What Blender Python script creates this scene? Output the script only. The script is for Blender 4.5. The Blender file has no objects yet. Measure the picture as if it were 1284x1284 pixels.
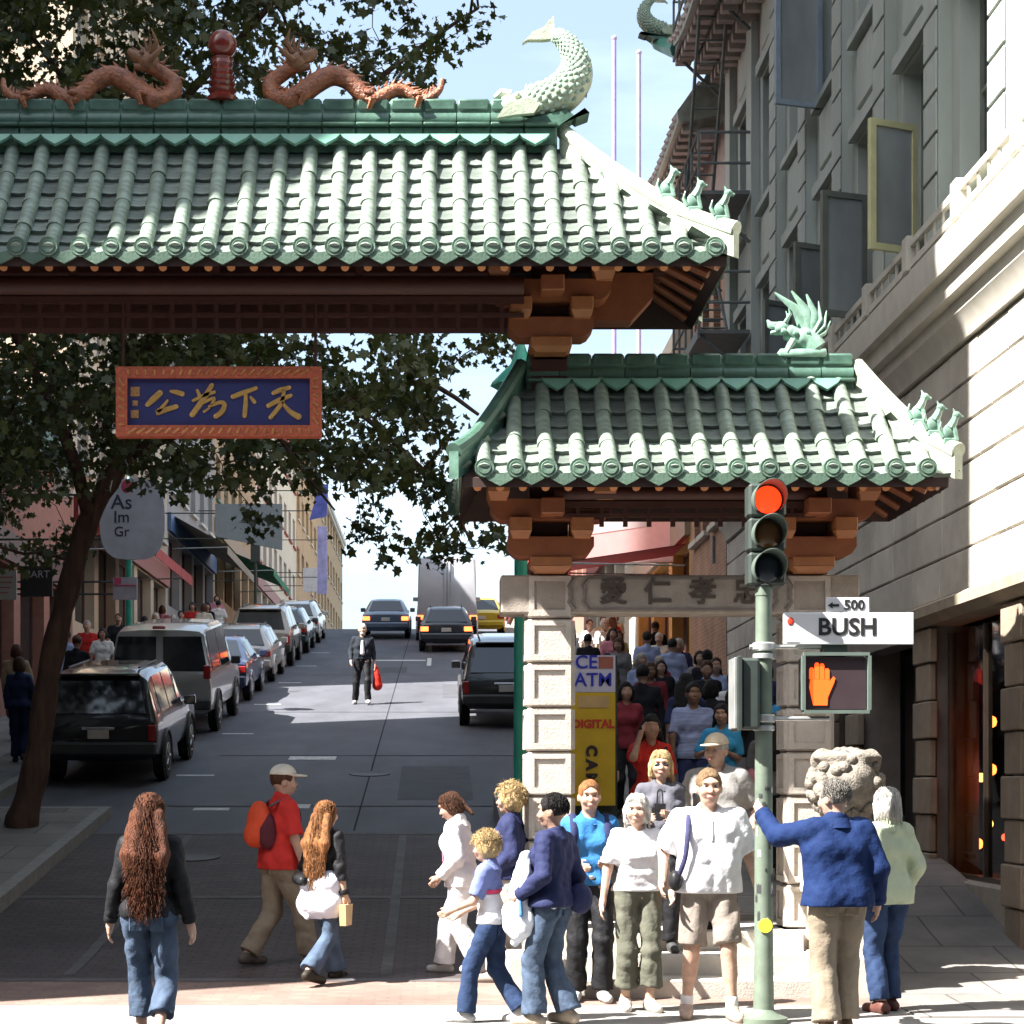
import bpy, bmesh, math, random
import numpy as np
from mathutils import Vector, Matrix, Euler
random.seed(7); np.random.seed(7)
R = math.radians
S = bpy.context.scene
C = S.collection
# ------------------------------------------------------------------ camera
F = 2400.0                                   # focal length in photograph pixels (1284 wide)
cam = bpy.data.cameras.new('camera'); camo = bpy.data.objects.new('camera', cam); C.objects.link(camo)
camo.location = (0, 0, 1.7); camo.rotation_euler = (R(90), 0, 0)
cam.sensor_width = 36; cam.lens = 36*F/1284
cam.shift_x = (642-550)/1284; cam.shift_y = (985-642)/1284
cam.clip_start = 0.1; cam.clip_end = 3000
S.camera = camo
# ------------------------------------------------------------------ sky and sun
SUN_EL = 50.0; SUN_AZ = 246.4                # azimuth clockwise from +Y (up the street)
w = bpy.data.worlds.new('World'); S.world = w; w.use_nodes = True
nt = w.node_tree; bg = nt.nodes['Background']
sky = nt.nodes.new('ShaderNodeTexSky'); sky.sky_type = 'NISHITA'; sky.sun_disc = False
sky.sun_elevation = R(SUN_EL); sky.sun_rotation = R(SUN_AZ); sky.altitude = 10
sky.air_density = 1.0; sky.dust_density = 3.0; sky.ozone_density = 1.0
tc = nt.nodes.new('ShaderNodeTexCoord'); mp = nt.nodes.new('ShaderNodeMapping'); mp.inputs['Scale'].default_value = (1.2, 1.2, 5.0)
nz = nt.nodes.new('ShaderNodeTexNoise'); nz.inputs['Scale'].default_value = 2.2; nz.inputs['Detail'].default_value = 6; nz.inputs['Roughness'].default_value = .55
cr = nt.nodes.new('ShaderNodeValToRGB'); cr.color_ramp.elements[0].position = .42; cr.color_ramp.elements[1].position = .72
cr.color_ramp.elements[0].color = (.17, .17, .17, 1); cr.color_ramp.elements[1].color = (.6, .6, .6, 1)
mx = nt.nodes.new('ShaderNodeMixRGB'); mx.inputs['Color2'].default_value = (6.4, 7.6, 8.2, 1)
nt.links.new(tc.outputs['Generated'], mp.inputs['Vector']); nt.links.new(mp.outputs['Vector'], nz.inputs['Vector'])
nt.links.new(nz.outputs['Fac'], cr.inputs['Fac']); nt.links.new(cr.outputs['Color'], mx.inputs['Fac'])
nt.links.new(sky.outputs['Color'], mx.inputs['Color1']); nt.links.new(mx.outputs['Color'], bg.inputs['Color'])
bg.inputs['Strength'].default_value = 0.062
sl = bpy.data.lights.new('sun', 'SUN'); sl.energy = 5.0; sl.angle = R(.5); sl.color = (1, .965, .91)
so = bpy.data.objects.new('sun', sl); C.objects.link(so)
az = R(SUN_AZ); el = R(SUN_EL)
sdir = Vector((math.sin(az)*math.cos(el), math.cos(az)*math.cos(el), math.sin(el)))   # towards the sun
so.rotation_euler = sdir.to_track_quat('Z', 'Y').to_euler(); so.location = sdir*60
S.view_settings.view_transform = 'Standard'; S.view_settings.look = 'None'
S.view_settings.exposure = 2.2; S.view_settings.gamma = 1.0; S.view_settings.use_curve_mapping = False
S.cycles.max_bounces = 6; S.cycles.transparent_max_bounces = 6; S.cycles.caustics_reflective = False; S.cycles.caustics_refractive = False

# ------------------------------------------------------------------ helpers
def tag(o, label=None, cat=None, group=None, kind=None):
    if label: o['label'] = label
    if cat: o['category'] = cat
    if group: o['group'] = group
    if kind: o['kind'] = kind
    return o
def empty(name, loc=(0, 0, 0), rz=0, label=None, cat=None, group=None):
    o = bpy.data.objects.new(name, None); C.objects.link(o); o.empty_display_size = .2
    o.location = loc; o.rotation_euler = (0, 0, rz)
    return tag(o, label, cat, group)
def link(name, me, parent=None, mtx=None):
    o = bpy.data.objects.new(name, me); C.objects.link(o)
    if parent is not None: o.parent = parent
    if mtx is not None: o.matrix_basis = mtx
    return o
MATS = {}
def M(name, col, rough=.6, metal=0.0, var=.15, scale=6.0, bump=0.0, bscale=40.0, rnd=0.0, spec=.5, stain=0.0, stretch=(1, 1, 1), coat=0.0):
    if name in MATS: return MATS[name]
    m = bpy.data.materials.new(name); m.use_nodes = True; t = m.node_tree; L = t.links.new
    b = t.nodes['Principled BSDF']
    b.inputs['Roughness'].default_value = rough; b.inputs['Metallic'].default_value = metal
    b.inputs['Specular IOR Level'].default_value = spec; b.inputs['Coat Weight'].default_value = coat
    tc = t.nodes.new('ShaderNodeTexCoord'); mp = t.nodes.new('ShaderNodeMapping'); mp.inputs['Scale'].default_value = stretch
    L(tc.outputs['Object'], mp.inputs['Vector'])
    n = t.nodes.new('ShaderNodeTexNoise'); n.inputs['Scale'].default_value = scale; n.inputs['Detail'].default_value = 5
    L(mp.outputs['Vector'], n.inputs['Vector'])
    mr = t.nodes.new('ShaderNodeMapRange'); mr.inputs['From Min'].default_value = .25; mr.inputs['From Max'].default_value = .75
    mr.inputs['To Min'].default_value = 1-var; mr.inputs['To Max'].default_value = 1+var
    L(n.outputs['Fac'], mr.inputs['Value'])
    val = mr.outputs['Result']
    if rnd:
        oi = t.nodes.new('ShaderNodeObjectInfo'); r2 = t.nodes.new('ShaderNodeMapRange')
        r2.inputs['To Min'].default_value = 1-rnd; r2.inputs['To Max'].default_value = 1+rnd
        L(oi.outputs['Random'], r2.inputs['Value']); mu = t.nodes.new('ShaderNodeMath'); mu.operation = 'MULTIPLY'
        L(val, mu.inputs[0]); L(r2.outputs['Result'], mu.inputs[1]); val = mu.outputs['Value']
    hs = t.nodes.new('ShaderNodeMixRGB'); hs.blend_type = 'MULTIPLY'; hs.inputs['Fac'].default_value = 1
    hs.inputs['Color1'].default_value = (*col, 1); L(val, hs.inputs['Color2'])
    out = hs.outputs['Color']
    if stain:
        n3 = t.nodes.new('ShaderNodeTexNoise'); n3.inputs['Scale'].default_value = scale*.3; n3.inputs['Detail'].default_value = 8; n3.inputs['Roughness'].default_value = .7
        L(mp.outputs['Vector'], n3.inputs['Vector'])
        cr = t.nodes.new('ShaderNodeValToRGB'); cr.color_ramp.elements[0].position = .46; cr.color_ramp.elements[1].position = .66
        cr.color_ramp.elements[0].color = (0, 0, 0, 1); cr.color_ramp.elements[1].color = (stain, stain, stain, 1)
        L(n3.outputs['Fac'], cr.inputs['Fac'])
        m2 = t.nodes.new('ShaderNodeMixRGB'); m2.inputs['Color2'].default_value = (col[0]*.35, col[1]*.33, col[2]*.3, 1)
        L(cr.outputs['Color'], m2.inputs['Fac']); L(out, m2.inputs['Color1']); out = m2.outputs['Color']
    L(out, b.inputs['Base Color'])
    if bump:
        n2 = t.nodes.new('ShaderNodeTexNoise'); n2.inputs['Scale'].default_value = bscale; n2.inputs['Detail'].default_value = 4
        L(mp.outputs['Vector'], n2.inputs['Vector'])
        bp = t.nodes.new('ShaderNodeBump'); bp.inputs['Strength'].default_value = bump; bp.inputs['Distance'].default_value = .02
        L(n2.outputs['Fac'], bp.inputs['Height']); L(bp.outputs['Normal'], b.inputs['Normal'])
    MATS[name] = m; return m
def Memit(name, col, s):
    if name in MATS: return MATS[name]
    m = bpy.data.materials.new(name); m.use_nodes = True; b = m.node_tree.nodes['Principled BSDF']
    b.inputs['Base Color'].default_value = (*col, 1); b.inputs['Emission Color'].default_value = (*col, 1); b.inputs['Emission Strength'].default_value = s
    MATS[name] = m; return m
def Mbrick(name, c1, c2, mortar, sx, sy, msize=.02, rough=.8, axes='xy', bump=.3):
    """brick / slab paving too fine to build piece by piece"""
    if name in MATS: return MATS[name]
    m = bpy.data.materials.new(name); m.use_nodes = True; t = m.node_tree; L = t.links.new
    b = t.nodes['Principled BSDF']; b.inputs['Roughness'].default_value = rough
    tc = t.nodes.new('ShaderNodeTexCoord'); mp = t.nodes.new('ShaderNodeMapping')
    if axes == 'yz': mp.inputs['Rotation'].default_value = (0, R(-90), R(-90))
    if axes == 'xz': mp.inputs['Rotation'].default_value = (R(90), 0, 0)
    L(tc.outputs['Object'], mp.inputs['Vector'])
    bk = t.nodes.new('ShaderNodeTexBrick'); bk.inputs['Color1'].default_value = (*c1, 1); bk.inputs['Color2'].default_value = (*c2, 1)
    bk.inputs['Mortar'].default_value = (*mortar, 1); bk.inputs['Scale'].default_value = 1
    bk.inputs['Brick Width'].default_value = sx; bk.inputs['Row Height'].default_value = sy; bk.inputs['Mortar Size'].default_value = msize*sy
    L(mp.outputs['Vector'], bk.inputs['Vector'])
    n = t.nodes.new('ShaderNodeTexNoise'); n.inputs['Scale'].default_value = 1.3; n.inputs['Detail'].default_value = 9; n.inputs['Roughness'].default_value = .65
    L(tc.outputs['Object'], n.inputs['Vector'])
    mr = t.nodes.new('ShaderNodeMapRange'); mr.inputs['From Min'].default_value = .3; mr.inputs['From Max'].default_value = .7; mr.inputs['To Min'].default_value = .68; mr.inputs['To Max'].default_value = 1.22
    L(n.outputs['Fac'], mr.inputs['Value'])
    x = t.nodes.new('ShaderNodeMixRGB'); x.blend_type = 'MULTIPLY'; x.inputs['Fac'].default_value = 1
    L(bk.outputs['Color'], x.inputs['Color1']); L(mr.outputs['Result'], x.inputs['Color2']); L(x.outputs['Color'], b.inputs['Base Color'])
    if bump:
        bp = t.nodes.new('ShaderNodeBump'); bp.inputs['Strength'].default_value = bump; bp.inputs['Distance'].default_value = .01; bp.invert = True
        L(bk.outputs['Fac'], bp.inputs['Height']); L(bp.outputs['Normal'], b.inputs['Normal'])
    MATS[name] = m; return m

class MB:
    """collects shapes, builds ONE mesh object"""
    def __init__(s): s.v = []; s.f = []
    def add(s, vs, fs):
        n = len(s.v); s.v += [tuple(p) for p in vs]; s.f += [tuple(i+n for i in f) for f in fs]; return s
    def box(s, x0, x1, y0, y1, z0, z1, bev=0):
        if bev:
            b = bev; vs = []
            for z, ins in ((z0, b), (z0+b, 0), (z1-b, 0), (z1, b)):
                a, c, d, e = x0+ins, x1-ins, y0+ins, y1-ins
                k = b if ins == 0 else b*.01
                vs += [(a+k, d, z), (c-k, d, z), (c, d+k, z), (c, e-k, z), (c-k, e, z), (a+k, e, z), (a, e-k, z), (a, d+k, z)]
            fs = [tuple(range(7, -1, -1)), tuple(range(24, 32))]
            for l in range(3):
                for i in range(8): j = (i+1) % 8; fs.append((l*8+i, l*8+j, l*8+8+j, l*8+8+i))
            return s.add(vs, fs)
        return s.add([(x0, y0, z0), (x1, y0, z0), (x1, y1, z0), (x0, y1, z0), (x0, y0, z1), (x1, y0, z1), (x1, y1, z1), (x0, y1, z1)],
                     [(0, 3, 2, 1), (4, 5, 6, 7), (0, 1, 5, 4), (1, 2, 6, 5), (2, 3, 7, 6), (3, 0, 4, 7)])
    def hexa(s, p):            # 8 points: bottom ring then top ring
        return s.add(p, [(0, 3, 2, 1), (4, 5, 6, 7), (0, 1, 5, 4), (1, 2, 6, 5), (2, 3, 7, 6), (3, 0, 4, 7)])
    def tube(s, pts, rad, n=8, cap=True, sq=1.0):
        pts = [Vector(p) for p in pts]
        if not hasattr(rad, '__len__'): rad = [rad]*len(pts)
        up = None; rings = []
        for i, p in enumerate(pts):
            d = (pts[min(i+1, len(pts)-1)]-pts[max(i-1, 0)]).normalized()
            if up is None:
                up = Vector((0, 0, 1)) if abs(d.z) < .9 else Vector((0, 1, 0))
            a = d.cross(up); 
            if a.length < 1e-5: a = d.orthogonal()
            a.normalize(); b = a.cross(d).normalized(); up = b
            rings.append([p+a*math.cos(2*math.pi*k/n)*rad[i]+b*math.sin(2*math.pi*k/n)*rad[i]*sq for k in range(n)])
        vs = [q for r in rings for q in r]; fs = []
        for i in range(len(pts)-1):
            for k in range(n):
                j = (k+1) % n; fs.append((i*n+k, i*n+j, i*n+n+j, i*n+n+k))
        if cap: fs += [tuple(range(n-1, -1, -1)), tuple((len(pts)-1)*n+k for k in range(n))]
        return s.add(vs, fs)
    def lathe(s, prof, c=(0, 0, 0), n=16, axis='z'):
        vs = []; fs = []
        for r, h in prof:
            for k in range(n):
                a = 2*math.pi*k/n; x, y = r*math.cos(a), r*math.sin(a)
                q = {'z': (x, y, h), 'x': (h, x, y), 'y': (y, h, x)}[axis]
                vs.append((c[0]+q[0], c[1]+q[1], c[2]+q[2]))
        for i in range(len(prof)-1):
            for k in range(n):
                j = (k+1) % n; fs.append((i*n+k, i*n+j, i*n+n+j, i*n+n+k))
        fs += [tuple(range(n-1, -1, -1)), tuple((len(prof)-1)*n+k for k in range(n))]
        return s.add(vs, fs)
    def prism(s, poly, d0, d1, axis='y'):
        """poly in the plane across axis, extruded from d0 to d1"""
        n = len(poly); q = {'y': lambda a, b, d: (a, d, b), 'x': lambda a, b, d: (d, a, b), 'z': lambda a, b, d: (a, b, d)}[axis]
        vs = [q(a, b, d0) for a, b in poly]+[q(a, b, d1) for a, b in poly]
        return s.add(vs, [tuple(range(n)), tuple(range(2*n-1, n-1, -1))]+[(i, n+i, n+(i+1) % n, (i+1) % n) for i in range(n)])
    def ball(s, c, r, n=10, m=6):
        if not hasattr(r, '__len__'): r = (r, r, r)
        vs = [(c[0], c[1], c[2]-r[2])]; fs = []
        for i in range(1, m):
            t = math.pi*i/m
            for k in range(n):
                a = 2*math.pi*k/n; vs.append((c[0]+r[0]*math.sin(t)*math.cos(a), c[1]+r[1]*math.sin(t)*math.sin(a), c[2]-r[2]*math.cos(t)))
        vs.append((c[0], c[1], c[2]+r[2]))
        for k in range(n): fs.append((0, 1+(k+1) % n, 1+k)); fs.append((len(vs)-1, 1+(m-2)*n+k, 1+(m-2)*n+(k+1) % n))
        for i in range(m-2):
            for k in range(n): j = (k+1) % n; fs.append((1+i*n+k, 1+i*n+j, 1+i*n+n+j, 1+i*n+n+k))
        return s.add(vs, fs)
    def xform(s, mtx):
        s.v = [tuple(mtx @ Vector(p)) for p in s.v]; return s
    def mesh(s, name, mat, smooth=35):
        me = bpy.data.meshes.new(name); me.from_pydata(s.v, [], s.f); me.update()
        bm = bmesh.new(); bm.from_mesh(me); bmesh.ops.recalc_face_normals(bm, faces=bm.faces); bm.to_mesh(me); bm.free()
        me.materials.append(mat)
        if smooth:
            me.polygons.foreach_set('use_smooth', [True]*len(me.polygons))
            if smooth < 180: me.set_sharp_from_angle(angle=R(smooth))
        return me
    def build(s, name, mat, parent=None, smooth=35, origin=None):
        """origin: world position of the parent Empty (verts are then given in world space)"""
        if origin is not None:
            o0 = Vector(origin); s.v = [(p[0]-o0.x, p[1]-o0.y, p[2]-o0.z) for p in s.v]
        return link(name, s.mesh(name, mat, smooth), parent)
def struct(o): return tag(o, kind='structure')
def copy_tree(o, parent=None):
    c = o.copy(); C.objects.link(c)
    if parent is not None: c.parent = parent
    for ch in o.children: copy_tree(ch, c)
    return c
def text_mesh(name, body, size, depth, mat, parent, mtx, align='CENTER', bold=0.0, sx=1.0):
    cu = bpy.data.curves.new(name, 'FONT'); cu.body = body; cu.size = size; cu.extrude = depth; cu.align_x = align; cu.align_y = 'CENTER'; cu.offset = bold
    cu.resolution_u = 3
    t = bpy.data.objects.new(name+'_c', cu); C.objects.link(t)
    me = bpy.data.meshes.new_from_object(t.evaluated_get(bpy.context.evaluated_depsgraph_get()))
    bpy.data.objects.remove(t); me.name = name; me.materials.clear(); me.materials.append(mat)
    if sx != 1.0: me.transform(Matrix.Diagonal((sx, 1, 1, 1)))
    return link(name, me, parent, mtx)
FRONT = Matrix.Rotation(R(90), 4, 'X')      # text upright, read from -Y
def T(x, y, z): return Matrix.Translation((x, y, z))
def W(px, py, Z): return ((px-550)/F*Z, Z, 1.7+(985-py)/F*Z)
def sm(a, b, x):
    t = min(1, max(0, (x-a)/(b-a))); return t*t*(3-2*t)
# terrain of the street: flat junction, then a long climb to a crest
GR = .13
def road_z(y):
    if y < 14: return 0.0
    if y < 18: return GR*(y-14)**2/8
    if y < 76: return GR*(y-16)
    if y < 92: return GR*(y-16)-.16*(y-76)**2/32
    return GR*76-.16*8-.03*(y-92)
def walk_r(y):                                # right pavement behind the gate steps
    return road_z(y)+.15+.26*(1-sm(17, 34, y))
def walk_l(y): return road_z(y)+.15
# ------------------------------------------------------------------ the ground and the street
def strip(name, x0, x1, y0, y1, zf, mat, step=1.0, skirt=0.0, lift=0.0):
    n = max(2, int((y1-y0)/step)+1); vs = []; fs = []
    for i in range(n):
        y = y0+(y1-y0)*i/(n-1); z = zf(y)+lift
        a = x0(y) if callable(x0) else x0; b = x1(y) if callable(x1) else x1
        vs += [(a, y, z-skirt), (a, y, z), (b, y, z), (b, y, z-skirt)] if skirt else [(a, y, z), (b, y, z)]
    k = 4 if skirt else 2
    for i in range(n-1):
        for j in range(k-1): fs.append((i*k+j, i*k+j+1, (i+1)*k+j+1, (i+1)*k+j))
    if skirt: fs += [(0, 1, 2, 3), tuple((n-1)*k+j for j in (3, 2, 1, 0))]
    return struct(MB().add(vs, fs).build(name, mat, smooth=20))
asphalt = M('asphalt', (.078, .080, .096), .75, var=.25, scale=1.5, bump=.4, bscale=150, stain=.3, stretch=(1, .35, 1))
asphalt2 = M('asphalt_bush', (.07, .07, .072), .85, var=.2, scale=2, bump=.4, bscale=150)
concrete = M('concrete', (.27, .255, .235), .85, var=.16, scale=2.2, bump=.2, bscale=60, stain=.35)
kerbm = M('kerb_granite', (.24, .23, .22), .8, var=.2, scale=9, bump=.2, bscale=90)
brickpave = Mbrick('brick_paving', (.085, .060, .058), (.062, .047, .048), (.04, .036, .037), .20, .10, .12)
brickpale = Mbrick('crosswalk_brick', (.235, .15, .12), (.185, .115, .095), (.15, .12, .10), .20, .10, .12)
slab = Mbrick('pavement_slabs', (.21, .195, .18), (.175, .165, .155), (.085, .08, .075), .9, .9, .012, .85)
terrain = M('terrain', (.12, .12, .11), .95)
strip('ground', -600, 600, -200, 1500, road_z, terrain, 2.0, lift=-.08)
strip('road_bush_street', -60, 60, -8, 12.6, lambda y: 0, asphalt2, 5, lift=-.004)
strip('crosswalk_concrete', -14, 12, 12.6, 14.72, road_z, concrete, .5, lift=0)
strip('crosswalk_brick', -4.55, 3.52, 14.72, 15.98, road_z, brickpale, .2, lift=0)
strip('brick_paving', -4.4, .75, 15.98, 24.4, road_z, brickpave, .5, lift=0)
strip('road', -6.25, 2.52, 24.4, 300, road_z, asphalt, 1.0, lift=0)
bandm = M('band_granite', (.095, .088, .09), .8, var=.25, scale=6, stain=.3)
# granite bands across the brick apron
for y0 in (15.98, 20.0, 24.3):
    strip('paving_band', -4.39, .74, y0, y0+.14, road_z, bandm, .07, lift=.004)
for x0 in (-3.2, -.5):
    strip('paving_band', x0, x0+.10, 16.3, 24.2, road_z, bandm, .5, lift=.0045)
# pavements with kerbs
pl = strip('pavement_left', -8.9, -4.55, 13.2, 25.6, lambda y: walk_l(y) if y > 16 else .15*sm(13.2, 16, y)+road_z(y), slab, .4, .4)
strip('pavement_left_upper', -8.9, -6.4, 25.6, 300, walk_l, slab, 1, .4)
strip('kerb_left', -4.55, -4.4, 14.4, 25.6, lambda y: (walk_l(y) if y > 16 else .15*sm(13.2, 16, y)+road_z(y))+.004, kerbm, .4, .4)
strip('kerb_left_return', -6.4, -4.4, 25.602, 25.75, lambda y: walk_l(y)+.002, kerbm, .14, .4)
strip('kerb_left_upper', -6.4, -6.25, 25.752, 300, lambda y: walk_l(y)+.004, kerbm, 1, .4)
strip('pavement_right', .9, 3.52, 17.0, 26.0, lambda y: max(.5, walk_r(y)), slab, .5, .6)
strip('pavement_right_upper', 2.67, 5.28, 26.0, 300, walk_r, slab, 1, .5)
strip('pavement_right_side', 3.52, 5.28, 14.0, 26.0, lambda y: .012+walk_r(y)*sm(14.6, 20, y), slab, .3, .4)
strip('kerb_right', .75, .9, 16.45, 26.0, lambda y: max(.5, walk_r(y))+.004, kerbm, .4, .6)
strip('kerb_right_return', .75, 2.67, 26.002, 26.15, lambda y: walk_r(y)+.006, kerbm, .14, .5)
strip('kerb_right_upper', 2.52, 2.67, 26.152, 300, lambda y: walk_r(y)+.004, kerbm, 1, .5)
# painted marks: parking ticks, lane line, stop bar
paint = M('road_paint', (.55, .55, .53), .7, var=.3, scale=14, stain=.5)
def mark(x0, x1, y0, y1, name='road_marking'):
    return strip(name, x0, x1, y0, y1, road_z, paint, .6, lift=.006)
for y in (30.2, 36.6, 43.0, 49.4, 55.8, 62.2): mark(-4.15, -3.55, y, y+.16)
mark(-2.55, -1.75, 32.4, 32.9); mark(-2.5, -1.8, 26.6, 27.0); mark(-3.4, -2.9, 26.4, 26.65)
for y in (56, 63, 70): mark(-.35, -.22, y, y+3.5)
mark(-2.6, -.4, 58.2, 58.7)
patchm = M('asphalt_patch', (.060, .061, .072), .85, var=.2, scale=3, bump=.3, bscale=120); tar = M('tar_seam', (.035, .035, .038), .95, spec=.05)
for x0, x1, y0, y1 in ((-.6, .5, 27.5, 31.5), (-1.9, -.9, 53, 55.5), (.1, 1.1, 45, 49)):
    strip('road_patch', x0, x1, y0, y1, road_z, patchm, .6, lift=.0035)
strip('tar_seam', -1.1, -1.078, 24.6, 75, road_z, tar, .8, lift=.005)
for y in (26.8, 33.0, 41.2, 52.3): strip('tar_seam', -3.8, 2.2, y, y+.05, road_z, tar, .05, lift=.0055)
# manhole covers
for x, y in ((-1.1, 30.5), (-2.9, 22.6)):
    mh = MB(); mh.lathe([(.33, 0), (.33, .012), (.28, .012), (.27, .008), (.02, .008)], n=20)
    o = struct(mh.build('manhole_cover', M('cast_iron', (.05, .045, .04), .6, .4, bump=.3, bscale=60)))
    o.location = (x, y, road_z(y)-.001); o.rotation_euler = (math.atan(GR), 0, 0)
# ------------------------------------------------------------------ the dragon gate
GX, GY = -1.83, 16.2
gate = empty('dragon_gate', (GX, GY, 0), 0, 'pagoda style stone gate with green tiled roofs and orange brackets across the street', 'gate')
GO = (GX, GY, 0)
glaze = M('green_glaze', (.22, .275, .225), .36, var=.3, scale=9, bump=.2, bscale=30, rnd=.2, spec=.55, stain=.6)
glazeD = M('green_glaze_pan', (.16, .19, .165), .5, var=.35, scale=10, bump=.2, bscale=30, rnd=.32, stain=.75)
glazeE = M('green_glaze_eave_shaded', (.10, .16, .12), .38, var=.35, scale=12, bump=.2, bscale=40, rnd=.2, stain=.4)  # darker than the barrel glaze; shade on eave faces is in the colour
glazeR = M('green_glaze_ridge', (.07, .14, .105), .34, var=.4, scale=7, bump=.15, bscale=25, rnd=.16, stain=.45)
glazeP = M('pale_glaze', (.42, .47, .36), .4, var=.2, scale=9, bump=.25, bscale=40, stain=.35)
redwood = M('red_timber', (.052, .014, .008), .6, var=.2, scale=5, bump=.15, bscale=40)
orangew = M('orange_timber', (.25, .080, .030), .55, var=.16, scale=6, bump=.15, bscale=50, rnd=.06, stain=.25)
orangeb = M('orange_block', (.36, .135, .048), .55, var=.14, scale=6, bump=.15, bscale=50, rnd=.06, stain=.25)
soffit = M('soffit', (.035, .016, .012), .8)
stoneg = M('gate_stone', (.50, .45, .395), .8, var=.13, scale=7, bump=.3, bscale=70, rnd=.05, stain=.22)
stoned = M('gate_stone_dark', (.20, .17, .15), .85, var=.15, scale=7)
terra = M('terracotta_glaze', (.27, .085, .033), .45, var=.5, scale=16, bump=1.0, bscale=38, spec=.6, stain=.3)
redball = M('oxblood_glaze', (.17, .022, .014), .2, var=.25, scale=10, spec=.7)
def gpart(mb, name, mat, parent=gate, smooth=35): return mb.build(name, mat, parent, smooth, origin=GO)
def Tg(x, y, z): return T(x-GX, y-GY, z)

P_ = .251
def pan_mesh():
    w = P_*.5; b = MB(); vs = []; xs = [-w, -w*.5, 0, w*.5, w]
    for y, up in ((0, .034), (1.12, 0)):
        for x in xs: vs.append((x, y, up+.03*(x/w)**2))
    for x in xs: vs.append((x, 0, -.012+.03*(x/w)**2))
    fs = [(i, i+1, 6+i, 5+i) for i in range(4)]+[(10+i, 11+i, i+1, i) for i in range(4)]
    return b.add(vs, fs).mesh('pan_tile', glazeD, 40)
def barrel_mesh():
    vs = []; n = 8; rings = ((0, .069), (.06, .069), (.065, .064), (1.0, .062))
    for y, r in rings:
        for k in range(n+1):
            a = math.pi*k/n; vs.append((-r*math.cos(a), y, .02+r*math.sin(a)*1.05))
    fs = [(i*9+k, i*9+k+1, (i+1)*9+k+1, (i+1)*9+k) for i in range(3) for k in range(n)]+[tuple(range(8, -1, -1))]
    return MB().add(vs, fs).mesh('barrel_tile', glaze, 40)
def disc_mesh():
    b = MB(); b.lathe([(.0, -.012), (.05, -.018), (.056, -.008), (.074, -.012), (.078, 0), (.078, .05)], c=(0, 0, .03), n=14, axis='y')
    return b.mesh('eave_disc', glazeE, 40)
def drip_mesh():
    w = P_*.5; poly = [(-w, .05), (-w, .0), (-w*.75, -.035), (-w*.4, -.06), (0, -.085), (w*.4, -.06), (w*.75, -.035), (w, 0), (w, .05), (w*.5, .02), (0, .008), (-w*.5, .02)]
    return MB().prism(poly, -.012, .012).mesh('drip_tile', glazeE, 30)
TM = dict(pan_tile=pan_mesh(), barrel_tile=barrel_mesh(), eave_disc=disc_mesh(), drip_tile=drip_mesh())

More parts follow.
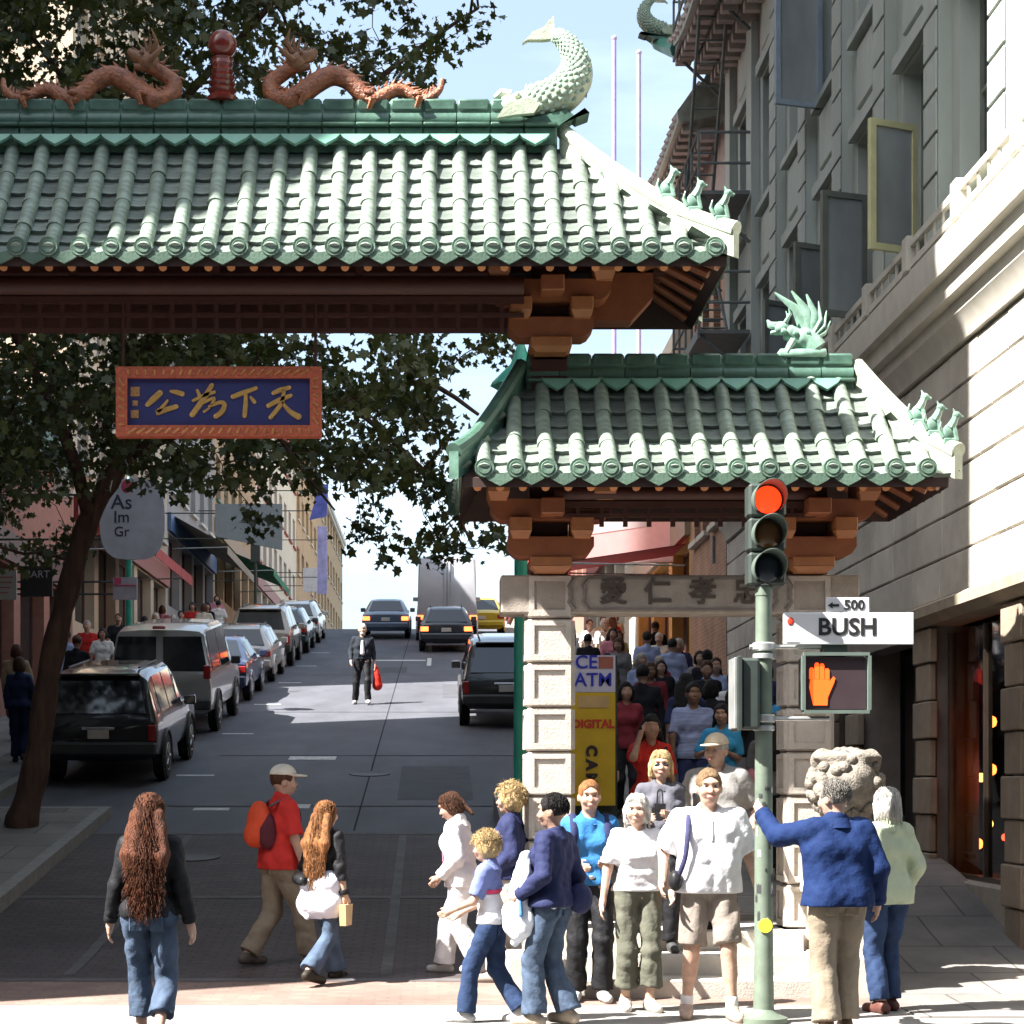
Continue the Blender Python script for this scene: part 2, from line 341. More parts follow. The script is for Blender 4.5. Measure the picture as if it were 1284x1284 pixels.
jr = random.Random(12)
def roof(name, xc, he, hr, run, ze, rise, npan, nbar, vis, ends=(1, 1)):
    """hipped roof: he/hr half lengths at eave and ridge, run = half depth; tiles of the visible front are single objects"""
    yr = GY
    def prof(t): return ze+rise*(.78*t+.22*t*t)
    deck = MB(); nt_ = 6
    for sgn in (-1, 1):                                   # front and back slope, then the ends: thin deck with a real underside
        vs = []
        for lay in (-.015, -.09):
            for i in range(nt_+1):
                t = i/nt_; hx = he+(hr-he)*t
                vs += [(xc-hx, yr+sgn*run*(1-t), prof(t)+lay), (xc+hx, yr+sgn*run*(1-t), prof(t)+lay)]
        fs = []; o2 = 2*(nt_+1)
        for i in range(nt_): fs += [(2*i, 2*i+1, 2*i+3, 2*i+2), (o2+2*i, o2+2*i+1, o2+2*i+3, o2+2*i+2)]
        fs.append((0, 1, o2+1, o2)); deck.add(vs, fs)
        vs = []
        for lay in (-.015, -.09):
            for i in range(nt_+1):
                t = i/nt_; hx = he+(hr-he)*t
                vs += [(xc+sgn*hx, yr-run*(1-t), prof(t)+lay), (xc+sgn*hx, yr+run*(1-t), prof(t)+lay)]
        deck.add(vs, fs)
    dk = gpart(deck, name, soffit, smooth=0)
    stuff = {k: MB() for k in TM}
    def put(kind, mtx, single):
        if kind in ('pan_tile', 'barrel_tile', 'drip_tile'): mtx = mtx @ T(jr.uniform(-.004, .004), 0, jr.uniform(-.005, .004)) @ Matrix.Rotation(R(jr.uniform(-1.1, 1.1)), 4, 'Z')
        if single: link(kind, TM[kind], dk, T(-GX, -GY, 0) @ mtx)
        else:
            me = TM[kind]; stuff[kind].add([mtx @ v.co for v in me.vertices], [tuple(p.vertices) for p in me.polygons])
    def slope(frame, half_e, half_r, depth, vis_rng):
        """frame: matrix from (u along eave, v up-slope horizontally from eave, z) to world"""
        n = int(half_e/P_)
        def tmax(u): return 1.0 if abs(u) <= half_r else max(0, 1-(abs(u)-half_r)/(half_e-half_r))
        off = (half_e-n*P_)*.0
        for k in range(-n, n+1):
            u = k*P_; tm = tmax(u); single = bool(vis_rng) and vis_rng[0] <= xc+u <= vis_rng[1]
            if abs(u) < half_e-.05:
                put('eave_disc', frame @ T(u, -.03, ze+.03), single)
                L = tm; nb = max(1, round(nbar*tm))
                for i in range(nb):
                    a, c = L*i/nb, L*(i+1)/nb
                    dv, dz = (c-a)*depth, prof(c)-prof(a)
                    ln = math.hypot(dv, dz)+.015
                    put('barrel_tile', frame @ T(u, a*depth, prof(a)+.012) @ Matrix.Rotation(math.atan2(dz, dv), 4, 'X') @ Matrix.Diagonal((1, ln, 1, 1)), single)
            u2 = u+P_/2; 
            if abs(u2) > half_e: continue
            tm = tmax(u2)
            if abs(u2) < half_e-.08: put('drip_tile', frame @ T(u2, -.02, ze+.005), single)
            for i in range(npan):
                a, c = i/npan, (i+1)/npan
                if a > tm-.02: break
                c2 = min(c, tm+.06)
                dv, dz = (c2-a)*depth, prof(c2)-prof(a)
                put('pan_tile', frame @ T(u2, a*depth, prof(a)-.012) @ Matrix.Rotation(math.atan2(dz, dv), 4, 'X') @ Matrix.Diagonal((1, math.hypot(dv, dz), 1, 1)), single)
    slope(T(xc, yr-run, 0), he, hr, run, vis)
    slope(T(xc, yr+run, 0) @ Matrix.Rotation(R(180), 4, 'Z'), he, hr, run, None)
    slope(T(xc+he, yr, 0) @ Matrix.Rotation(R(90), 4, 'Z'), run, 0, he-hr, None)
    slope(T(xc-he, yr, 0) @ Matrix.Rotation(R(-90), 4, 'Z'), run, 0, he-hr, None)
    for k, b in stuff.items():
        if b.v: tag(b.build('roof_'+k+'s', TM[k].materials[0], dk, 40, origin=GO), kind='stuff')
    # hip ridges: pale fin with scalloped foot and a roll on top
    for sx in (-1, 1):
        for sy in (-1, 1):
            path = []
            for i in range(11):
                t = i/10; hx = hr+.02+(he+.05-hr)*t; tt = 1-t
                path.append(Vector((xc+sx*hx, yr+sy*run*t*1.03, prof(tt)+.17+(.07*max(0, t-.7)/.3 if t > .7 else 0)-.05*t)))
            hb = MB(); hb.tube(path, [.062]*10+[.07], 10)
            d = Vector((sx*(he-hr), sy*run, 0)).normalized(); nrm = Vector((-d.y, d.x, 0))*.042
            vs = []
            for p in path: vs += [p+nrm+Vector((0, 0, -.22)), p+nrm, p-nrm, p-nrm+Vector((0, 0, -.22))]
            fs = []
            for i in range(10):
                for j in range(4): fs.append((i*4+j, i*4+(j+1) % 4, i*4+4+(j+1) % 4, i*4+4+j))
            hb.add(vs, fs+[(0, 1, 2, 3), (43, 42, 41, 40)])
            gpart(hb, 'hip_ridge', glazeR if (sx == -1 and xc > 0) else glazeP, dk)
            # three small guardian figures seated on the hip
            for q, t in enumerate((.62, .77, .92)):
                if sy == 1 or (sx == -1 and xc > 0): continue
                i = t*10; p = path[int(i)].lerp(path[min(10, int(i)+1)], i-int(i))+Vector((0, 0, .05))
                fb = MB(); a = sx
                fb.box(p.x-.055, p.x+.055, p.y-.04, p.y+.04, p.z-.03, p.z+.02, .008)
                fb.ball(p+Vector((-.01*a, 0, .07)), (.05, .036, .065), 8, 6)
                fb.tube([p+Vector((.0, 0, .1)), p+Vector((.03*a, 0, .15)), p+Vector((.045*a, 0, .19))], [.04, .032, .026], 8)
                fb.ball(p+Vector((.055*a, 0, .205)), (.036, .03, .032), 8, 6)
                fb.tube([p+Vector((.07*a, 0, .2)), p+Vector((.105*a, 0, .19))], [.022, .012], 6)
                fb.tube([p+Vector((.04*a, 0, .225)), p+Vector((.025*a, 0, .262))], [.014, .003], 5)
                fb.tube([p+Vector((-.05*a, 0, .03)), p+Vector((-.085*a, 0, .09)), p+Vector((-.07*a, 0, .15))], [.02, .016, .006], 6)
                for e in (-1, 1): fb.tube([p+Vector((.03*a, e*.025, .1)), p+Vector((.05*a, e*.028, .0))], [.018, .016], 6)
                gpart(fb, 'hip_figure', M('jade_glaze', (.19, .32, .25), .35, var=.3, scale=20, rnd=.25, stain=.5), dk)
    return dk, prof

MR = dict(xc=GX, he=4.11, hr=2.86, run=1.05, ze=5.90, rise=1.17)
roof_u, prof_u = roof('upper_roof', MR['xc'], MR['he'], MR['hr'], MR['run'], MR['ze'], MR['rise'], 8, 4, (-3.75, 9))
LXC = 2.12
LR = dict(he=1.93, hr=1.40, run=1.0, ze=4.16, rise=.93)
roof_l, prof_l = roof('lower_roof', LXC, LR['he'], LR['hr'], LR['run'], LR['ze'], LR['rise'], 7, 3, (-9, 9))
LXL = 2*GX-LXC-.45
roof_l2, _ = roof('lower_roof', LXL, LR['he'], LR['hr'], LR['run'], LR['ze'], LR['rise'], 7, 3, None)

# ridges: courses of separate glazed pieces
def ridge_pieces(dk, xc, half, z0, two):
    step = .281; n = int(round(2*half/step)); step = 2*half/n
    lo = MB(); lo.box(-step/2+.004, step/2-.004, -.11, .11, 0, .15, .012); lo = lo.mesh('ridge_panel', glazeR, 30)
    up = MB(); up.tube([(-step/2+.004, 0, .05), (step/2-.004, 0, .05)], [.085, .085], 12); up.box(-step/2+.004, step/2-.004, -.15, .15, -.028, .0, .008)
    up = up.mesh('ridge_roll', glazeR, 40)
    cp = MB(); cp.box(-step/2+.004, step/2-.004, -.075, .075, .115, .225, .02); cp = cp.mesh('ridge_cap', glazeR, 40)
    sc = MB(); sc.prism([(-P_/2, .045), (P_/2, .045), (P_/2*.75, -.0), (0, -.07), (-P_/2*.75, 0)], -.015, .015); sc = sc.mesh('ridge_scallop', M('scallop_glaze', (.16, .34, .26), .3, var=.2, rnd=.15), 30)
    for i in range(n):
        x = xc-half+step*(i+.5)
        if x < -4.3 and xc < 0: pass
        if two: link('ridge_panel', lo, dk, Tg(x, GY, z0))
        link('ridge_roll', up, dk, Tg(x, GY, z0+(.178 if two else .03)))
        link('ridge_cap', cp, dk, Tg(x, GY, z0+(.178 if two else .03)))
    b = MB(); b.box(xc-half, xc+half, GY-.06, GY+.06, z0-.05, z0+(.36 if two else .21)); gpart(b, 'ridge_core', glazeR, dk)
    k = int(half/P_)
    for i in range(-k, k): link('ridge_scallop', sc, dk, Tg(xc+(i+.5)*P_, GY-.155, z0+(.03 if two else -.02)) @ Matrix.Rotation(R(-28), 4, 'X'))
ridge_pieces(roof_u, GX, 2.83, 7.09, True)
ridge_pieces(roof_l, LXC, 1.38, 5.09, False)
ridge_pieces(roof_l2, LXL, 1.38, 5.09, False)

# rafters with round orange ends, purlin, lattice
raf = MB(); raf.tube([(0, 0, 0), (0, .95, .0)], .033, 8); raf = raf.mesh('rafter', M('rafter_paint', (.50, .19, .06), .6, var=.2, rnd=.15), 40)
def rafters(dk, xc, half, run, ze, prof, x_from=-99):
    n = int(half/.181)
    for k in range(-n, n+1):
        x = xc+k*.181
        if x < x_from: continue
        link('rafter', raf, dk, Tg(x, GY-run+.06, ze-.085) @ Matrix.Rotation(math.atan2(prof(.85)-prof(0), run*.85)*.93, 4, 'X'))
rafters(roof_u, GX, 3.95, 1.05, 5.90, prof_u, -4.6)
rafters(roof_l, LXC, 1.85, 1.0, 4.16, prof_l)
def frieze(x0, x1, zc, y, r=.085, parent=gate, step=.18, drop=.24):
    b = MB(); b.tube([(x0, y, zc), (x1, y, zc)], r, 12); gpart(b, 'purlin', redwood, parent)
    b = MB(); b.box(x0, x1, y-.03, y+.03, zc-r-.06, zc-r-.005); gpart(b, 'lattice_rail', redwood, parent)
    b = MB(); b.box(x0, x1, y-.025, y+.025, zc-r-.06-drop*.45, zc-r-.03-drop*.45); gpart(b, 'lattice_rail', redwood, parent)
    n = int((x1-x0)/step); me = MB(); me.box(-.018, .018, -.02, .02, -drop, 0); me = me.mesh('baluster', redwood, 0)
    for i in range(1, n): link('baluster', me, parent, Tg(x0+(x1-x0)*i/n, y, zc-r-.05))
frieze(-4.35, .70, 5.80, 15.72)
frieze(.95, 3.1, 4.10, 15.75, .06, drop=.16)
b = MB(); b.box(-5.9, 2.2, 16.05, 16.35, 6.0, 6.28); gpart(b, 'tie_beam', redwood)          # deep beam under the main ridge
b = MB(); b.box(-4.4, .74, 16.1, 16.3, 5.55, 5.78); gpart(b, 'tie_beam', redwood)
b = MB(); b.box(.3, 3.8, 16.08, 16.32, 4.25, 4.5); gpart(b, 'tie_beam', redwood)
for x in (-3.0, -1.83, -.65): 
    b = MB(); b.box(x-.03, x+.03, 15.69, 15.75, 5.86, 6.25); gpart(b, 'strut', redwood)
for x in (1.6, 2.45): 
    b = MB(); b.box(x-.03, x+.03, 15.72, 15.78, 4.14, 4.55); gpart(b, 'strut', redwood)

# bracket sets: stepped arms and bearing blocks
def arm(x, half, z0, z1, y0, y1, cut=.09):
    b = MB(); h = half
    b.prism([(x-h, z1), (x-h, z0+(z1-z0)*.5), (x-h+cut*.45, z0+(z1-z0)*.15), (x-h+cut, z0), (x+h-cut, z0), (x+h-cut*.45, z0+(z1-z0)*.15), (x+h, z0+(z1-z0)*.5), (x+h, z1)], y0, y1)
    gpart(b, 'bracket_arm', orangew)
def block(x, w, z0, z1, y0=15.72, y1=15.98):
    b = MB(); b.hexa([(x-w*.36, y0+.04, z0), (x+w*.36, y0+.04, z0), (x+w*.36, y1, z0), (x-w*.36, y1, z0),
                      (x-w/2, y0, z0+(z1-z0)*.35), (x+w/2, y0, z0+(z1-z0)*.35), (x+w/2, y1, z0+(z1-z0)*.35), (x-w/2, y1, z0+(z1-z0)*.35)])
    b.box(x-w/2, x+w/2, y0, y1, z0+(z1-z0)*.35, z1, .008); gpart(b, 'bearing_block', orangeb)
def bracket_set(x, z, u):
    """u: unit scale; z: underside"""
    y0 = 15.82
    block(x, .36*u, z, z+.13*u, y0-.02, 16.4)
    arm(x, .37*u, z+.13*u, z+.30*u, y0, y0+.3)
    for s in (-1, 1): block(x+s*.265*u, .19*u, z+.28*u, z+.46*u, y0-.1, y0+.3)
    arm(x, .52*u, z+.44*u, z+.62*u, y0-.04, y0+.26)
    for s in (-1, 1): block(x+s*.455*u, .19*u, z+.60*u, z+.80*u, y0-.14, y0+.3)
    b = MB(); b.box(x-.10*u, x+.10*u, 15.55, 16.5, z+.46*u, z+.60*u, .01); gpart(b, 'bracket_arm', orangew)
    b = MB(); b.box(x-.16*u, x+.16*u, 16.03, 16.37, z, z+.9*u); gpart(b, 'post', redwood)
for x in (.93, LXL+1.1):
    bracket_set(x, 5.29, .95)
    b = MB(); b.box(x-.15, x+.15, 16.12, 16.30, 4.2, 5.30); gpart(b, 'post', redwood)
b = MB(); b.prism([(1.0, 5.60), (1.62, 5.60), (1.80, 5.8), (1.80, 6.1), (1.5, 6.1), (1.3, 5.78)], 16.05, 16.3); gpart(b, 'bracket_arm', orangew)
b = MB(); b.prism([(1.7, 6.0), (2.15, 6.16), (2.12, 6.3), (1.66, 6.16)], 15.5, 16.9); gpart(b, 'bracket_arm', orangew)
for x in (.93, 3.1, LXL+1.1, LXL-1.07): bracket_set(x, 3.47, .96)
# corner rafters under the right ends
for (xc, he, ze, run, n) in ((GX, 4.11, 5.90, 1.05, 5), (LXC, 1.93, 4.16, 1.0, 4)):
    for i in range(n):
        yy = GY-run*.7+i*run*1.4/(n-1)
        b = MB(); b.tube([(xc+he-.1, yy, ze-.07), (xc+he-.85, GY+(yy-GY)*.6, ze+.36)], .035, 8); gpart(b, 'rafter', orangew)
    b = MB(); b.tube([(xc+he-.06, GY-run+.06, ze-.06), (xc+he-1.2, GY-.1, ze+.62)], .055, 6); gpart(b, 'rafter', orangew)

# stone columns of panelled blocks
def stone_block_mesh(w, d, h):
    b = MB(); b.box(-w/2, w/2, -d/2, d/2, .006, h-.006, .018); m = .065; z0, z1 = .07, h-.06
    for sgn, ax in ((-1, 'y'), (1, 'y'), (-1, 'x'), (1, 'x')):     # raised frame round a sunk panel on each face
        hw = w/2 if ax == 'y' else d/2; dd = (d/2 if ax == 'y' else w/2)*sgn
        e0, e1 = sorted((dd-.004*sgn, dd+.016*sgn))
        for (a, c, z_a, z_b) in ((-hw+.02, hw-.02, .02, z0), (-hw+.02, hw-.02, z1, h-.02), (-hw+.02, -hw+m, z0, z1), (hw-m, hw-.02, z0, z1)):
            if ax == 'y': b.box(a, c, e0, e1, z_a, z_b)
            else: b.box(e0, e1, a, c, z_a, z_b)
    return b.mesh('stone_block', stoneg, 30)
bh = (3.47-.5)/8
sbm = stone_block_mesh(.39, .39, bh)
for x in (.93, 3.1, LXL+1.1, LXL-1.07):
    b = MB(); b.box(x-.17, x+.17, 16.03, 16.37, 0, 3.46); col = gpart(b, 'column', stoned)
    for i in range(8): link('stone_block', sbm, col, Tg(x, GY, .5+i*bh))
    b = MB(); b.box(x-.24, x+.24, 15.93, 16.47, -.05, .5, .02); gpart(b, 'column_base', stoneg, col)
# lintel beams with cloud-edged panel and carved characters
def lintel(xc, chars):
    h = 1.5
    b = MB(); b.box(xc-h, xc+h, 16.0, 16.38, 3.14, 3.46, .012); l = gpart(b, 'lintel', M('lintel_stone', (.36, .31, .265), .85, var=.15, scale=7, bump=.3, bscale=70, stain=.3))
    for s in (-1, 1):
        for o_, r in ((.88, .022), (.76, .018)):
            pts = [(xc+s*(o_+.07*math.sin(math.pi*(t/8)) - (.03 if 2 < t < 6 else 0)), 15.998, 3.17+.26*t/8) for t in range(9)]
            c = MB(); c.tube(pts, r, 6); gpart(c, 'carved_border', stoned, l)
    for z in (3.175, 3.43):
        c = MB(); c.box(xc-.77, xc+.77, 15.992, 16.002, z-.008, z+.008); gpart(c, 'carved_border', stoned, l)
    for i, ch in enumerate(chars):
        text_mesh('carved_character', ch, .235, .006, M('carved_ink', (.085, .065, .055), .9), l, Tg(xc-.56+.373*i, 15.996, 3.31) @ FRONT, bold=.006)
lintel(2.02, '愛仁孝忠')
lintel(LXL, '平和義信')
# steps up to the side passages
for xc in (2.02, LXL):
    for i, (y0, z1) in enumerate(((15.12, .165), (15.47, .335), (15.82, .50))):
        b = MB(); b.box(xc-1.0, xc+1.0, y0, 17.0, -.05 if i == 0 else z1-.185, z1, .012)
        if i: pass
        gpart(b, 'step', M('step_stone', (.46, .42, .37), .85, var=.14, scale=5, bump=.25, bscale=60, stain=.3))
    for s in (-1, 1):
        b = MB(); b.box(xc+s*1.24-.23, xc+s*1.24+.23, 15.2, 15.92, -.05, .34, .02); gpart(b, 'cheek_block', stoneg)

# ridge dragons, finial, fish
def spline(pts, n=6):
    pts = [Vector(p) for p in pts]; out = []
    for i in range(len(pts)-1):
        p0, p1, p2, p3 = pts[max(0, i-1)], pts[i], pts[i+1], pts[min(len(pts)-1, i+2)]
        for k in range(n):
            t = k/n; out.append(.5*((2*p1)+(p2-p0)*t+(2*p0-5*p1+4*p2-p3)*t*t+(3*p1-p0-3*p2+p3)*t**3))
    return out+[pts[-1]]
def ridge_dragon(sx):
    zb = 7.50; f = lambda px, py: Vector((GX+sx*(px-279)/149, GY, 1.7+(985-py)/148.2))
    ctrl = [f(372, 82), f(356, 90), f(340, 104), f(345, 122), f(368, 126), f(395, 105), f(418, 93), f(440, 102), f(458, 122), f(474, 126), f(492, 114), f(508, 112), f(524, 122), f(540, 124), f(553, 113), f(556, 98)]
    for i, p in enumerate(ctrl): p.y += .03*math.sin(i*1.3)
    path = spline(ctrl, 5); n = len(path)
    rad = [.76*(.075+.035*math.sin(min(1, i/n*2.2)*math.pi*.5) if i < n*.25 else .11*(1-(i/n-.25)/.75)**.75+.018) for i in range(n)]
    b = MB(); b.tube(path, rad, 10); body = gpart(b, 'ridge_dragon', terra, roof_u, 60)
    b = MB()
    for i in range(4, n-4, 2):                                # crest spines along the back
        p = path[i]; d = (path[i+1]-path[i-1]).normalized(); up = Vector((-d.z, 0, d.x)) if d.x*1 > 0 else Vector((d.z, 0, -d.x))
        if up.z < -.2: up = -up
        q = p+up*(rad[i]*.9); b.tube([q-d*.03, q+up*.05+d*.01], [.022, .002], 5)
    tag(gpart(b, 'crest', terra, body), kind='stuff')
    h = path[0]; b = MB()
    b.ball(h+Vector((sx*.0, 0, .03)), (.09, .085, .085), 10, 7)
    b.tube([h+Vector((sx*.03, 0, .05)), h+Vector((sx*.13, 0, .09)), h+Vector((sx*.17, 0, .13))], [.07, .05, .025], 8)
    b.tube([h+Vector((sx*.03, 0, -.01)), h+Vector((sx*.12, 0, -.01))], [.05, .025], 8)
    for e in (-1, 1):
        b.tube([h+Vector((-sx*.03, e*.05, .09)), h+Vector((-sx*.08, e*.09, .17)), h+Vector((-sx*.04, e*.12, .27))], [.025, .02, .005], 6)
        b.tube([h+Vector((-sx*.02, e*.07, .02)), h+Vector((-sx*.09, e*.13, .06)), h+Vector((-sx*.16, e*.12, .13))], [.03, .022, .004], 6)
        b.ball(h+Vector((sx*.05, e*.065, .09)), .02, 8, 6)
    for k in range(7):
        a = R(40+k*22); b.tube([h+Vector((-sx*.02, 0, .05)), h+Vector((-sx*.2*math.cos(a)*.8, .04*math.sin(k*2), .05+.2*math.sin(a)))], [.03, .004], 5)
    gpart(b, 'dragon_head', M('dark_terracotta', (.19, .085, .04), .5, var=.3, scale=20, bump=.4), body, 60)
    for i in (22, 42, 60):                                    # clawed feet gripping the ridge
        i = min(n-2, i); p = path[i]; b = MB(); b.tube([p+Vector((0, -.05, -.02)), p+Vector((sx*.03, -.12, -.05)), p+Vector((0, -.1, -.12))], [.04, .03, .02], 6)
        b.ball((p.x, p.y-.1, 7.52), (.05, .03, .025), 8, 5); gpart(b, 'dragon_leg', terra, body)
ridge_dragon(1); ridge_dragon(-1)
b = MB(); zf = 7.48
pr = [(.13, 0), (.14, .03), (.105, .06)]
for k in range(5): pr += [(.10-.006*k, .07+.055*k), (.125-.009*k, .10+.055*k)]
pr += [(.085, .35), (.095, .37), (.06, .385)]
b.lathe(pr, (GX, GY, zf), 18); fin = gpart(b, 'finial', redball, roof_u, 30)
b = MB(); b.ball((GX, GY, zf+.49), .122, 18, 12); gpart(b, 'pearl', redball, fin, 180)
def ridge_fish(x, z, s, flip=1, parent=roof_u, y=GY, org=GO):
    f = lambda px, py: Vector((x+flip*(px-690)/148.2*s, y, z+(165-py)/148.2*s))
    ctrl = [f(628, 140), f(650, 141), f(675, 136), f(703, 126), f(720, 106), f(722, 84), f(712, 64), f(698, 52), f(690, 46)]
    path = spline(ctrl, 5); n = len(path)
    rr = [.075, .12, .15, .165, .155, .125, .09, .06, .04]
    rad = [s*np.interp(i/5, range(9), rr) for i in range(n)]
    b = MB(); b.tube(path, rad, 12, sq=1.0); body = b.build('ridge_fish', glazeP, parent, 60, origin=org)
    b = MB()                                                   # forked tail
    b.prism([(p.x, p.z) for p in (f(697, 56), f(682, 58), f(662, 58), f(655, 62), f(668, 48), f(682, 42), f(688, 34), f(694, 28), f(695, 42), f(700, 52))], y-.035*s, y+.035*s)
    b.build('tail_fin', glazeP, body, 30, origin=org)
    b = MB(); b.prism([(p.x, p.z) for p in (f(622, 164), f(634, 146), f(660, 138), f(676, 146), f(668, 158), f(645, 160))], y-.19*s, y-.13*s)
    b.build('side_fin', glazeP, body, 30, origin=org); b = MB()
    b.prism([(p.x, p.z) for p in (f(723, 94), f(728, 72), f(731, 76), f(735, 96), f(736, 128), f(728, 124))], y-.03*s, y+.03*s)
    b.build('back_fin', glazeP, body, 30, origin=org)
    b = MB()
    for k in range(5): q = f(660+6*k, 119-k*1.0); b.tube([q, q+Vector((0, 0, .05*s))], [.016*s, .004*s], 5)
    b.ball(f(648, 132)+Vector((0, -.11*s, 0)), .03*s, 8, 6); b.ball(f(648, 132)+Vector((0, .11*s, 0)), .03*s, 8, 6)
    b.tube([f(640, 128), f(628, 124), f(620, 130)], [.06*s, .045*s, .02*s], 8); b.tube([f(640, 146), f(628, 150)], [.06*s, .03*s], 8)
    b.build('fish_head', glazeP, body, 40, origin=org)
    b = MB(); b.prism([(p.x, p.z) for p in (f(640, 168), f(700, 170), f(732, 148), f(738, 154), f(722, 160), f(710, 150), f(660, 162))], y-.12*s, y+.12*s); b.build('fish_base', glazeR, body, 30, origin=org)
    b = MB()                                                   # rows of scales as small domed plates
    for i in range(8, n-5, 1):
        p = path[i]; d = (path[i+1]-path[i-1]).normalized(); nn = d.cross(Vector((0, 1, 0))).normalized()
        for k in range(-2, 3):
            a = k*.42+(.21 if i % 2 else 0); v = (Vector((0, -1, 0))*math.cos(a)+nn*math.sin(a)); q = p+v*rad[i]
            b.ball(q, (.024*s, .008*s, .024*s), 6, 4)
    b.build('scales', M('scale_glaze', (.30, .40, .31), .35, var=.3, scale=25), body, 40, origin=org)
ridge_fish((690-550)/148.2, 7.28, 1.0)
ridge_fish(2*GX-(690-550)/148.2, 7.28, 1.0, -1)
def ridge_beast(x, z, sx):
    b = MB(); y = GY; v = lambda a, c, d=0: Vector((x+sx*a, y+d, z+c))
    b.box(x-.2, x+.2, y-.09, y+.09, z-.02, z+.05, .012)
    b.tube(spline([v(.12, .06), v(.06, .13), v(-.04, .17), v(-.13, .22)], 4), [.1]*4+[.095]*4+[.07]*4+[.055], 10)
    b.ball(v(-.17, .24), (.075, .06, .06), 10, 6); b.tube([v(-.2, .25), v(-.27, .27), v(-.29, .31)], [.045, .03, .008], 7); b.tube([v(-.2, .21), v(-.26, .2)], [.035, .015], 6)
    for e in (-1, 1): b.tube([v(-.14, .28, e*.03), v(-.1, .35, e*.05), v(-.12, .4, e*.06)], [.022, .015, .003], 5)
    for e in (-1, 1): b.tube([v(-.08, .13, e*.06), v(-.14, .02, e*.07)], [.035, .025], 6)
    o = gpart(b, 'ridge_beast', M('jade_glaze', (.20, .40, .31), .35, var=.25, scale=20, rnd=.2, stain=.3), roof_l if sx == 1 else roof_l2, 50)
    b = MB()
    for k in range(6):
        a = R(30+k*16); L = .26+.05*k
        b.tube([v(.06, .12), v(.06+math.cos(a)*L*.6, .12+math.sin(a)*L*.6), v(.06+math.cos(a+.25)*L, .12+math.sin(a+.25)*L)], [.05, .04, .008], 6, sq=.5)
    gpart(b, 'tail_plume', MATS['jade_glaze'], o, 50)
    b = MB()
    for k in range(12): b.ball(v(-.16+.02*k, .2+.02*math.sin(k*2.3), -.07+.14*((k*7) % 5)/4), .028, 6, 4)
    gpart(b, 'mane', MATS['jade_glaze'], o, 50)
ridge_beast((1005-550)/148.2, 5.33, 1); ridge_beast(LXL-1.02, 5.33, -1)

# ---------------- hanging plaque (its own thing)
pq = empty('gate_plaque', (-1.80, 15.7, 4.265), 0, 'blue plaque with gold brush characters in an orange frame hanging under the upper roof', 'plaque')
px0, px1, pz0, pz1 = -.853, .853, .273-4.3+4.3, .87
def plq(x, y): return (x/1284*270+140-276)/151.0, 1.7+(985-(y/523*110+450))/151.0-4.3     # plaque-local metres
bl = plq(45, 470); tr = plq(1250, 60)
fx0, fz0, fx1, fz1 = bl[0], bl[1], tr[0], tr[1]; fw = .092
MB().box(fx0+.02, fx1-.02, -.02, .03, fz0+.02, fz1-.02).build('panel', M('plaque_blue', (.022, .025, .115), .5, var=.15, scale=20), pq)
fm = M('plaque_frame', (.42, .085, .035), .45, var=.3, scale=30, bump=.5, bscale=60)
for q in (((fx0, fz0), (fx1, fz0), (fx1-fw, fz0+fw), (fx0+fw, fz0+fw)), ((fx1, fz0), (fx1, fz1), (fx1-fw, fz1-fw), (fx1-fw, fz0+fw)),
          ((fx1, fz1), (fx0, fz1), (fx0+fw, fz1-fw), (fx1-fw, fz1-fw)), ((fx0, fz1), (fx0, fz0), (fx0+fw, fz0+fw), (fx0+fw, fz1-fw))):
    fr = MB().prism(q, -.06, .05).build('frame', fm, pq)
    g = MB(); a, c, d, e = [Vector((p[0], 0, p[1])) for p in q]; n = int((c-a).length/.075)
    for i in range(1, n):
        s0 = a.lerp(c, i/n); s1 = e.lerp(d, i/n); m0 = s0.lerp(s1, .25); m1 = a.lerp(c, (i+.45)/n).lerp(e.lerp(d, (i+.45)/n), .75)
        g.tube([m0+Vector((0, -.06, 0)), m1+Vector((0, -.06, 0))], .011, 5)
    g.build('fretwork', M('frame_gilt', (.46, .20, .06), .45, .2, var=.3, scale=30), fr)
gold = M('gilt', (.56, .33, .10), .38, .35, var=.2, scale=20)
STR = [  # brush strokes in plaque crop pixels: points and half widths
 [[(225, 280), (262, 245), (300, 210)], [13, 20, 18]], [[(365, 200), (395, 205), (430, 215)], [9, 15, 16]], [[(345, 255), (310, 300), (285, 325), (330, 310), (395, 290)], [8, 13, 18, 16, 15]],
 [[(605, 165), (560, 240), (490, 338)], [14, 18, 17]], [[(520, 195), (535, 230)], [9, 12]], [[(495, 255), (560, 225), (620, 205)], [9, 13, 10]], [[(560, 265), (620, 240), (600, 285)], [9, 11, 8]], [[(590, 290), (655, 265), (680, 280), (665, 320), (630, 348)], [8, 13, 15, 16, 16]], [[(560, 320), (590, 300)], [8, 6]],
 [[(730, 232), (780, 212), (865, 182)], [15, 15, 12]], [[(805, 215), (804, 280), (798, 345)], [11, 15, 14]], [[(835, 235), (855, 262)], [8, 13]],
 [[(968, 210), (1010, 192), (1060, 178)], [13, 15, 13]], [[(938, 285), (1005, 250), (1070, 225)], [14, 15, 12]], [[(1030, 190), (1015, 270), (950, 355)], [11, 15, 13]], [[(1018, 262), (1060, 315), (1115, 350)], [8, 14, 20]]]
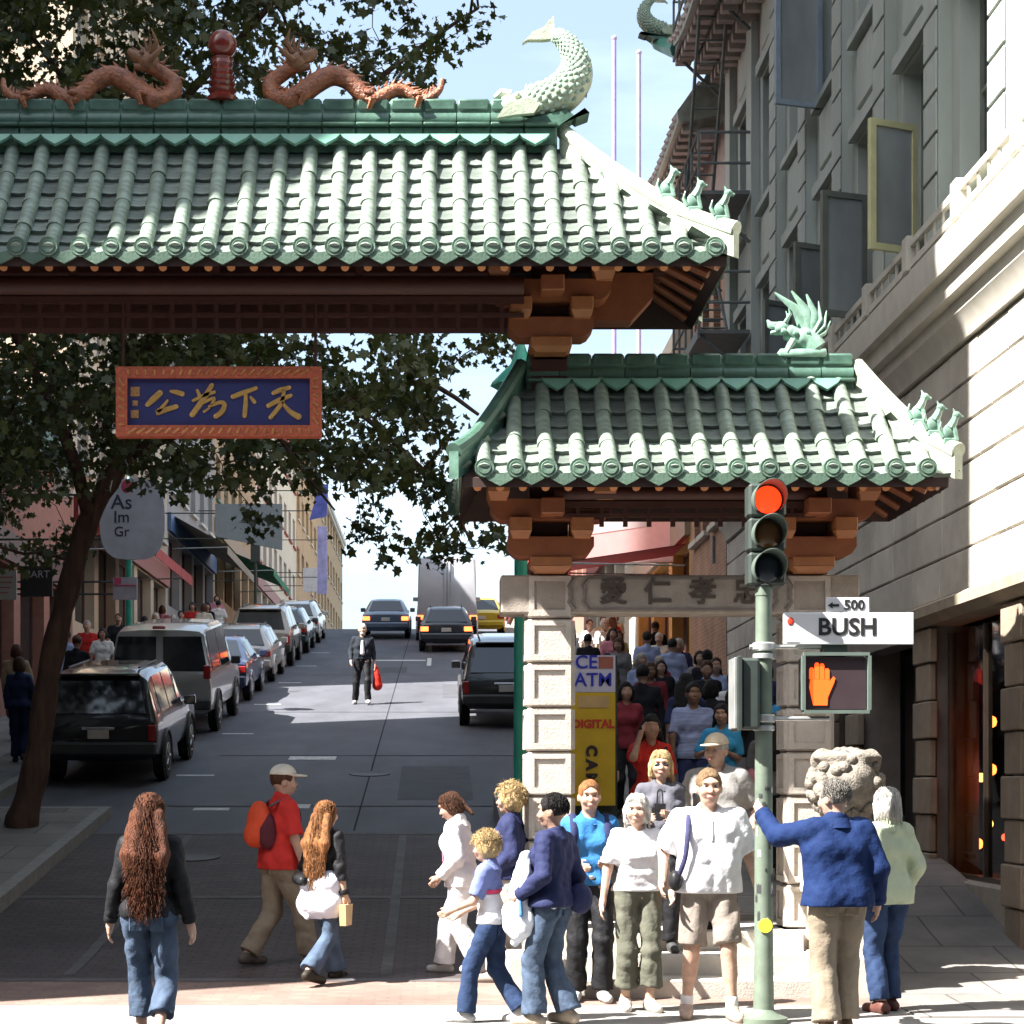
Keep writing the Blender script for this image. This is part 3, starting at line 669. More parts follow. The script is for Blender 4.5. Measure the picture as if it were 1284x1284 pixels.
for st, wd in STR:
    g = MB(); pts = [Vector((plq(*p)[0], -.024, plq(*p)[1])) for p in st]; pts = spline(pts, 4) if len(pts) > 2 else pts
    rad = list(np.interp(np.linspace(0, 1, len(pts)), np.linspace(0, 1, len(wd)), [q/1284*270/151 for q in wd]))
    for p, r in ((pts[0], rad[0]), (pts[-1], rad[-1])): g.ball(p, (r, .010, r), 8, 5)
    vs = []
    for i, p in enumerate(pts):
        d = (pts[min(i+1, len(pts)-1)]-pts[max(0, i-1)]).normalized(); nn = Vector((-d.z, 0, d.x))*rad[i]
        vs += [p+nn+Vector((0, .004, 0)), p+nn*.8+Vector((0, -.008, 0)), p-nn*.8+Vector((0, -.008, 0)), p-nn+Vector((0, .004, 0))]
    fs = [(i*4+j, i*4+j+1, i*4+5+j, i*4+4+j) for i in range(len(pts)-1) for j in range(3)]
    g.add(vs, fs); g.build('brush_stroke', gold, pq, 60)
for (x, y, r) in ((155, 202, 28), (155, 270, 16), (152, 335, 24)):
    c = plq(x, y); r = r/1284*270/151; MB().box(c[0]-r, c[0]+r, -.028, -.018, c[1]-r, c[1]+r, .003).build('seal', M('seal_gilt', (.34, .17, .05), .5, var=.5, scale=90, bump=.5, bscale=120), pq)
for x in (fx0+.05, fx1-.05): MB().tube([(x, .0, fz1-.02), (x, .0, 5.74-4.3)], .013, 6).build('hanger_rod', redwood, pq)
# ------------------------------------------------------------------ buildings
glassd = M('window_glass', (.02, .024, .028), .06, var=.2, scale=2, spec=.8)
glassb = M('window_glass_blue', (.05, .065, .08), .08, var=.3, scale=1.5, spec=.8)
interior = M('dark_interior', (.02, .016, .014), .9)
ironm = M('fire_escape_iron', (.17, .18, .175), .6, .3)
def facade(b, X, y0, y1, z0, z1, holes, side, t=.35):
    """wall in the plane x=X (thickness t away from the street; side=+1: wall lies at +x) with rectangular openings (ya, yb, za, zb), as one mesh of abutting pieces"""
    xa, xb = (X, X+t) if side > 0 else (X-t, X)
    ys = sorted({y0, y1} | {h[0] for h in holes} | {h[1] for h in holes}); zs = sorted({z0, z1} | {h[2] for h in holes} | {h[3] for h in holes})
    ny, nz = len(ys)-1, len(zs)-1
    solid = [[not any(h[0] < (ys[i]+ys[i+1])/2 < h[1] and h[2] < (zs[j]+zs[j+1])/2 < h[3] for h in holes) for j in range(nz)] for i in range(ny)]
    def ok(i, j): return 0 <= i < ny and 0 <= j < nz and solid[i][j]
    q = lambda *p: b.add(list(p), [(0, 1, 2, 3)])
    for i in range(ny):
        for j in range(nz):
            if not solid[i][j]: continue
            a, c, d, e = ys[i], ys[i+1], zs[j], zs[j+1]
            q((xa, a, d), (xa, c, d), (xa, c, e), (xa, a, e)); q((xb, a, d), (xb, c, d), (xb, c, e), (xb, a, e))
            if not ok(i-1, j): q((xa, a, d), (xb, a, d), (xb, a, e), (xa, a, e))
            if not ok(i+1, j): q((xa, c, d), (xb, c, d), (xb, c, e), (xa, c, e))
            if not ok(i, j-1): q((xa, a, d), (xb, a, d), (xb, c, d), (xa, c, d))
            if not ok(i, j+1): q((xa, a, e), (xb, a, e), (xb, c, e), (xa, c, e))
    return b
def window(par, O, X, ya, yb, za, zb, side, fm, glass=None, sash=True, sill=None, depth=.16):
    x = X+side*depth; e = .06
    w_ = MB(); xa, xb = sorted((x, x+side*.06))
    w_.box(xa, xb, ya, ya+e, za, zb); w_.box(xa, xb, yb-e, yb, za, zb); w_.box(xa, xb, ya+e, yb-e, za, za+e); w_.box(xa, xb, ya+e, yb-e, zb-e, zb)
    if sash: w_.box(xa, xb, ya+e, yb-e, (za+zb)/2-.025, (za+zb)/2+.025)
    f = w_.build('window', fm, par, 0, origin=O)
    g = MB(); x2 = x+side*.03; g.add([(x2, ya+.05, za+.05), (x2, yb-.05, za+.05), (x2, yb-.05, zb-.05), (x2, ya+.05, zb-.05)], [(0, 1, 2, 3)])
    g.build('pane', glass or glassb, f, 0, origin=O)
    if sill:
        s_ = MB(); xa, xb = sorted((X-side*.12, X+side*.1)); s_.box(xa, xb, ya-.1, yb+.1, za-.1, za); s_.build('sill', sill, f, 0, origin=O)
    return f
def core(par, O, X, y0, y1, z0, z1, side, depth, mat, t=.35, name='shell'):
    """back, ends, roof and dark inside of a building"""
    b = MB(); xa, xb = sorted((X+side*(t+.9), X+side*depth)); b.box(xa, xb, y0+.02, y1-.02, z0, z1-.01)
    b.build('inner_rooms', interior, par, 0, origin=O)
    b = MB(); xa, xb = sorted((X+side*(t+.06), X+side*depth))
    b.box(*sorted((X+side*(t-.02), X+side*(t+.06))), y0+.03, y0+.05, z0, z1); b.box(*sorted((X+side*(t-.02), X+side*(t+.06))), y1-.05, y1-.03, z0, z1)
    b.box(xa, xb, y0, y0+.018, z0, z1); b.box(xa, xb, y1-.018, y1, z0, z1); b.box(xa, xb, y0+.02, y1-.02, z1, z1+.2)
    return b.build(name, mat, par, 0, origin=O)

# ---- right corner building: pale stone, cornice, casements above, shop windows below
stoneR = M('pale_ashlar', (.56, .52, .455), .85, var=.09, scale=3, bump=.25, bscale=50, rnd=.08, stain=.38)
stoneU = M('upper_facade_paint', (.45, .485, .44), .8, var=.1, scale=2.5, bump=.1, bscale=40, stain=.2, stretch=(1, 1, .3))
trimR = M('cornice_paint', (.60, .565, .49), .75, var=.1, scale=4, stain=.15)
RX = 5.2
rb = empty('corner_building', (RX, 14, 0), 0, 'pale stone corner building with cornice, open casements and glazed shopfront beside the gate', 'building'); RO = (RX, 14, 0)
def rpart(b, n, m, p=None, sm_=0): return b.build(n, m, p or rb, sm_, origin=RO)
# shop storey openings, ashlar storey, cornice, upper storeys
bays = [(15.0+2.32*k) for k in range(9)]
upper = []
for k in range(8):
    yc = bays[k]+1.16
    for z0 in (7.55, 10.95, 14.35, 17.75): upper.append((yc-.62, yc+.62, z0, z0+2.1))
b = MB(); facade(b, RX, 14, 34.5, 7.05, 24, upper, 1); wallU = rpart(b, 'upper_wall', stoneU)
glassl = M('casement_glass_reflection', (.30, .32, .32), .15, var=.5, scale=1.2, spec=.7, stretch=(1, 1, .4)); casem = M('casement_frame', (.16, .175, .15), .6, var=.15); yel = M('casement_frame_yellow', (.60, .58, .33), .6, var=.12)  # open casement panes: pale reflection is put into the glass colour
for i, h in enumerate(upper):
    window(rb, RO, RX, *h, 1, casem, glassb, True, stoneU, .2)
def casement(y, z0, z1, wd, mat, ang=72, glass=None):
    """opened leaf hinged on the window jamb at y, standing out over the street"""
    a = R(ang); d = Vector((-math.sin(a), -math.cos(a), 0)); h = Vector((RX-.02, y, 0)); n = Vector((d.y, -d.x, 0))*.03
    b = MB(); e = .07
    def seg(u0, u1, w0, w1, bb, th=1.0):
        p = [h+d*u0-n*th, h+d*u1-n*th, h+d*u1+n*th, h+d*u0+n*th]
        bb.hexa([(q.x, q.y, w0) for q in p]+[(q.x, q.y, w1) for q in p])
    seg(0, e, z0, z1, b); seg(wd-e, wd, z0, z1, b); seg(e, wd-e, z0, z0+e, b); seg(e, wd-e, z1-e, z1, b)
    f = rpart(b, 'casement', mat)
    b = MB(); seg(e*.9, wd-e*.9, z0+e*.9, z1-e*.9, b, .3); rpart(b, 'pane', glassl, f)
casement(20.75, 7.45, 8.85, .62, yel, 66); casement(20.75, 10.95, 12.6, .6, casem, 66)
casement(23.2, 7.35, 8.85, .62, casem, 70); casement(25.4, 7.4, 8.85, .55, casem, 66); casement(25.9, 10.85, 12.6, .7, M('casement_blue', (.30, .36, .42), .6), 72)
casement(28.2, 7.4, 8.8, .5, casem, 60)
# pilasters and rusticated courses on the upper wall
for y in bays:
    b = MB(); b.box(RX-.14, RX-.002, y-.26, y+.26, 7.06, 24); p_ = rpart(b, 'pilaster', stoneU)
    if y < 31:
        for z in np.arange(7.5, 16, .42):
            b = MB(); b.box(RX-.165, RX-.142, y-.255, y+.255, z, z+.385, .008); rpart(b, 'course', stoneU, p_)
for i, h in enumerate(upper):
    b = MB(); b.box(RX-.1, RX-.004, h[0]-.12, h[1]+.12, h[3]+.05, h[3]+.22); rpart(b, 'window_head', stoneU)
    b = MB(); b.box(RX-.06, RX-.004, h[0]+.2, h[1]-.2, h[2]-.95, h[2]-.2, .02); rpart(b, 'apron_panel', stoneU)
# cornice: stepped profile
b = MB(); pts = [(RX+.3, 6.08), (RX-.05, 6.08), (RX-.09, 6.2), (RX-.16, 6.3), (RX-.17, 6.42), (RX-.26, 6.44), (RX-.28, 6.62), (RX-.36, 6.64), (RX-.38, 6.8), (RX-.38, 6.95), (RX-.3, 6.96), (RX-.3, 7.05), (RX+.3, 7.05)]
b.prism(pts, 13.9, 34.4); cor = rpart(b, 'cornice', trimR, None, 25)
# low railing panels standing on the cornice
for k in range(9):
    y = 14.2+k*1.9
    b = MB(); b.box(RX-.34, RX-.2, y, y+.2, 7.051, 7.42, .01); rpart(b, 'rail_post', trimR)
    for z0 in (7.08, 7.30):
        b = MB(); b.box(RX-.30, RX-.24, y+.2, y+1.9, z0, z0+.07); rpart(b, 'rail_bar', trimR)
    for j in range(5):
        b = MB(); b.box(RX-.28, RX-.255, y+.36+j*.33, y+.40+j*.33, 7.15, 7.30); rpart(b, 'rail_bar', trimR)
# ashlar storey built of single stones
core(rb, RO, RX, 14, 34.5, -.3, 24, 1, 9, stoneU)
b = MB(); b.box(RX+.06, RX+.4, 14, 34.5, 3.62, 6.08); back = rpart(b, 'ashlar_wall', M('mortar', (.24, .22, .19), .9))
random.seed(3)
hz = [3.62, 4.04, 4.46, 4.88, 5.28, 5.68, 6.06]; ns = 0
for j in range(6):
    y = 14.0-.45*(j % 2)
    while y < 34.4:
        L = random.uniform(.85, 1.15); y2 = min(34.5, y+L)
        if y2 > 14.05 and y2-max(14, y) > .1:
            xo = random.uniform(0, .012); bb = MB(); bb.box(RX+xo-.012, RX+.07, max(14, y)+.008, y2-.008, hz[j]+.009, hz[j+1]-.009, .012); rpart(bb, 'ashlar_stone', stoneR, back); ns += 1
        y = y2
# ledge over the shopfronts
b = MB(); b.prism([(RX+.3, 3.38), (RX-.05, 3.38), (RX-.16, 3.46), (RX-.16, 3.56), (RX-.06, 3.615), (RX+.3, 3.615)], 13.95, 21.2); rpart(b, 'ledge', M('ledge_paint', (.33, .27, .20), .8, var=.15, stain=.3))
b = MB(); b.box(RX, RX+.3, 21.2, 34.5, 3.3, 3.618); rpart(b, 'ledge', stoned)
# shop piers of quoins
def pier(y0, y1, mat=M('pier_stone', (.30, .235, .175), .8, var=.15, scale=5, bump=.3, bscale=50, rnd=.08, stain=.25)):
    b = MB(); b.box(RX+.05, RX+.5, y0+.03, y1-.03, -.1, 3.38); p_ = rpart(b, 'pier', stoned)
    z = .2; k = 0
    while z < 3.3:
        e = .06 if k % 2 else 0
        bb = MB(); bb.box(RX-.03-e*.3, RX+.04, y0-e, y1+e, z, min(3.37, z+.40)-.015, .012); rpart(bb, 'quoin', mat, p_); z += .40; k += 1
pier(20.15, 20.75); pier(23.6, 24.2); pier(17.0, 17.5); pier(27, 27.6); pier(30.4, 31)
# display windows: metal frames, glass, goods with warm lamps inside
def shopwin(y0, y1, z0=.75, z1=3.3):
    fr = MB(); e = .05
    for y in (y0, (y0+y1)/2-.025, y1-e): fr.box(RX+.16, RX+.24, y, y+e, z0, z1)
    fr.box(RX+.16, RX+.24, y0+e, (y0+y1)/2-.025, z0, z0+e); fr.box(RX+.16, RX+.24, (y0+y1)/2+.025, y1-e, z0, z0+e)
    f = rpart(fr, 'shop_window', M('bronze_frame', (.11, .08, .06), .45, .4))
    g = bpy.data.materials.get('shop_glass')
    if g is None:
        g = bpy.data.materials.new('shop_glass'); g.use_nodes = True; t = g.node_tree; t.nodes.remove(t.nodes['Principled BSDF'])
        tr = t.nodes.new('ShaderNodeBsdfTransparent'); gl = t.nodes.new('ShaderNodeBsdfGlossy'); gl.inputs['Roughness'].default_value = .03
        fn = t.nodes.new('ShaderNodeFresnel'); fn.inputs['IOR'].default_value = 1.45; ms = t.nodes.new('ShaderNodeMixShader'); tr.inputs['Color'].default_value = (.75, .77, .76, 1)
        t.links.new(fn.outputs['Fac'], ms.inputs['Fac']); t.links.new(tr.outputs['BSDF'], ms.inputs[1]); t.links.new(gl.outputs['BSDF'], ms.inputs[2]); t.links.new(ms.outputs['Shader'], t.nodes['Material Output'].inputs['Surface'])
    gl = MB(); gl.add([(RX+.2, y0+.04, z0+.04), (RX+.2, y1-.04, z0+.04), (RX+.2, y1-.04, z1), (RX+.2, y0+.04, z1)], [(0, 1, 2, 3)]); rpart(gl, 'pane', g, f)
    b = MB(); b.box(RX+.02, RX+.45, y0, y1, -.1, z0, .02); rpart(b, 'stall_riser', M('riser_stone', (.40, .35, .29), .75, var=.12, stain=.2))
    b = MB(); b.box(RX+.25, RX+1.1, y0, y1, z0-.02, z0+.02); rpart(b, 'display_floor', M('display_wood', (.13, .075, .04), .6))
shopwin(17.5, 20.15); shopwin(14.2, 17.0); shopwin(24.2, 27); shopwin(27.6, 30.4)
b = MB(); b.box(RX+.55, RX+.62, 20.75, 23.6, -.1, 3.3); rpart(b, 'entrance_doors', M('door_dark', (.028, .022, .02), .5))
for y in (21.4, 22.15, 22.9): b = MB(); b.box(RX+.5, RX+.55, y-.04, y+.04, 0, 3.2); rpart(b, 'door_stile', M('bronze_frame', (.11, .08, .06), .45, .4))
b = MB(); b.box(RX+.3, RX+.36, 20.75, 20.95, 0, 3.35); rpart(b, 'pilaster_strip', M('brown_strip', (.10, .065, .045), .6))
# things behind the glass
lampm = [Memit('lamp_red', (.9, .05, .02), 2.2), Memit('lamp_amber', (1, .42, .08), 2.0), Memit('lamp_orange', (.95, .16, .03), 2.2)]
for i, (px, py) in enumerate(((1213, 1085), (1219, 1108), (1226, 1058), (1239, 994), (1240, 1033), (1215, 1010), (1222, 1016), (1230, 975), (1243, 905), (1275, 1090), (1279, 1003), (1243, 965), (1260, 1050))):
    X_ = RX+.45+.04*(i % 4); Z_ = F*X_/(px-550); x, y, z = W(px, py, Z_)
    l = MB(); r = .035+.012*(i % 3)
    l.lathe([(r*.3, -r), (r*.8, -r*.7), (r, 0), (r*.8, r*.7), (r*.3, r)], n=10); o = l.build('glass_lantern', lampm[i % 3], None, 60); o.location = (x, y, z)
    s_ = MB().tube([(0, 0, r), (0, 0, 3.34-z)], .004, 4); s_.build('cord', interior, o)
    tag(o, 'small glowing lantern hanging on a cord inside the corner shop window', 'lantern', 'lanterns in the shop window')
# ---- fire escape on the far bays
fe = empty('fire_escape', (RX, 32.5, 9), 0, 'grey iron fire escape with two landings and ladders on the shaded facade', 'fire escape'); FO = (RX, 32.5, 9)
for z in (11.25, 9.0, 14.7):
    b = MB(); b.box(RX-1.0, RX-.17, 30.9, 34.2, z, z+.06); b.box(RX-1.02, RX-.98, 30.9, 34.2, z-.08, z+.08); b.build('landing', ironm, fe, 0, origin=FO)
    for zz in (z+.5, z+1.0):
        b = MB(); b.tube([(RX-.17, 30.9, zz), (RX-1.0, 30.9, zz), (RX-1.0, 34.2, zz), (RX-.17, 34.2, zz)], .025, 6); b.build('rail', ironm, fe, origin=FO)
    for y in (30.9, 31.75, 32.55, 33.4, 34.2):
        b = MB(); b.box(RX-1.02, RX-.98, y-.015, y+.015, z, z+1.0); b.build('baluster', ironm, fe, 0, origin=FO)
    for y in (31.0, 34.1):
        b = MB(); b.tube([(RX-.95, y, z), (RX-.16, y, z-.75)], .03, 6); b.build('brace', ironm, fe, origin=FO)
for (ya, za, yb, zb) in ((33.6, 11.3, 31.4, 14.7), (31.4, 9.05, 33.6, 11.25)):
    for dx in (-.9, -.45):
        b = MB(); b.tube([(RX+dx, ya, za), (RX+dx, yb, zb)], .03, 6); b.build('ladder_side', ironm, fe, origin=FO)
    for k in range(1, 11):
        t = k/11; b = MB(); b.tube([(RX-.9, ya+(yb-ya)*t, za+(zb-za)*t), (RX-.45, ya+(yb-ya)*t, za+(zb-za)*t)], .018, 5); b.build('rung', ironm, fe, origin=FO)
for y in (31.1, 31.4):
    b = MB(); b.tube([(RX-.95, y, 14.7), (RX-.95, y, 24)], .03, 6); b.build('ladder_side', ironm, fe, origin=FO)

# ---- right: pagoda-roofed building up the street
brickw = Mbrick('orange_brick', (.44, .22, .12), (.36, .17, .09), (.38, .32, .27), .22, .075, .12, axes='yz')
pb = empty('pagoda_building', (RX, 34.6, 1), 0, 'brick building with two upturned tiled pagoda eaves on rows of brackets', 'building'); PO = (RX, 34.6, 1)
hl = [(y, y+.9, z, z+1.7) for y in (35.3, 36.8, 38.0) for z in (6.6, 9.4, 12.0)]
b = MB(); facade(b, RX, 34.6, 39.4, 1, 13.6, hl, 1); b.build('wall', brickw, pb, 0, origin=PO)
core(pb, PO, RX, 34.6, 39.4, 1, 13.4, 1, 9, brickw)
for h in hl: window(pb, PO, RX, *h, 1, casem, glassd, True, trimR)
pink = M('eave_pink', (.50, .40, .37), .7, var=.2); eaved = M('eave_bracket', (.44, .38, .35), .7, var=.2, rnd=.2); roofo = M('roof_tile_ochre', (.30, .32, .27), .5, var=.25)
def pagoda_eave(y0, y1, z, X, depth, up=.5, tip=True):
    n = 14; vs = []; fs = []
    for i in range(n+1):
        t = i/n; y = y0+(y1-y0)*t; u = up*max(0, (t-.6)/.4)**2
        for (x, zz) in ((X, z+u), (X-.02, z+.2+u), (X+depth*.5, z+.75+u*.4), (X+depth, z+1.7), (X+depth, z+.15), (X+.3, z+.02+u)): vs.append((x, y, zz))
    for i in range(n):
        for j in range(6): fs.append((i*6+j, i*6+(j+1) % 6, i*6+6+(j+1) % 6, i*6+6+j))
    fs += [tuple(range(6)), tuple(n*6+j for j in (5, 4, 3, 2, 1, 0))]
    r_ = MB().add(vs, fs).build('pagoda_roof', roofo, pb, 30, origin=PO)
    nb = int((y1-y0)/.42)
    for i in range(nb):
        y = y0+.2+(y1-y0-.3)*i/nb; t = (y-y0)/(y1-y0); u = up*max(0, (t-.6)/.4)**2
        for j, (xx, ww) in enumerate(((.22, .3), (.55, .26), (.85, .22))):
            if xx > depth-.1: continue
            b = MB(); b.box(X+xx-.12, X+xx+.16, y, y+ww*.7, z-.10-.16*j+u*.6, z+.06-.1*j+u*.6, .01); b.build('eave_bracket', eaved, r_, 0, origin=PO)
        b = MB(); b.tube([(X-.04, y+.1, z+.1+u), (X+depth*.5, y+.1, z+.80+u*.4)], .07, 6); b.build('roof_rib', pink, r_, origin=PO)
    b = MB(); b.box(X+depth-.06, X+depth+.3, y0, y1, z-1.3, z+.1); b.build('frieze', pink, r_, 0, origin=PO)
    return r_
r1 = pagoda_eave(27.5, 34.7, 14.5, 4.15, 1.1, .55)
r2 = pagoda_eave(34.72, 39.4, 13.75, 4.35, .9, .25)
# upturned eave end with a little green fish
ox, oy, oz = 4.15, 34.7, 15.05
b = MB(); b.tube(spline([(4.25, 33.9, 14.75), (4.15, 34.6, 15.05), (4.0, 35.1, 15.35), (3.85, 35.3, 15.7)], 4), [.16]*4+[.14]*4+[.11]*4+[.05], 8); tip = b.build('eave_tip', M('eave_green', (.06, .23, .17), .4, var=.2), pb, 40, origin=PO)
ridge_fish(3.95, 15.3, .95, -1, pb, 34.9, PO)

# ---- generic street buildings
signm = {}
def street_building(name, label, side, X, y0, y1, h, wallm, ncol, fl, winfm, glass=None, shopc=(.08, .03, .03), depth=8, first=3.6, cornm=None, wh=.55):
    zg = road_z(y0)-.3; z1 = h
    rt = empty(name, (X, y0, zg), 0, label, 'building'); O = (X, y0, zg)
    gz = road_z((y0+y1)/2)+.2; holes = []; shops = []
    sw = (y1-y0)/max(1, round((y1-y0)/3.2)); k = int(round((y1-y0)/sw))
    for i in range(k): shops.append((y0+sw*i+.3, y0+sw*(i+1)-.3, gz+.55, gz+first-.7))
    z = gz+first
    while z+2.6 < z1-.4:
        cw = (y1-y0)/ncol
        for i in range(ncol): holes.append((y0+cw*(i+.5)-cw*wh/2, y0+cw*(i+.5)+cw*wh/2, z+.75, z+2.45))
        z += fl
    b = MB(); facade(b, X, y0, y1, zg, z1, holes+shops, side); b.build('wall', wallm, rt, 0, origin=O)
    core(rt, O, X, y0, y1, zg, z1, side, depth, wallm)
    for hh in holes: window(rt, O, X, *hh, side, winfm, glass, True, winfm)
    for hh in shops:
        f = window(rt, O, X, *hh, side, M('shop_frame', (.12, .05, .04), .5, rnd=.3), glassd, False, None, .25)
    b = MB(); xa, xb = sorted((X-side*.35, X-side*.002)); b.box(xa, xb, y0, y1, z1-.45, z1-.1); xa, xb = sorted((X-side*.22, X-side*.002)); b.box(xa, xb, y0, y1, z1-.7, z1-.452); b.build('cornice', cornm or winfm, rt, 0, origin=O)
    b = MB(); xa, xb = sorted((X-side*.12, X-side*.002)); b.box(xa, xb, y0+.1, y1-.1, gz+first-.65, gz+first-.05); b.build('fascia', M(name+'_fascia'+str(int(y0)), shopc, .5), rt, 0, origin=O)
    # coloured goods on display
    for hh in shops:
        for q in range(6):
            yy = hh[0]+(hh[1]-hh[0])*(q+.5)/6; xa, xb = sorted((X+side*.3, X+side*.32))
            b = MB(); hgt = random.uniform(.4, 1.3); b.box(xa, xb, yy-.16, yy+.16, hh[2]+.1, hh[2]+.1+hgt, .004)
            b.build('display_goods', M('goods%d' % random.randint(0, 6), random.choice([(.5, .1, .06), (.5, .35, .1), (.1, .2, .4), (.55, .5, .42), (.3, .08, .2), (.1, .3, .2), (.6, .25, .1)]), .6), rt, 0, origin=O)
    return rt
beige = M('beige_stucco', (.52, .43, .32), .85, var=.1, scale=2, stain=.2, bump=.1); tan = M('tan_stucco', (.44, .30, .17), .85, var=.12, scale=2, stain=.25); grey = M('grey_stucco', (.34, .32, .31), .85, var=.1, scale=2, stain=.2)
creamw = M('cream_stucco', (.62, .56, .45), .85, var=.08, scale=2, stain=.15); rose = M('rose_brick', (.33, .15, .11), .85, var=.15, scale=6); ochre = M('ochre_stucco', (.46, .25, .06), .8, var=.12)
winw = M('window_frame_pale', (.55, .52, .46), .6); wing = M('window_frame_green', (.06, .16, .13), .6); winr = M('window_frame_red', (.30, .04, .03), .6)
LX = -8.8
street_building('office_block', 'tall office block on the corner left of the gate', -1, LX, 12.58, 33.9, 36, grey, 9, 3.8, winw, depth=5.4)
street_building('shop_house', 'low two storey shop house between taller blocks on the left', -1, LX, 33.92, 46.0, 9.6, rose, 5, 3.3, wing, depth=12)
street_building('apartment_house', 'tall beige apartment house with sunlit side wall behind the tree', -1, LX, 46.02, 62, 27, beige, 6, 3.3, winw, shopc=(.2, .02, .02), depth=14)
street_building('shop_house', 'grey shop house with pale window frames up the left side', -1, LX, 62.02, 75, 21, grey, 5, 3.3, winw, shopc=(.05, .1, .2), depth=12)
street_building('shop_house', 'ochre brown shop house with green window frames up the left side', -1, LX, 75.02, 92, 20, tan, 6, 3.3, wing, shopc=(.25, .12, .03), depth=12)
street_building('shop_house', 'pale cream house near the crest on the left side', -1, LX, 92.02, 118, 22, creamw, 8, 3.4, winr, shopc=(.2, .03, .03), depth=12)
street_building('shop_house', 'far tan house beyond the crest on the left side', -1, LX, 118.02, 175, 24, tan, 14, 3.4, winw, shopc=(.2, .03, .03), depth=12)
street_building('shop_house', 'low ochre shop building behind the side passage of the gate', 1, RX, 39.42, 50, 11.2, ochre, 4, 3.3, winw, shopc=(.3, .25, .18), depth=10, cornm=creamw)
street_building('shop_house', 'cream shop house up the right side of the street', 1, RX, 50.02, 66, 11.8, creamw, 6, 3.3, wing, shopc=(.35, .04, .03), depth=10)
street_building('shop_house', 'rose brick house at the crest on the right side', 1, RX, 66.02, 82, 12.6, rose, 6, 3.3, winw, shopc=(.2, .1, .03), depth=10)
street_building('shop_house', 'far white house beyond the crest on the right side', 1, RX, 82.02, 140, 14.2, creamw, 16, 3.4, winr, shopc=(.2, .03, .03), depth=10)

# ---- the south side of the cross street, behind the photographer: it closes off the low sky
def far_side_block(label, x0, x1, h, mat):
    r = empty('office_block', ((x0+x1)/2, -9.0, 0), 0, label, 'building'); hw2 = (x1-x0)/2
    b = MB(); b.box(-hw2, hw2, -12, 0, -.3, h); b.build('wall', mat, r, 0)
    nb = int((x1-x0)/3); fl = int((h-4)/3.6)
    wm = MB(); wm.box(-.75, .75, .004, .05, 0, 2.0); wm = wm.mesh('window', glassd, 0)
    for i in range(nb):
        for j in range(fl): link('window', wm, r, T(-hw2+(i+.5)*(x1-x0)/nb, 0, 4.4+j*3.6))
    b = MB(); b.box(-hw2, hw2, .002, .5, h-.7, h-.1); b.build('cornice', mat, r, 0)
    b = MB(); b.box(-hw2+.5, hw2-.5, .003, .2, .5, 3.4); b.build('shopfront', interior, r, 0)
dks = M('dark_brick', (.085, .085, .09), .85, var=.15); dks2 = M('brown_stone', (.12, .12, .125), .85, var=.12)  # dark even fronts, toned to send little light back to the gate
far_side_block('brown stone office block across the cross street, left part', -46, -16, 19, dks2)
far_side_block('dark brick office block across the cross street, directly opposite the gate', -15.9, 12, 23, dks)
far_side_block('brown stone office block across the cross street, right part', 12.1, 46, 20, dks2)
# ------------------------------------------------------------------ people: signed-distance bodies, one continuous surface each
def surf_nets(d, o, h):
    s = d < 0
    nx, ny, nz_ = d.shape
    corners = [(i, j, k) for i in (0, 1) for j in (0, 1) for k in (0, 1)]
    sl = lambda c: (slice(c[0], nx-1+c[0]), slice(c[1], ny-1+c[1]), slice(c[2], nz_-1+c[2]))
    cnt = sum(s[sl(c)].astype(np.int8) for c in corners)
    act = (cnt > 0) & (cnt < 8)
    ids = np.full(act.shape, -1, np.int64); cells = np.argwhere(act); ids[act] = np.arange(len(cells))
    acc = np.zeros((len(cells), 3)); num = np.zeros(len(cells))
    for a in range(8):
        for ax in range(3):
            ca = corners[a]
            if ca[ax]: continue
            cb = list(ca); cb[ax] = 1
            da = d[cells[:, 0]+ca[0], cells[:, 1]+ca[1], cells[:, 2]+ca[2]]; db = d[cells[:, 0]+cb[0], cells[:, 1]+cb[1], cells[:, 2]+cb[2]]
            m = (da < 0) != (db < 0); t = da[m]/(da[m]-db[m])
            p = np.tile(np.array(ca, float), (m.sum(), 1)); p[:, ax] += t
            acc[m] += p; num[m] += 1
    V = (cells+acc/num[:, None])*h+o
    faces = []
    for ax in range(3):
        b_, c_ = (ax+1) % 3, (ax+2) % 3
        s0 = [slice(None)]*3; s1 = [slice(None)]*3; s0[ax] = slice(0, -1); s1[ax] = slice(1, None)
        e = np.argwhere(s[tuple(s0)] != s[tuple(s1)])
        e = e[(e[:, b_] > 0) & (e[:, c_] > 0) & (e[:, b_] < d.shape[b_]-1) & (e[:, c_] < d.shape[c_]-1)]
        def cell(db, dc):
            q = e.copy(); q[:, b_] += db; q[:, c_] += dc; return ids[q[:, 0], q[:, 1], q[:, 2]]
        f = np.stack([cell(-1, -1), cell(0, -1), cell(0, 0), cell(-1, 0)], 1)
        flip = ~s[e[:, 0], e[:, 1], e[:, 2]]
        f[flip] = f[flip][:, ::-1]; faces.append(f)
    return V, np.concatenate(faces)
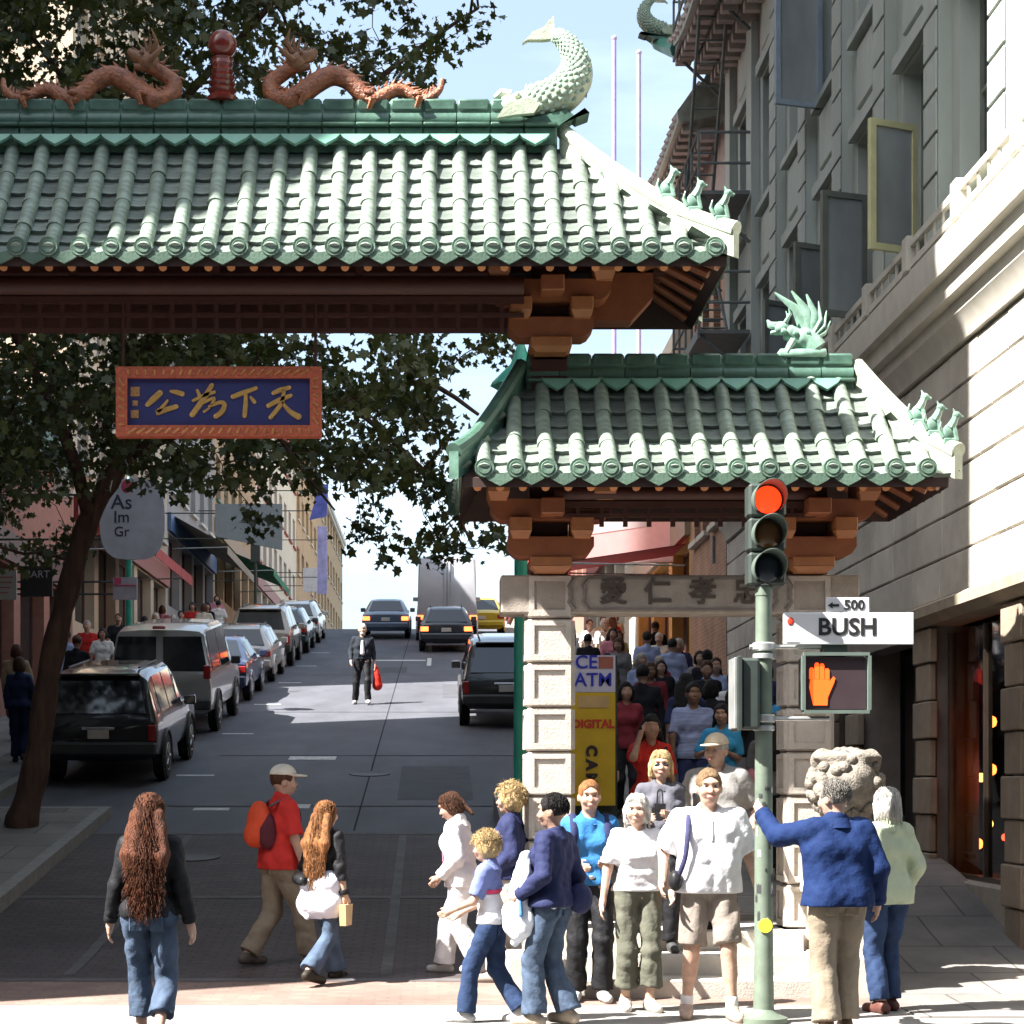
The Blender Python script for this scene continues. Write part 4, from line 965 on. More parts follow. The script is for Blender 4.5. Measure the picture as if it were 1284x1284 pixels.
class Sdf:
    def __init__(s): s.ops = []; s.planes = []
    def cone(s, a, b, r1, r2, k=.03, sub=False): s.ops.append(('c', np.array(a, float), np.array(b, float), r1, r2, k, sub)); return s
    def fcone(s, a, b, r1, r2, k=.03): s.ops.append(('f', np.array(a, float), np.array(b, float), r1, r2, k, False)); return s     # flat at b
    def ell(s, c, r, k=.03, rot=None, sub=False): s.ops.append(('e', np.array(c, float), np.array(r, float), rot, 0, k, sub)); return s
    def plane(s, n, p): s.planes.append((np.array(n, float), np.array(p, float))); return s     # keeps n.(x-p) < 0
    def mesh(s, name, mat, res=.012, wr=0.0, wf=30.0, parent=None, seed=0, smooth=True):
        lo = np.full(3, 1e9); hi = -lo; bb = []
        for o in s.ops:
            if o[0] in 'cf': r = max(o[3], o[4]); a = np.minimum(o[1], o[2])-r; b = np.maximum(o[1], o[2])+r
            else: r = max(o[2]); a = o[1]-(r if o[3] is not None else o[2]); b = o[1]+(r if o[3] is not None else o[2])
            bb.append((a, b))
            if not o[6]: lo = np.minimum(lo, a); hi = np.maximum(hi, b)
        lo -= 3*res+.01; hi += 3*res+.01
        n = np.ceil((hi-lo)/res).astype(int)+1
        ax = [lo[i]+np.arange(n[i])*res for i in range(3)]
        D = np.full(n, .2, np.float32)
        for o, (a, b) in zip(s.ops, bb):
            k = o[5]; m = k+.05
            i0 = np.maximum(0, np.floor((a-m-lo)/res).astype(int)); i1 = np.minimum(n, np.ceil((b+m-lo)/res).astype(int)+1)
            if (i1 <= i0).any(): continue
            slc = tuple(slice(i0[i], i1[i]) for i in range(3))
            X, Y, Z = np.meshgrid(*[ax[i][slc[i]].astype(np.float32) for i in range(3)], indexing='ij')
            if o[0] in 'cf':
                ba = o[2]-o[1]; L2 = max(1e-9, ba.dot(ba))
                t = np.clip(((X-o[1][0])*ba[0]+(Y-o[1][1])*ba[1]+(Z-o[1][2])*ba[2])/L2, 0, 1)
                d = np.sqrt((X-o[1][0]-ba[0]*t)**2+(Y-o[1][1]-ba[1]*t)**2+(Z-o[1][2]-ba[2]*t)**2)-(o[3]+(o[4]-o[3])*t)
                if o[0] == 'f': u_ = ba/math.sqrt(L2); d = np.maximum(d, (X-o[2][0])*u_[0]+(Y-o[2][1])*u_[1]+(Z-o[2][2])*u_[2])
            else:
                q = [X-o[1][0], Y-o[1][1], Z-o[1][2]]
                if o[3] is not None: Rm = np.array(o[3]).T; q = [Rm[i, 0]*q[0]+Rm[i, 1]*q[1]+Rm[i, 2]*q[2] for i in range(3)]
                r = o[2]; k0 = np.sqrt(sum((q[i]/r[i])**2 for i in range(3))); k1 = np.sqrt(sum((q[i]/r[i]**2)**2 for i in range(3)))
                d = k0*(k0-1)/np.maximum(k1, 1e-6)
            A = D[slc]
            if o[6]:
                h = np.clip(.5-.5*(A+d)/k, 0, 1); D[slc] = A*(1-h)-d*h+k*h*(1-h)
            else:
                h = np.clip(.5+.5*(A-d)/k, 0, 1); D[slc] = A*(1-h)+d*h-k*h*(1-h)
        if wr or s.planes:
            X, Y, Z = np.meshgrid(*[a.astype(np.float32) for a in ax], indexing='ij')
            if wr:
                rg = np.random.RandomState(abs(seed)+11); N = 0
                for q in range(5):
                    kv = rg.normal(size=3)*np.array([1, 1, .75]); kv = kv/np.linalg.norm(kv)*wf*(.55+.55*q); ph = rg.uniform(0, 6, 3)
                    N = N+(1-1.6*np.abs(np.sin(.5*(X*kv[0]+Y*kv[1]+Z*kv[2])+ph[0]+.9*np.sin(Z*wf*.3+ph[1]+X*9))))/(1+.4*q)
                D += (wr*N*.6).astype(np.float32)
            for nn, p in s.planes:
                D = np.maximum(D, ((X-p[0])*nn[0]+(Y-p[1])*nn[1]+(Z-p[2])*nn[2]).astype(np.float32))
        V, Fc = surf_nets(D, lo, res)
        me = bpy.data.meshes.new(name); me.from_pydata(V.tolist(), [], Fc.tolist()); me.update(); me.materials.append(mat)
        me.polygons.foreach_set('use_smooth', [True]*len(me.polygons))
        return link(name, me, parent)

def ik(a, c, l1, l2, pole):
    a, c, pole = map(lambda v: np.array(v, float), (a, c, pole)); d = c-a; L = np.linalg.norm(d)
    if L > (l1+l2)*.995: c = a+d/L*(l1+l2)*.995; d = c-a; L = np.linalg.norm(d)
    x = (l1*l1-l2*l2+L*L)/(2*L); h = math.sqrt(max(0, l1*l1-x*x)); u = d/L
    p = pole-u*pole.dot(u); p /= max(1e-6, np.linalg.norm(p))
    return a+u*x+p*h, c
skinm = lambda t: M('skin%d' % t, [(.44, .275, .205), (.36, .215, .155), (.21, .118, .078)][t], .55, var=.22, scale=18, bump=.15, bscale=60, spec=.3)
hairm = lambda n: M('hair_'+n, dict(black=(.012, .010, .010), brown=(.075, .03, .015), auburn=(.10, .032, .014), blond=(.52, .37, .18), steel=(.20, .185, .165), grey=(.42, .39, .34), white=(.6, .57, .52), ginger=(.26, .11, .04), sandy=(.19, .12, .065))[n], .6, var=.6, scale=30, stretch=(2.4, 2.4, .22), bump=1.0, bscale=70, spec=.25)
def cloth(name, col, rough=.85, var=.12): return M('cloth_'+name, col, rough, var=var, scale=9, bump=.45, bscale=22, spec=.15)

def person(label, x, y, heading, H=1.7, sex='m', skin=0, bulk=1.0, lean=0, feet=None, hands=(None, None), head=(0, 0), hair=('short', 'brown'),
           top=None, coat=None, legs=None, shoes=(.03, .03, .03), res=.0115, z=None, group=None, extras=None, cat='person', elbow=None, fingers=True, wr=.0115, panels=None, strands=True):
    """local frame: faces +Y, X to the right; all in a 1.75 m figure, scaled to H. heading: degrees clockwise from +Y (up the street)"""
    sc = H/1.75; zg = z if z is not None else road_z(y)
    root = empty('person', (x, y, zg), -R(heading), label, cat, group)
    f = sex == 'f'; sw = (.158 if f else .182)*(.6+.4*bulk); fine = fingers
    feet = feet or ((-.10, 0, 0), (.10, 0, 0))
    hipz = .93
    for fx, fy, fz in feet: hipz = min(hipz, fz+.085+math.sqrt(max(.2, .845**2-(fy*.98)**2-.0)))
    drop = .93-hipz; cl, sl_ = math.cos(R(lean)), math.sin(R(lean))
    def U(p):                                   # upper body leans about the hips
        q = np.array(p, float); zz = q[2]-.95
        return np.array((q[0], q[1]*cl+zz*sl_, .95-drop+zz*cl-q[1]*sl_))
    def Lw(p): q = np.array(p, float); q[2] -= drop; return q
    yaw, pit = R(head[0]), R(head[1])           # yaw: + turns to own right; pitch: + looks down
    Rh = np.array(Matrix.Rotation(-yaw, 3, 'Z') @ Matrix.Rotation(-pit, 3, 'X'))
    nb = U((0, -.005, 1.52))
    def Hd(p): return nb+1.07*(Rh @ (np.array(p, float)-np.array((0, -.005, 1.52))))
    k_ = sc
    def c3(p): return tuple(np.array(p)*k_)
    # ---- skeleton
    J = {}
    for i, s in enumerate((-1, 1)):
        hip = Lw((s*.092, 0, .93)); an = np.array((feet[i][0], feet[i][1], feet[i][2]+.085))
        kn, an = ik(hip, an, .435, .42, (s*.05, 1, 0)); J['hip', s], J['kn', s], J['an', s] = hip, kn, an
        sh = U((s*sw, -.01, 1.425)); hd = hands[i]
        hd = np.array(U(hd)) if hd is not None else sh+np.array((s*.06, .06, -.535))
        ep = (elbow or {}).get(s, (s*.35, -1, -.25))
        el, wr_ = ik(sh, hd, .285, .265, ep); J['sh', s], J['el', s], J['wr', s] = sh, el, wr_
    tb = bulk
    TOR = [((.118 if not f else .098), 1.415, .058, 0), ((.078 if not f else .065)*tb, 1.29, .098*tb**.9, .005), ((.048 if f else .062)*tb, 1.12, (.085 if f else .094)*tb**1.4, .006+.06*(tb-1)), (.068*(1.08 if f else 1)*tb**.8, .97, .102*tb**.8, -.006)]
    def torso(S_, e, zmin=0):
        for w_, z_, r_, y_ in TOR:
            if z_ < zmin: continue
            q = (lambda p: U(p)) if z_ > .96 else Lw
            S_.cone(c3(U((-w_, y_, z_))), c3(U((w_, y_, z_))), (r_+e)*k_, (r_+e)*k_, .055*k_)
        if f and zmin < 1.3:
            for s in (-1, 1): S_.ell(c3(U((s*.075, .085, 1.285))), np.array((.055+e, .042+e, .05+e))*k_, .05*k_)
    def foot(S_, s, e=0.0):
        an = J['an', s]; up = feet[0 if s < 0 else 1][2] > .03
        toe = an+np.array((s*.025, .155, -.055 if not up else -.10)); heel = an+np.array((0, -.05, -.045))
        S_.cone(c3(heel+np.array((0, 0, .0))), c3(toe), (.036+e)*k_, (.031+e)*k_, .03*k_).cone(c3(an), c3(an+np.array((0, .05, -.035))), (.038+e)*k_, (.036+e)*k_, .03*k_)
    B = Sdf()
    torso(B, -.004)
    B.cone(c3(U((0, -.012, 1.45))), c3(nb+Rh @ np.array((0, .0, .06))), (.058 if not f else .05)*k_, (.055 if not f else .047)*k_, .035*k_)
    B.ell(c3(Hd((0, -.002, 1.655))), np.array((.076, .098, .098))*k_*1.07, .02*k_, Rh)
    B.ell(c3(Hd((0, .028, 1.60))), np.array((.06, .066, .078))*k_*1.07, .03*k_, Rh)
    B.ell(c3(Hd((0, .058, 1.553))), np.array((.03, .028, .022))*k_*1.07, .03*k_, Rh)
    B.cone(c3(Hd((0, .088, 1.648))), c3(Hd((0, .112, 1.612))), .009*k_, .0145*k_, .012*k_); B.ell(c3(Hd((0, .085, 1.672))), np.array((.055, .018, .012))*k_*1.07, .02*k_, Rh)
    B.ell(c3(Hd((0, .098, 1.578))), np.array((.024, .012, .009))*k_*1.07, .012*k_, Rh)
    for s in (-1, 1):
        B.ell(c3(Hd((s*.078, -.005, 1.625))), np.array((.014, .022, .032))*k_*1.07, .012*k_, Rh)
        B.ell(c3(Hd((s*.034, .098, 1.647))), np.array((.021, .019, .014))*k_*1.07, .012*k_, Rh, sub=True)
        B.ell(c3(Hd((s*.042, .078, 1.61))), np.array((.024, .02, .024))*k_*1.07, .03*k_, Rh)
        B.cone(c3(J['sh', s]), c3(J['el', s]), .051*k_*tb**.5, .040*k_, .035*k_)
        B.cone(c3(J['el', s]), c3(J['wr', s]), .040*k_, .026*k_, .02*k_)
        B.cone(c3(J['hip', s]+np.array((s*.0, 0, -.0))), c3(J['kn', s]), .085*k_*tb**.4, .054*k_, .05*k_)
        B.cone(c3(J['kn', s]+np.array((0, -.012, -.06))), c3(J['kn', s]*.55+J['an', s]*.45+np.array((0, -.02, 0))), .050*k_, .052*k_, .03*k_)
        B.cone(c3(J['kn', s]), c3(J['an', s]), .051*k_, .035*k_, .03*k_)
        foot(B, s)
        # hand: palm, four fingers of unequal length with a bend, thumb from the side of the palm
        w0 = J['wr', s]; d = J['wr', s]-J['el', s]; d /= np.linalg.norm(d)
        inw = np.array((-s*1.0, .35, 0.0)); inw -= d*inw.dot(d); inw /= np.linalg.norm(inw); fw = np.cross(d, inw)*s; 
        if fw[1] < 0: fw = -fw
        pc = w0+d*.05
        B.cone(c3(w0), c3(w0+d*.035), .026*k_, .028*k_, .02*k_)
        B.cone(c3(w0+d*.035-fw*.016), c3(w0+d*.078-fw*.024), .019*k_, .0155*k_, .016*k_).cone(c3(w0+d*.035+fw*.016), c3(w0+d*.08+fw*.022), .019*k_, .0155*k_, .016*k_)
        if fine:
            for q, (o_, ln) in enumerate(((.029, .072), (.010, .082), (-.010, .076), (-.029, .058))):
                p0 = w0+d*.082+fw*o_; p1 = p0+d*ln*.5+inw*.008; p2 = p1+d*ln*.38+inw*ln*.34
                B.cone(c3(p0), c3(p1), .0098*k_, .009*k_, .004*k_).cone(c3(p1), c3(p2), .009*k_, .0078*k_, .004*k_)
            t0 = w0+d*.03+fw*.028; t1 = t0+d*.035+fw*.022+inw*.014; t2 = t1+d*.03+fw*.004+inw*.01
            B.cone(c3(t0), c3(t1), .014*k_, .011*k_, .008*k_).cone(c3(t1), c3(t2), .011*k_, .009*k_, .004*k_)
        else: B.cone(c3(w0+d*.08), c3(w0+d*.15+inw*.02), .026*k_, .016*k_, .02*k_)
    body = B.mesh('body', skinm(skin), res*k_*.92 if fine else res*k_, 0, parent=root)
    # ---- face details
    if fine:
        for s in (-1, 1):
            e = MB().ball((0, 0, 0), (.0075*k_, .006*k_, .0075*k_), 8, 6).build('eye', M('eye_dark', (.03, .02, .018), .15, var=.05), body, 180); e.matrix_basis = T(*c3(Hd((s*.033, .0865, 1.6465)))) @ Matrix(Rh.tolist()).to_4x4()
            e = MB().tube([(-.018*k_, 0, -.002*k_), (0, .003*k_, .003*k_), (.018*k_, -.004*k_, -.001*k_)], [.003*k_, .0045*k_, .0025*k_], 5).build('eyebrow', hairm(hair[1]) if hair else hairm('brown'), body); e.matrix_basis = T(*c3(Hd((s*.035, .093, 1.668)))) @ Matrix(Rh.tolist()).to_4x4()
        for s in (-1, 1):
            e = MB().ball((0, 0, 0), (.0145*k_, .006*k_, .0085*k_), 8, 6).build('eye_white', M('eye_white', (.5, .46, .43), .3, var=.05), body, 180); e.matrix_basis = T(*c3(Hd((s*.034, .0845, 1.6465)))) @ Matrix(Rh.tolist()).to_4x4()
        e = MB().ball((0, 0, 0), (.021*k_, .006*k_, .006*k_), 10, 6).build('mouth', M('lips', (.38, .13, .11), .5), body, 180); e.matrix_basis = T(*c3(Hd((0, .1075, 1.578)))) @ Matrix(Rh.tolist()).to_4x4()
    # ---- clothes
    def garment(nm, mat, sleeve, hem, puff, zmin=.0, seed=0, collar=1.475, flare=.0, wsc=1.0):
        G = Sdf(); torso(G, puff, 0)
        if hem < .93:
            for s in (-1, 1): G.cone(c3(Lw((s*.08, 0, .95))), c3(Lw((s*(.085+flare), .0, hem))), (.094*tb**.8+puff)*k_, (.094*tb**.8+puff+flare)*k_, .06*k_)
        G.cone(c3(U((0, -.015, 1.44))), c3(U((0, -.012, 1.50))), (.066+puff*.6)*k_, (.062+puff*.5)*k_, .03*k_)
        for s in (-1, 1):
            a, e_, w_ = J['sh', s], J['el', s], J['wr', s]; pf = puff
            if sleeve > 0:
                if sleeve <= .5:
                    q = a+(e_-a)*min(1, sleeve*2); G.fcone(c3(a), c3(q), (.050*tb**.4+pf*.7)*k_, (.050+pf*1.0)*k_, .035*k_)
                else:
                    G.cone(c3(a), c3(e_), (.050*tb**.4+pf*.7)*k_, (.043+pf*.7)*k_, .035*k_); q = e_+(w_-e_)*((sleeve-.5)*2*1.0); G.fcone(c3(e_), c3(q), (.043+pf*.7)*k_, (.031+pf*.6)*k_, .02*k_)
            else: G.cone(c3(a), c3(a+(e_-a)*.08), (.05+pf)*k_, (.05+pf)*k_, .04*k_)
        G.cone(c3(U((0, .05, collar+.06))), c3(U((0, .0, collar+.12))), .074*k_, .085*k_, .012*k_, sub=True)
        G.plane((0, 0, -1), c3(np.array((0, 0, hem-drop))))
        return G.mesh(nm, mat, res*k_, wr*wsc*k_, 30/k_, root, seed)
    if top: garment('shirt', top[0], top[1]*(.9 if coat else 1), top[2], (.002 if coat else top[3]) if len(top) > 3 else .014, wsc=.15 if coat else 1.0, seed=int(x*100), collar=top[4] if len(top) > 4 else 1.475)
    if coat: garment('jacket', coat[0], coat[1], coat[2], coat[3] if len(coat) > 3 else .03, seed=int(x*100)+5, collar=1.485, flare=coat[4] if len(coat) > 4 else .0)
    if fine and (coat or (top and top[1] > .3)):    # turned collar, cuffs and a stitched yoke
        gm = coat or top; pf_ = gm[3] if len(gm) > 3 else .02; cb = MB(); n_c = 18; vs_ = []
        for q in range(n_c+1):
            a_ = R(100+340*q/n_c); rx_, ry_ = .066+pf_*.35, .07+pf_*.35; fr_ = max(0, math.sin(a_))
            o1 = U((rx_*math.cos(a_), -.012+ry_*math.sin(a_), 1.478+.03*(1-fr_)-.014*fr_)); o2 = U(((rx_+.03)*math.cos(a_), -.012+(ry_+.028)*math.sin(a_), 1.438-.02*fr_)); o3 = U(((rx_+.022)*math.cos(a_), -.012+(ry_+.02)*math.sin(a_), 1.432-.02*fr_))
            vs_ += [c3(o1), c3(o2), c3(o3)]
        cb.add(vs_, [(3*q+j, 3*q+3+j, 3*q+4+j, 3*q+1+j) for q in range(n_c) for j in (0, 1)]); cb.build('collar', gm[0], root, 60)
        for s in (-1, 1):
            if gm[1] >= 1.0:
                u_ = J['wr', s]-J['el', s]; u_ = u_/np.linalg.norm(u_); w0 = J['wr', s]
                MB().tube([c3(w0-u_*.05), c3(w0-u_*.045), c3(w0-u_*.005), c3(w0)], [(.034+pf_*.55)*k_, (.039+pf_*.55)*k_, (.037+pf_*.55)*k_, (.032+pf_*.5)*k_], 14, cap=False).build('cuff', gm[0], root, 60)
    if fine and legs:
        for s in (-1, 1):                           # hip pockets
            for yy, nm in ((-1, 'back_pocket'), ):
                c_ = Lw((s*.07, -.104, .895)); MB().box(-.048*k_, .048*k_, -.010*k_, .012*k_, -.055*k_, .05*k_, .006*k_).build(nm, legs[0], root).matrix_basis = T(*c3(c_)) @ Matrix.Rotation(R(-s*14), 4, 'Z') @ Matrix.Rotation(R(8), 4, 'X')
    for i_, (pm_, zt_, zb_, pf_) in enumerate(panels or []):        # colour panels sewn on the shirt
        G = Sdf(); torso(G, pf_, 0); G.plane((0, 0, -1), c3(np.array((0, 0, zb_-drop)))).plane((0, 0, 1), c3(np.array((0, 0, zt_-drop)))); G.mesh('shirt_panel', pm_, res*k_, wr*k_, 30/k_, root, int(x*100))
    if legs:
        mat, ln, puff, fl = legs[:4]; G = Sdf()
        for w_, z_, r_, y_ in TOR[2:]: G.cone(c3(U((-w_, y_, min(z_, 1.06)))), c3(U((w_, y_, min(z_, 1.06)))), (r_+min(puff*.4, .011))*k_, (r_+min(puff*.4, .011))*k_, .05*k_)
        for s in (-1, 1):
            h_, kn, an = J['hip', s], J['kn', s], J['an', s]
            if ln <= .5:
                q = h_+(kn-h_)*ln*2; G.fcone(c3(h_+np.array((0, 0, -.02))), c3(q), (.086*tb**.4+puff*.6)*k_, (.066+puff+fl)*k_, .022*k_)
            else:
                G.cone(c3(h_+np.array((0, 0, -.02))), c3(kn), (.086*tb**.4+puff*.5)*k_, (.054+puff*.8)*k_, .022*k_); q = kn+(an-kn)*(ln-.5)*2
                rq = .052+(.036-.052)*((ln-.5)*2)*.6
                G.fcone(c3(kn), c3(q), (.054+puff*.8)*k_, (rq+puff*.9+fl)*k_, .02*k_)
        hm_ = max([g[2] for g in (top, coat) if g]); G.plane((0, 0, 1), c3(np.array((0, 0, max(1.0, hm_+.03)-drop))))
        if ln > .5: 
            zc = min(J['an', -1][2]+(J['kn', -1][2]-J['an', -1][2])*(1-ln)*2, J['an', 1][2]+(J['kn', 1][2]-J['an', 1][2])*(1-ln)*2)
        G.mesh('trousers', mat, res*k_, wr*k_*.9, 32/k_, root, int(x*77)+9)
    if shoes:
        for s in (-1, 1):
            S_ = Sdf(); foot(S_, s, .009)
            a = J['an', s]; S_.plane((0, 0, 1), c3(a+np.array((0, 0, .02)))); S_.mesh('shoe', cloth('shoe%d' % int(sum(shoes)*100), shoes, .5), res*k_, 0, parent=root)
    # ---- hair
    if hair:
        st, col = hair; S_ = Sdf()
        S_.ell(c3(Hd((0, -.008, 1.668))), np.array((.085, .106, .10))*k_*1.07, .02*k_, Rh)
        if st in ('short', 'bob', 'long', 'pony', 'curly'):
            if st != 'short': S_.ell(c3(Hd((0, -.02, 1.62))), np.array((.094 if st == 'bob' else .085, .09, .10))*k_*1.07, .03*k_, Rh)
            if st == 'bob':
                for s in (-1, 1): S_.cone(c3(Hd((s*.072, .01, 1.64))), c3(Hd((s*.078, .0, 1.555))), .034*k_, .028*k_, .03*k_)
                S_.ell(c3(Hd((0, -.05, 1.58))), np.array((.085, .055, .07))*k_*1.07, .03*k_, Rh)
            if st == 'curly': S_.ell(c3(Hd((0, -.015, 1.65))), np.array((.105, .115, .115))*k_*1.07, .03*k_, Rh)
            if st == 'long':
                for q in range(7):
                    xx = -.095+.0317*q; zz = 1.14+.10*abs(q-3.4)/3.4
                    S_.cone(c3(Hd((xx*.75, -.07, 1.62))), c3(U((xx*1.25, -.14, 1.36))), .042*k_, .05*k_, .025*k_).cone(c3(U((xx*1.25, -.14, 1.36))), c3(U((xx*1.15+.015*math.sin(q*2), -.155, zz))), .05*k_, .022*k_, .025*k_)
            if st == 'pony': S_.cone(c3(Hd((0, -.10, 1.64))), c3(Hd((0, -.15, 1.50))), .035*k_, .02*k_, .02*k_)
        S_.ell(c3(Hd((0, .105, 1.595))), np.array((.068, .085, .094))*k_*1.07, .012*k_, Rh, sub=True)
        if st == 'short':
            S_.ell(c3(Hd((0, .11, 1.625))), np.array((.066, .075, .095))*k_*1.07, .012*k_, Rh, sub=True)
            S_.ell(c3(Hd((0, -.02, 1.50))), np.array((.2, .2, .10))*k_*1.07, .012*k_, Rh, sub=True)
            for s in (-1, 1): S_.ell(c3(Hd((s*.09, .03, 1.60))), np.array((.03, .055, .06))*k_*1.07, .012*k_, Rh, sub=True)
        S_.mesh('hair', hairm(col), res*k_, .006*k_ if st in ('short', 'bob', 'pony') else .010*k_, (55 if st != 'long' else 40)/k_, root, int(y*31))
    if hair and fine and strands:                              # loose strands over the hair volume
        rg = np.random.RandomState(abs(int(x*131+y*17))); st, col = hair; sb = MB(); ns = dict(short=420, bob=560, curly=560, long=800, pony=420)[st]
        made = 0
        while made < ns:
            v = rg.normal(size=3); v /= np.linalg.norm(v)
            if v[2] < -.25 or (v[1] > .30 and v[2] < .55) : continue
            if st == 'short' and ((v[2] < .0 and v[1] > -.2) or (v[1] > .25 and v[2] < .8)): continue
            made += 1; p0 = np.array((0, -.008, 1.668))+v*np.array((.084, .105, .099)); pts = []
            if st == 'short': L = .034
            elif st == 'curly': L = .09
            elif st == 'pony': L = .07
            else: L = .15 if st == 'bob' else .42
            L *= rg.uniform(.6, 1.25); tg = np.array((v[0]*.25, -.5 if st == 'short' else -.15, -1.0))-0; tg = tg-v*tg.dot(v)*.9; tg /= np.linalg.norm(tg)
            if st == 'curly': tg = rg.normal(size=3); tg -= v*tg.dot(v); tg /= np.linalg.norm(tg)
            ph = rg.uniform(0, 6.28); m_ = 5 if st != 'long' else 9
            for q in range(m_+1):
                t = q/m_
                if st == 'long':
                    e = np.array((v[0]*.115+.02*math.sin(ph), -.165-.035*(1-abs(v[0])), 1.62-L*(1.1+.25*v[2]))); p = p0*(1-t)**1.5+e*(1-(1-t)**1.5)
                    p = p+np.array((.016*math.sin(ph+t*13), -.018*math.sin(math.pi*t)-.012*math.cos(ph+t*11), 0))
                else:
                    p = p0+tg*L*t+v*(.007*math.sin(math.pi*min(1, t*1.2))+(.003 if st == 'short' else .006))
                    if st in ('bob', 'pony'):
                        ang = math.atan2(v[1], v[0]); zz = p0[2]-L*t*.95; f_ = math.sqrt(max(0, 1-((zz-1.668)/.108)**2)) if zz > 1.668 else 1.0+.10*min(1, (1.668-zz)/.1)
                        p = np.array((math.cos(ang)*.088*f_, -.008+math.sin(ang)*.108*f_, zz))
                        if zz < 1.70 and p[1] > .045: p[1] = .045; p[0] = math.copysign(max(abs(p[0]), .078), p[0])
                        if zz < 1.57: p[1] = min(p[1], .02)
                    if st == 'curly': p = p+v*.012*math.sin(ph+t*9)
                    p = p+.004*np.array((math.sin(ph+t*8), math.cos(ph+t*7), 0))
                pts.append(c3(Hd(p)))
            sb.tube(pts, [.0026*k_]*(len(pts)-1)+[.0009*k_], 3, cap=False)
        tag(sb.build('hair_strands', hairm(col), root, 180), kind='stuff')
    ctx = dict(root=root, U=U, Hd=Hd, Rh=Rh, J=J, k=k_, c3=c3, res=res*k_, Lw=Lw)
    for ex in (extras or []): ex(ctx)
    return root
# accessories
def cap(mat, brim=True, wide=False):
    def go(c):
        k_, Hd, Rh, c3 = c['k'], c['Hd'], c['Rh'], c['c3']; S_ = Sdf()
        S_.ell(c3(Hd((0, -.004, 1.69))), np.array((.092, .112, .092))*k_*1.07, .02*k_, Rh)
        p = Hd((0, 0, 1.688)); n = -(Rh @ np.array((0, 0, 1))); S_.plane(n, c3(p)); S_.mesh('cap', mat, c['res'], parent=c['root'])
        S_ = Sdf()
        if wide: S_.ell(c3(Hd((0, 0, 1.69))), np.array((.15, .17, .014))*k_*1.07, .01*k_, Rh)
        else: S_.ell(c3(Hd((0, .10, 1.69))), np.array((.078, .10, .012))*k_*1.07, .01*k_, Rh)
        S_.mesh('brim', mat, c['res']*.7, parent=c['root'])
    return go
def blob(name, mat, prims, res=None, wr=0):
    """prims in the 1.75 m upper-body frame: ('c', a, b, r1, r2) or ('e', c, r)"""
    def go(c):
        S_ = Sdf(); k_ = c['k']
        for p in prims:
            if p[0] == 'c': S_.cone(c['c3'](c['U'](p[1])), c['c3'](c['U'](p[2])), p[3]*k_, p[4]*k_, .02*k_)
            else: S_.ell(c['c3'](c['U'](p[1])), np.array(p[2])*k_, .03*k_)
        S_.mesh(name, mat, res or c['res'], wr*k_, 30, c['root'])
    return go
def strap(name, mat, pts, r=.016):
    def go(c):
        b = MB(); b.tube(spline([c['c3'](c['U'](p)) for p in pts], 5), r*c['k'], 6, sq=.45); b.build(name, mat, c['root'], 60)
    return go
def boxbag(name, mat, cen, dim, rz=0):
    def go(c):
        p = c['c3'](c['U'](cen)); d = np.array(dim)*c['k']; b = MB(); b.hexa([(-d[0]*.9, -d[1]*.8, -d[2]), (d[0]*.9, -d[1]*.8, -d[2]), (d[0]*.9, d[1]*.8, -d[2]), (-d[0]*.9, d[1]*.8, -d[2]), (-d[0], -d[1], d[2]), (d[0], -d[1], d[2]), (d[0], d[1], d[2]), (-d[0], d[1], d[2])])
        o = b.build(name, mat, c['root'], 0); o.matrix_basis = T(*p) @ Matrix.Rotation(rz, 4, 'Z')
        h = MB(); h.tube(spline([(-d[0]*.5, 0, d[2]*.96), (-d[0]*.35, 0, d[2]+.10), (d[0]*.35, 0, d[2]+.10), (d[0]*.5, 0, d[2]*.96)], 4), .006, 5); h.build('handle', mat, o, 60)
    return go
# ------------------------------------------------------------------ signal pole with street sign and pedestrian signal
polem = M('pole_green', (.15, .19, .145), .55, .2, var=.2, scale=8, stain=.4); sigm = M('signal_housing', (.03, .04, .035), .5, var=.2); steel = M('galvanised', (.42, .43, .42), .4, .6, var=.2)
PX, PY = 2.33, 13.72; s_ = 175.0
def pz(py): return 1.7+(985-py)/s_
def pxx(px): return (px-550)/s_-PX
sp = empty('signal_pole', (PX, PY, 0), 0, 'green traffic signal pole with red light, stop hand and street name sign', 'traffic light')
MB().lathe([(.17, 0), (.17, .04), (.10, .07), (.075, .10), (.068, .5), (.062, 2.2), (.058, 3.06), (.062, 3.06), (.062, 3.12), (.045, 3.14)], n=16).build('pole', polem, sp)
MB().lathe([(.05, 3.12), (.06, 3.16), (.045, 3.24), (.04, 3.3)], n=12).build('slip_fitter', steel, sp)
hx, hw_ = pxx(961), .135
hd = MB(); 
for i, py in enumerate((628, 671, 714)): hd.box(hx-hw_, hx+hw_, -.06, .14, pz(py)-.12, pz(py)+.12, .02)
head_ = hd.build('signal_head', sigm, sp)
lens = [Memit('lens_red', (1.0, .035, .006), .55), M('lens_amber_off', (.12, .05, .015), .3), M('lens_green_off', (.012, .022, .035), .3)]
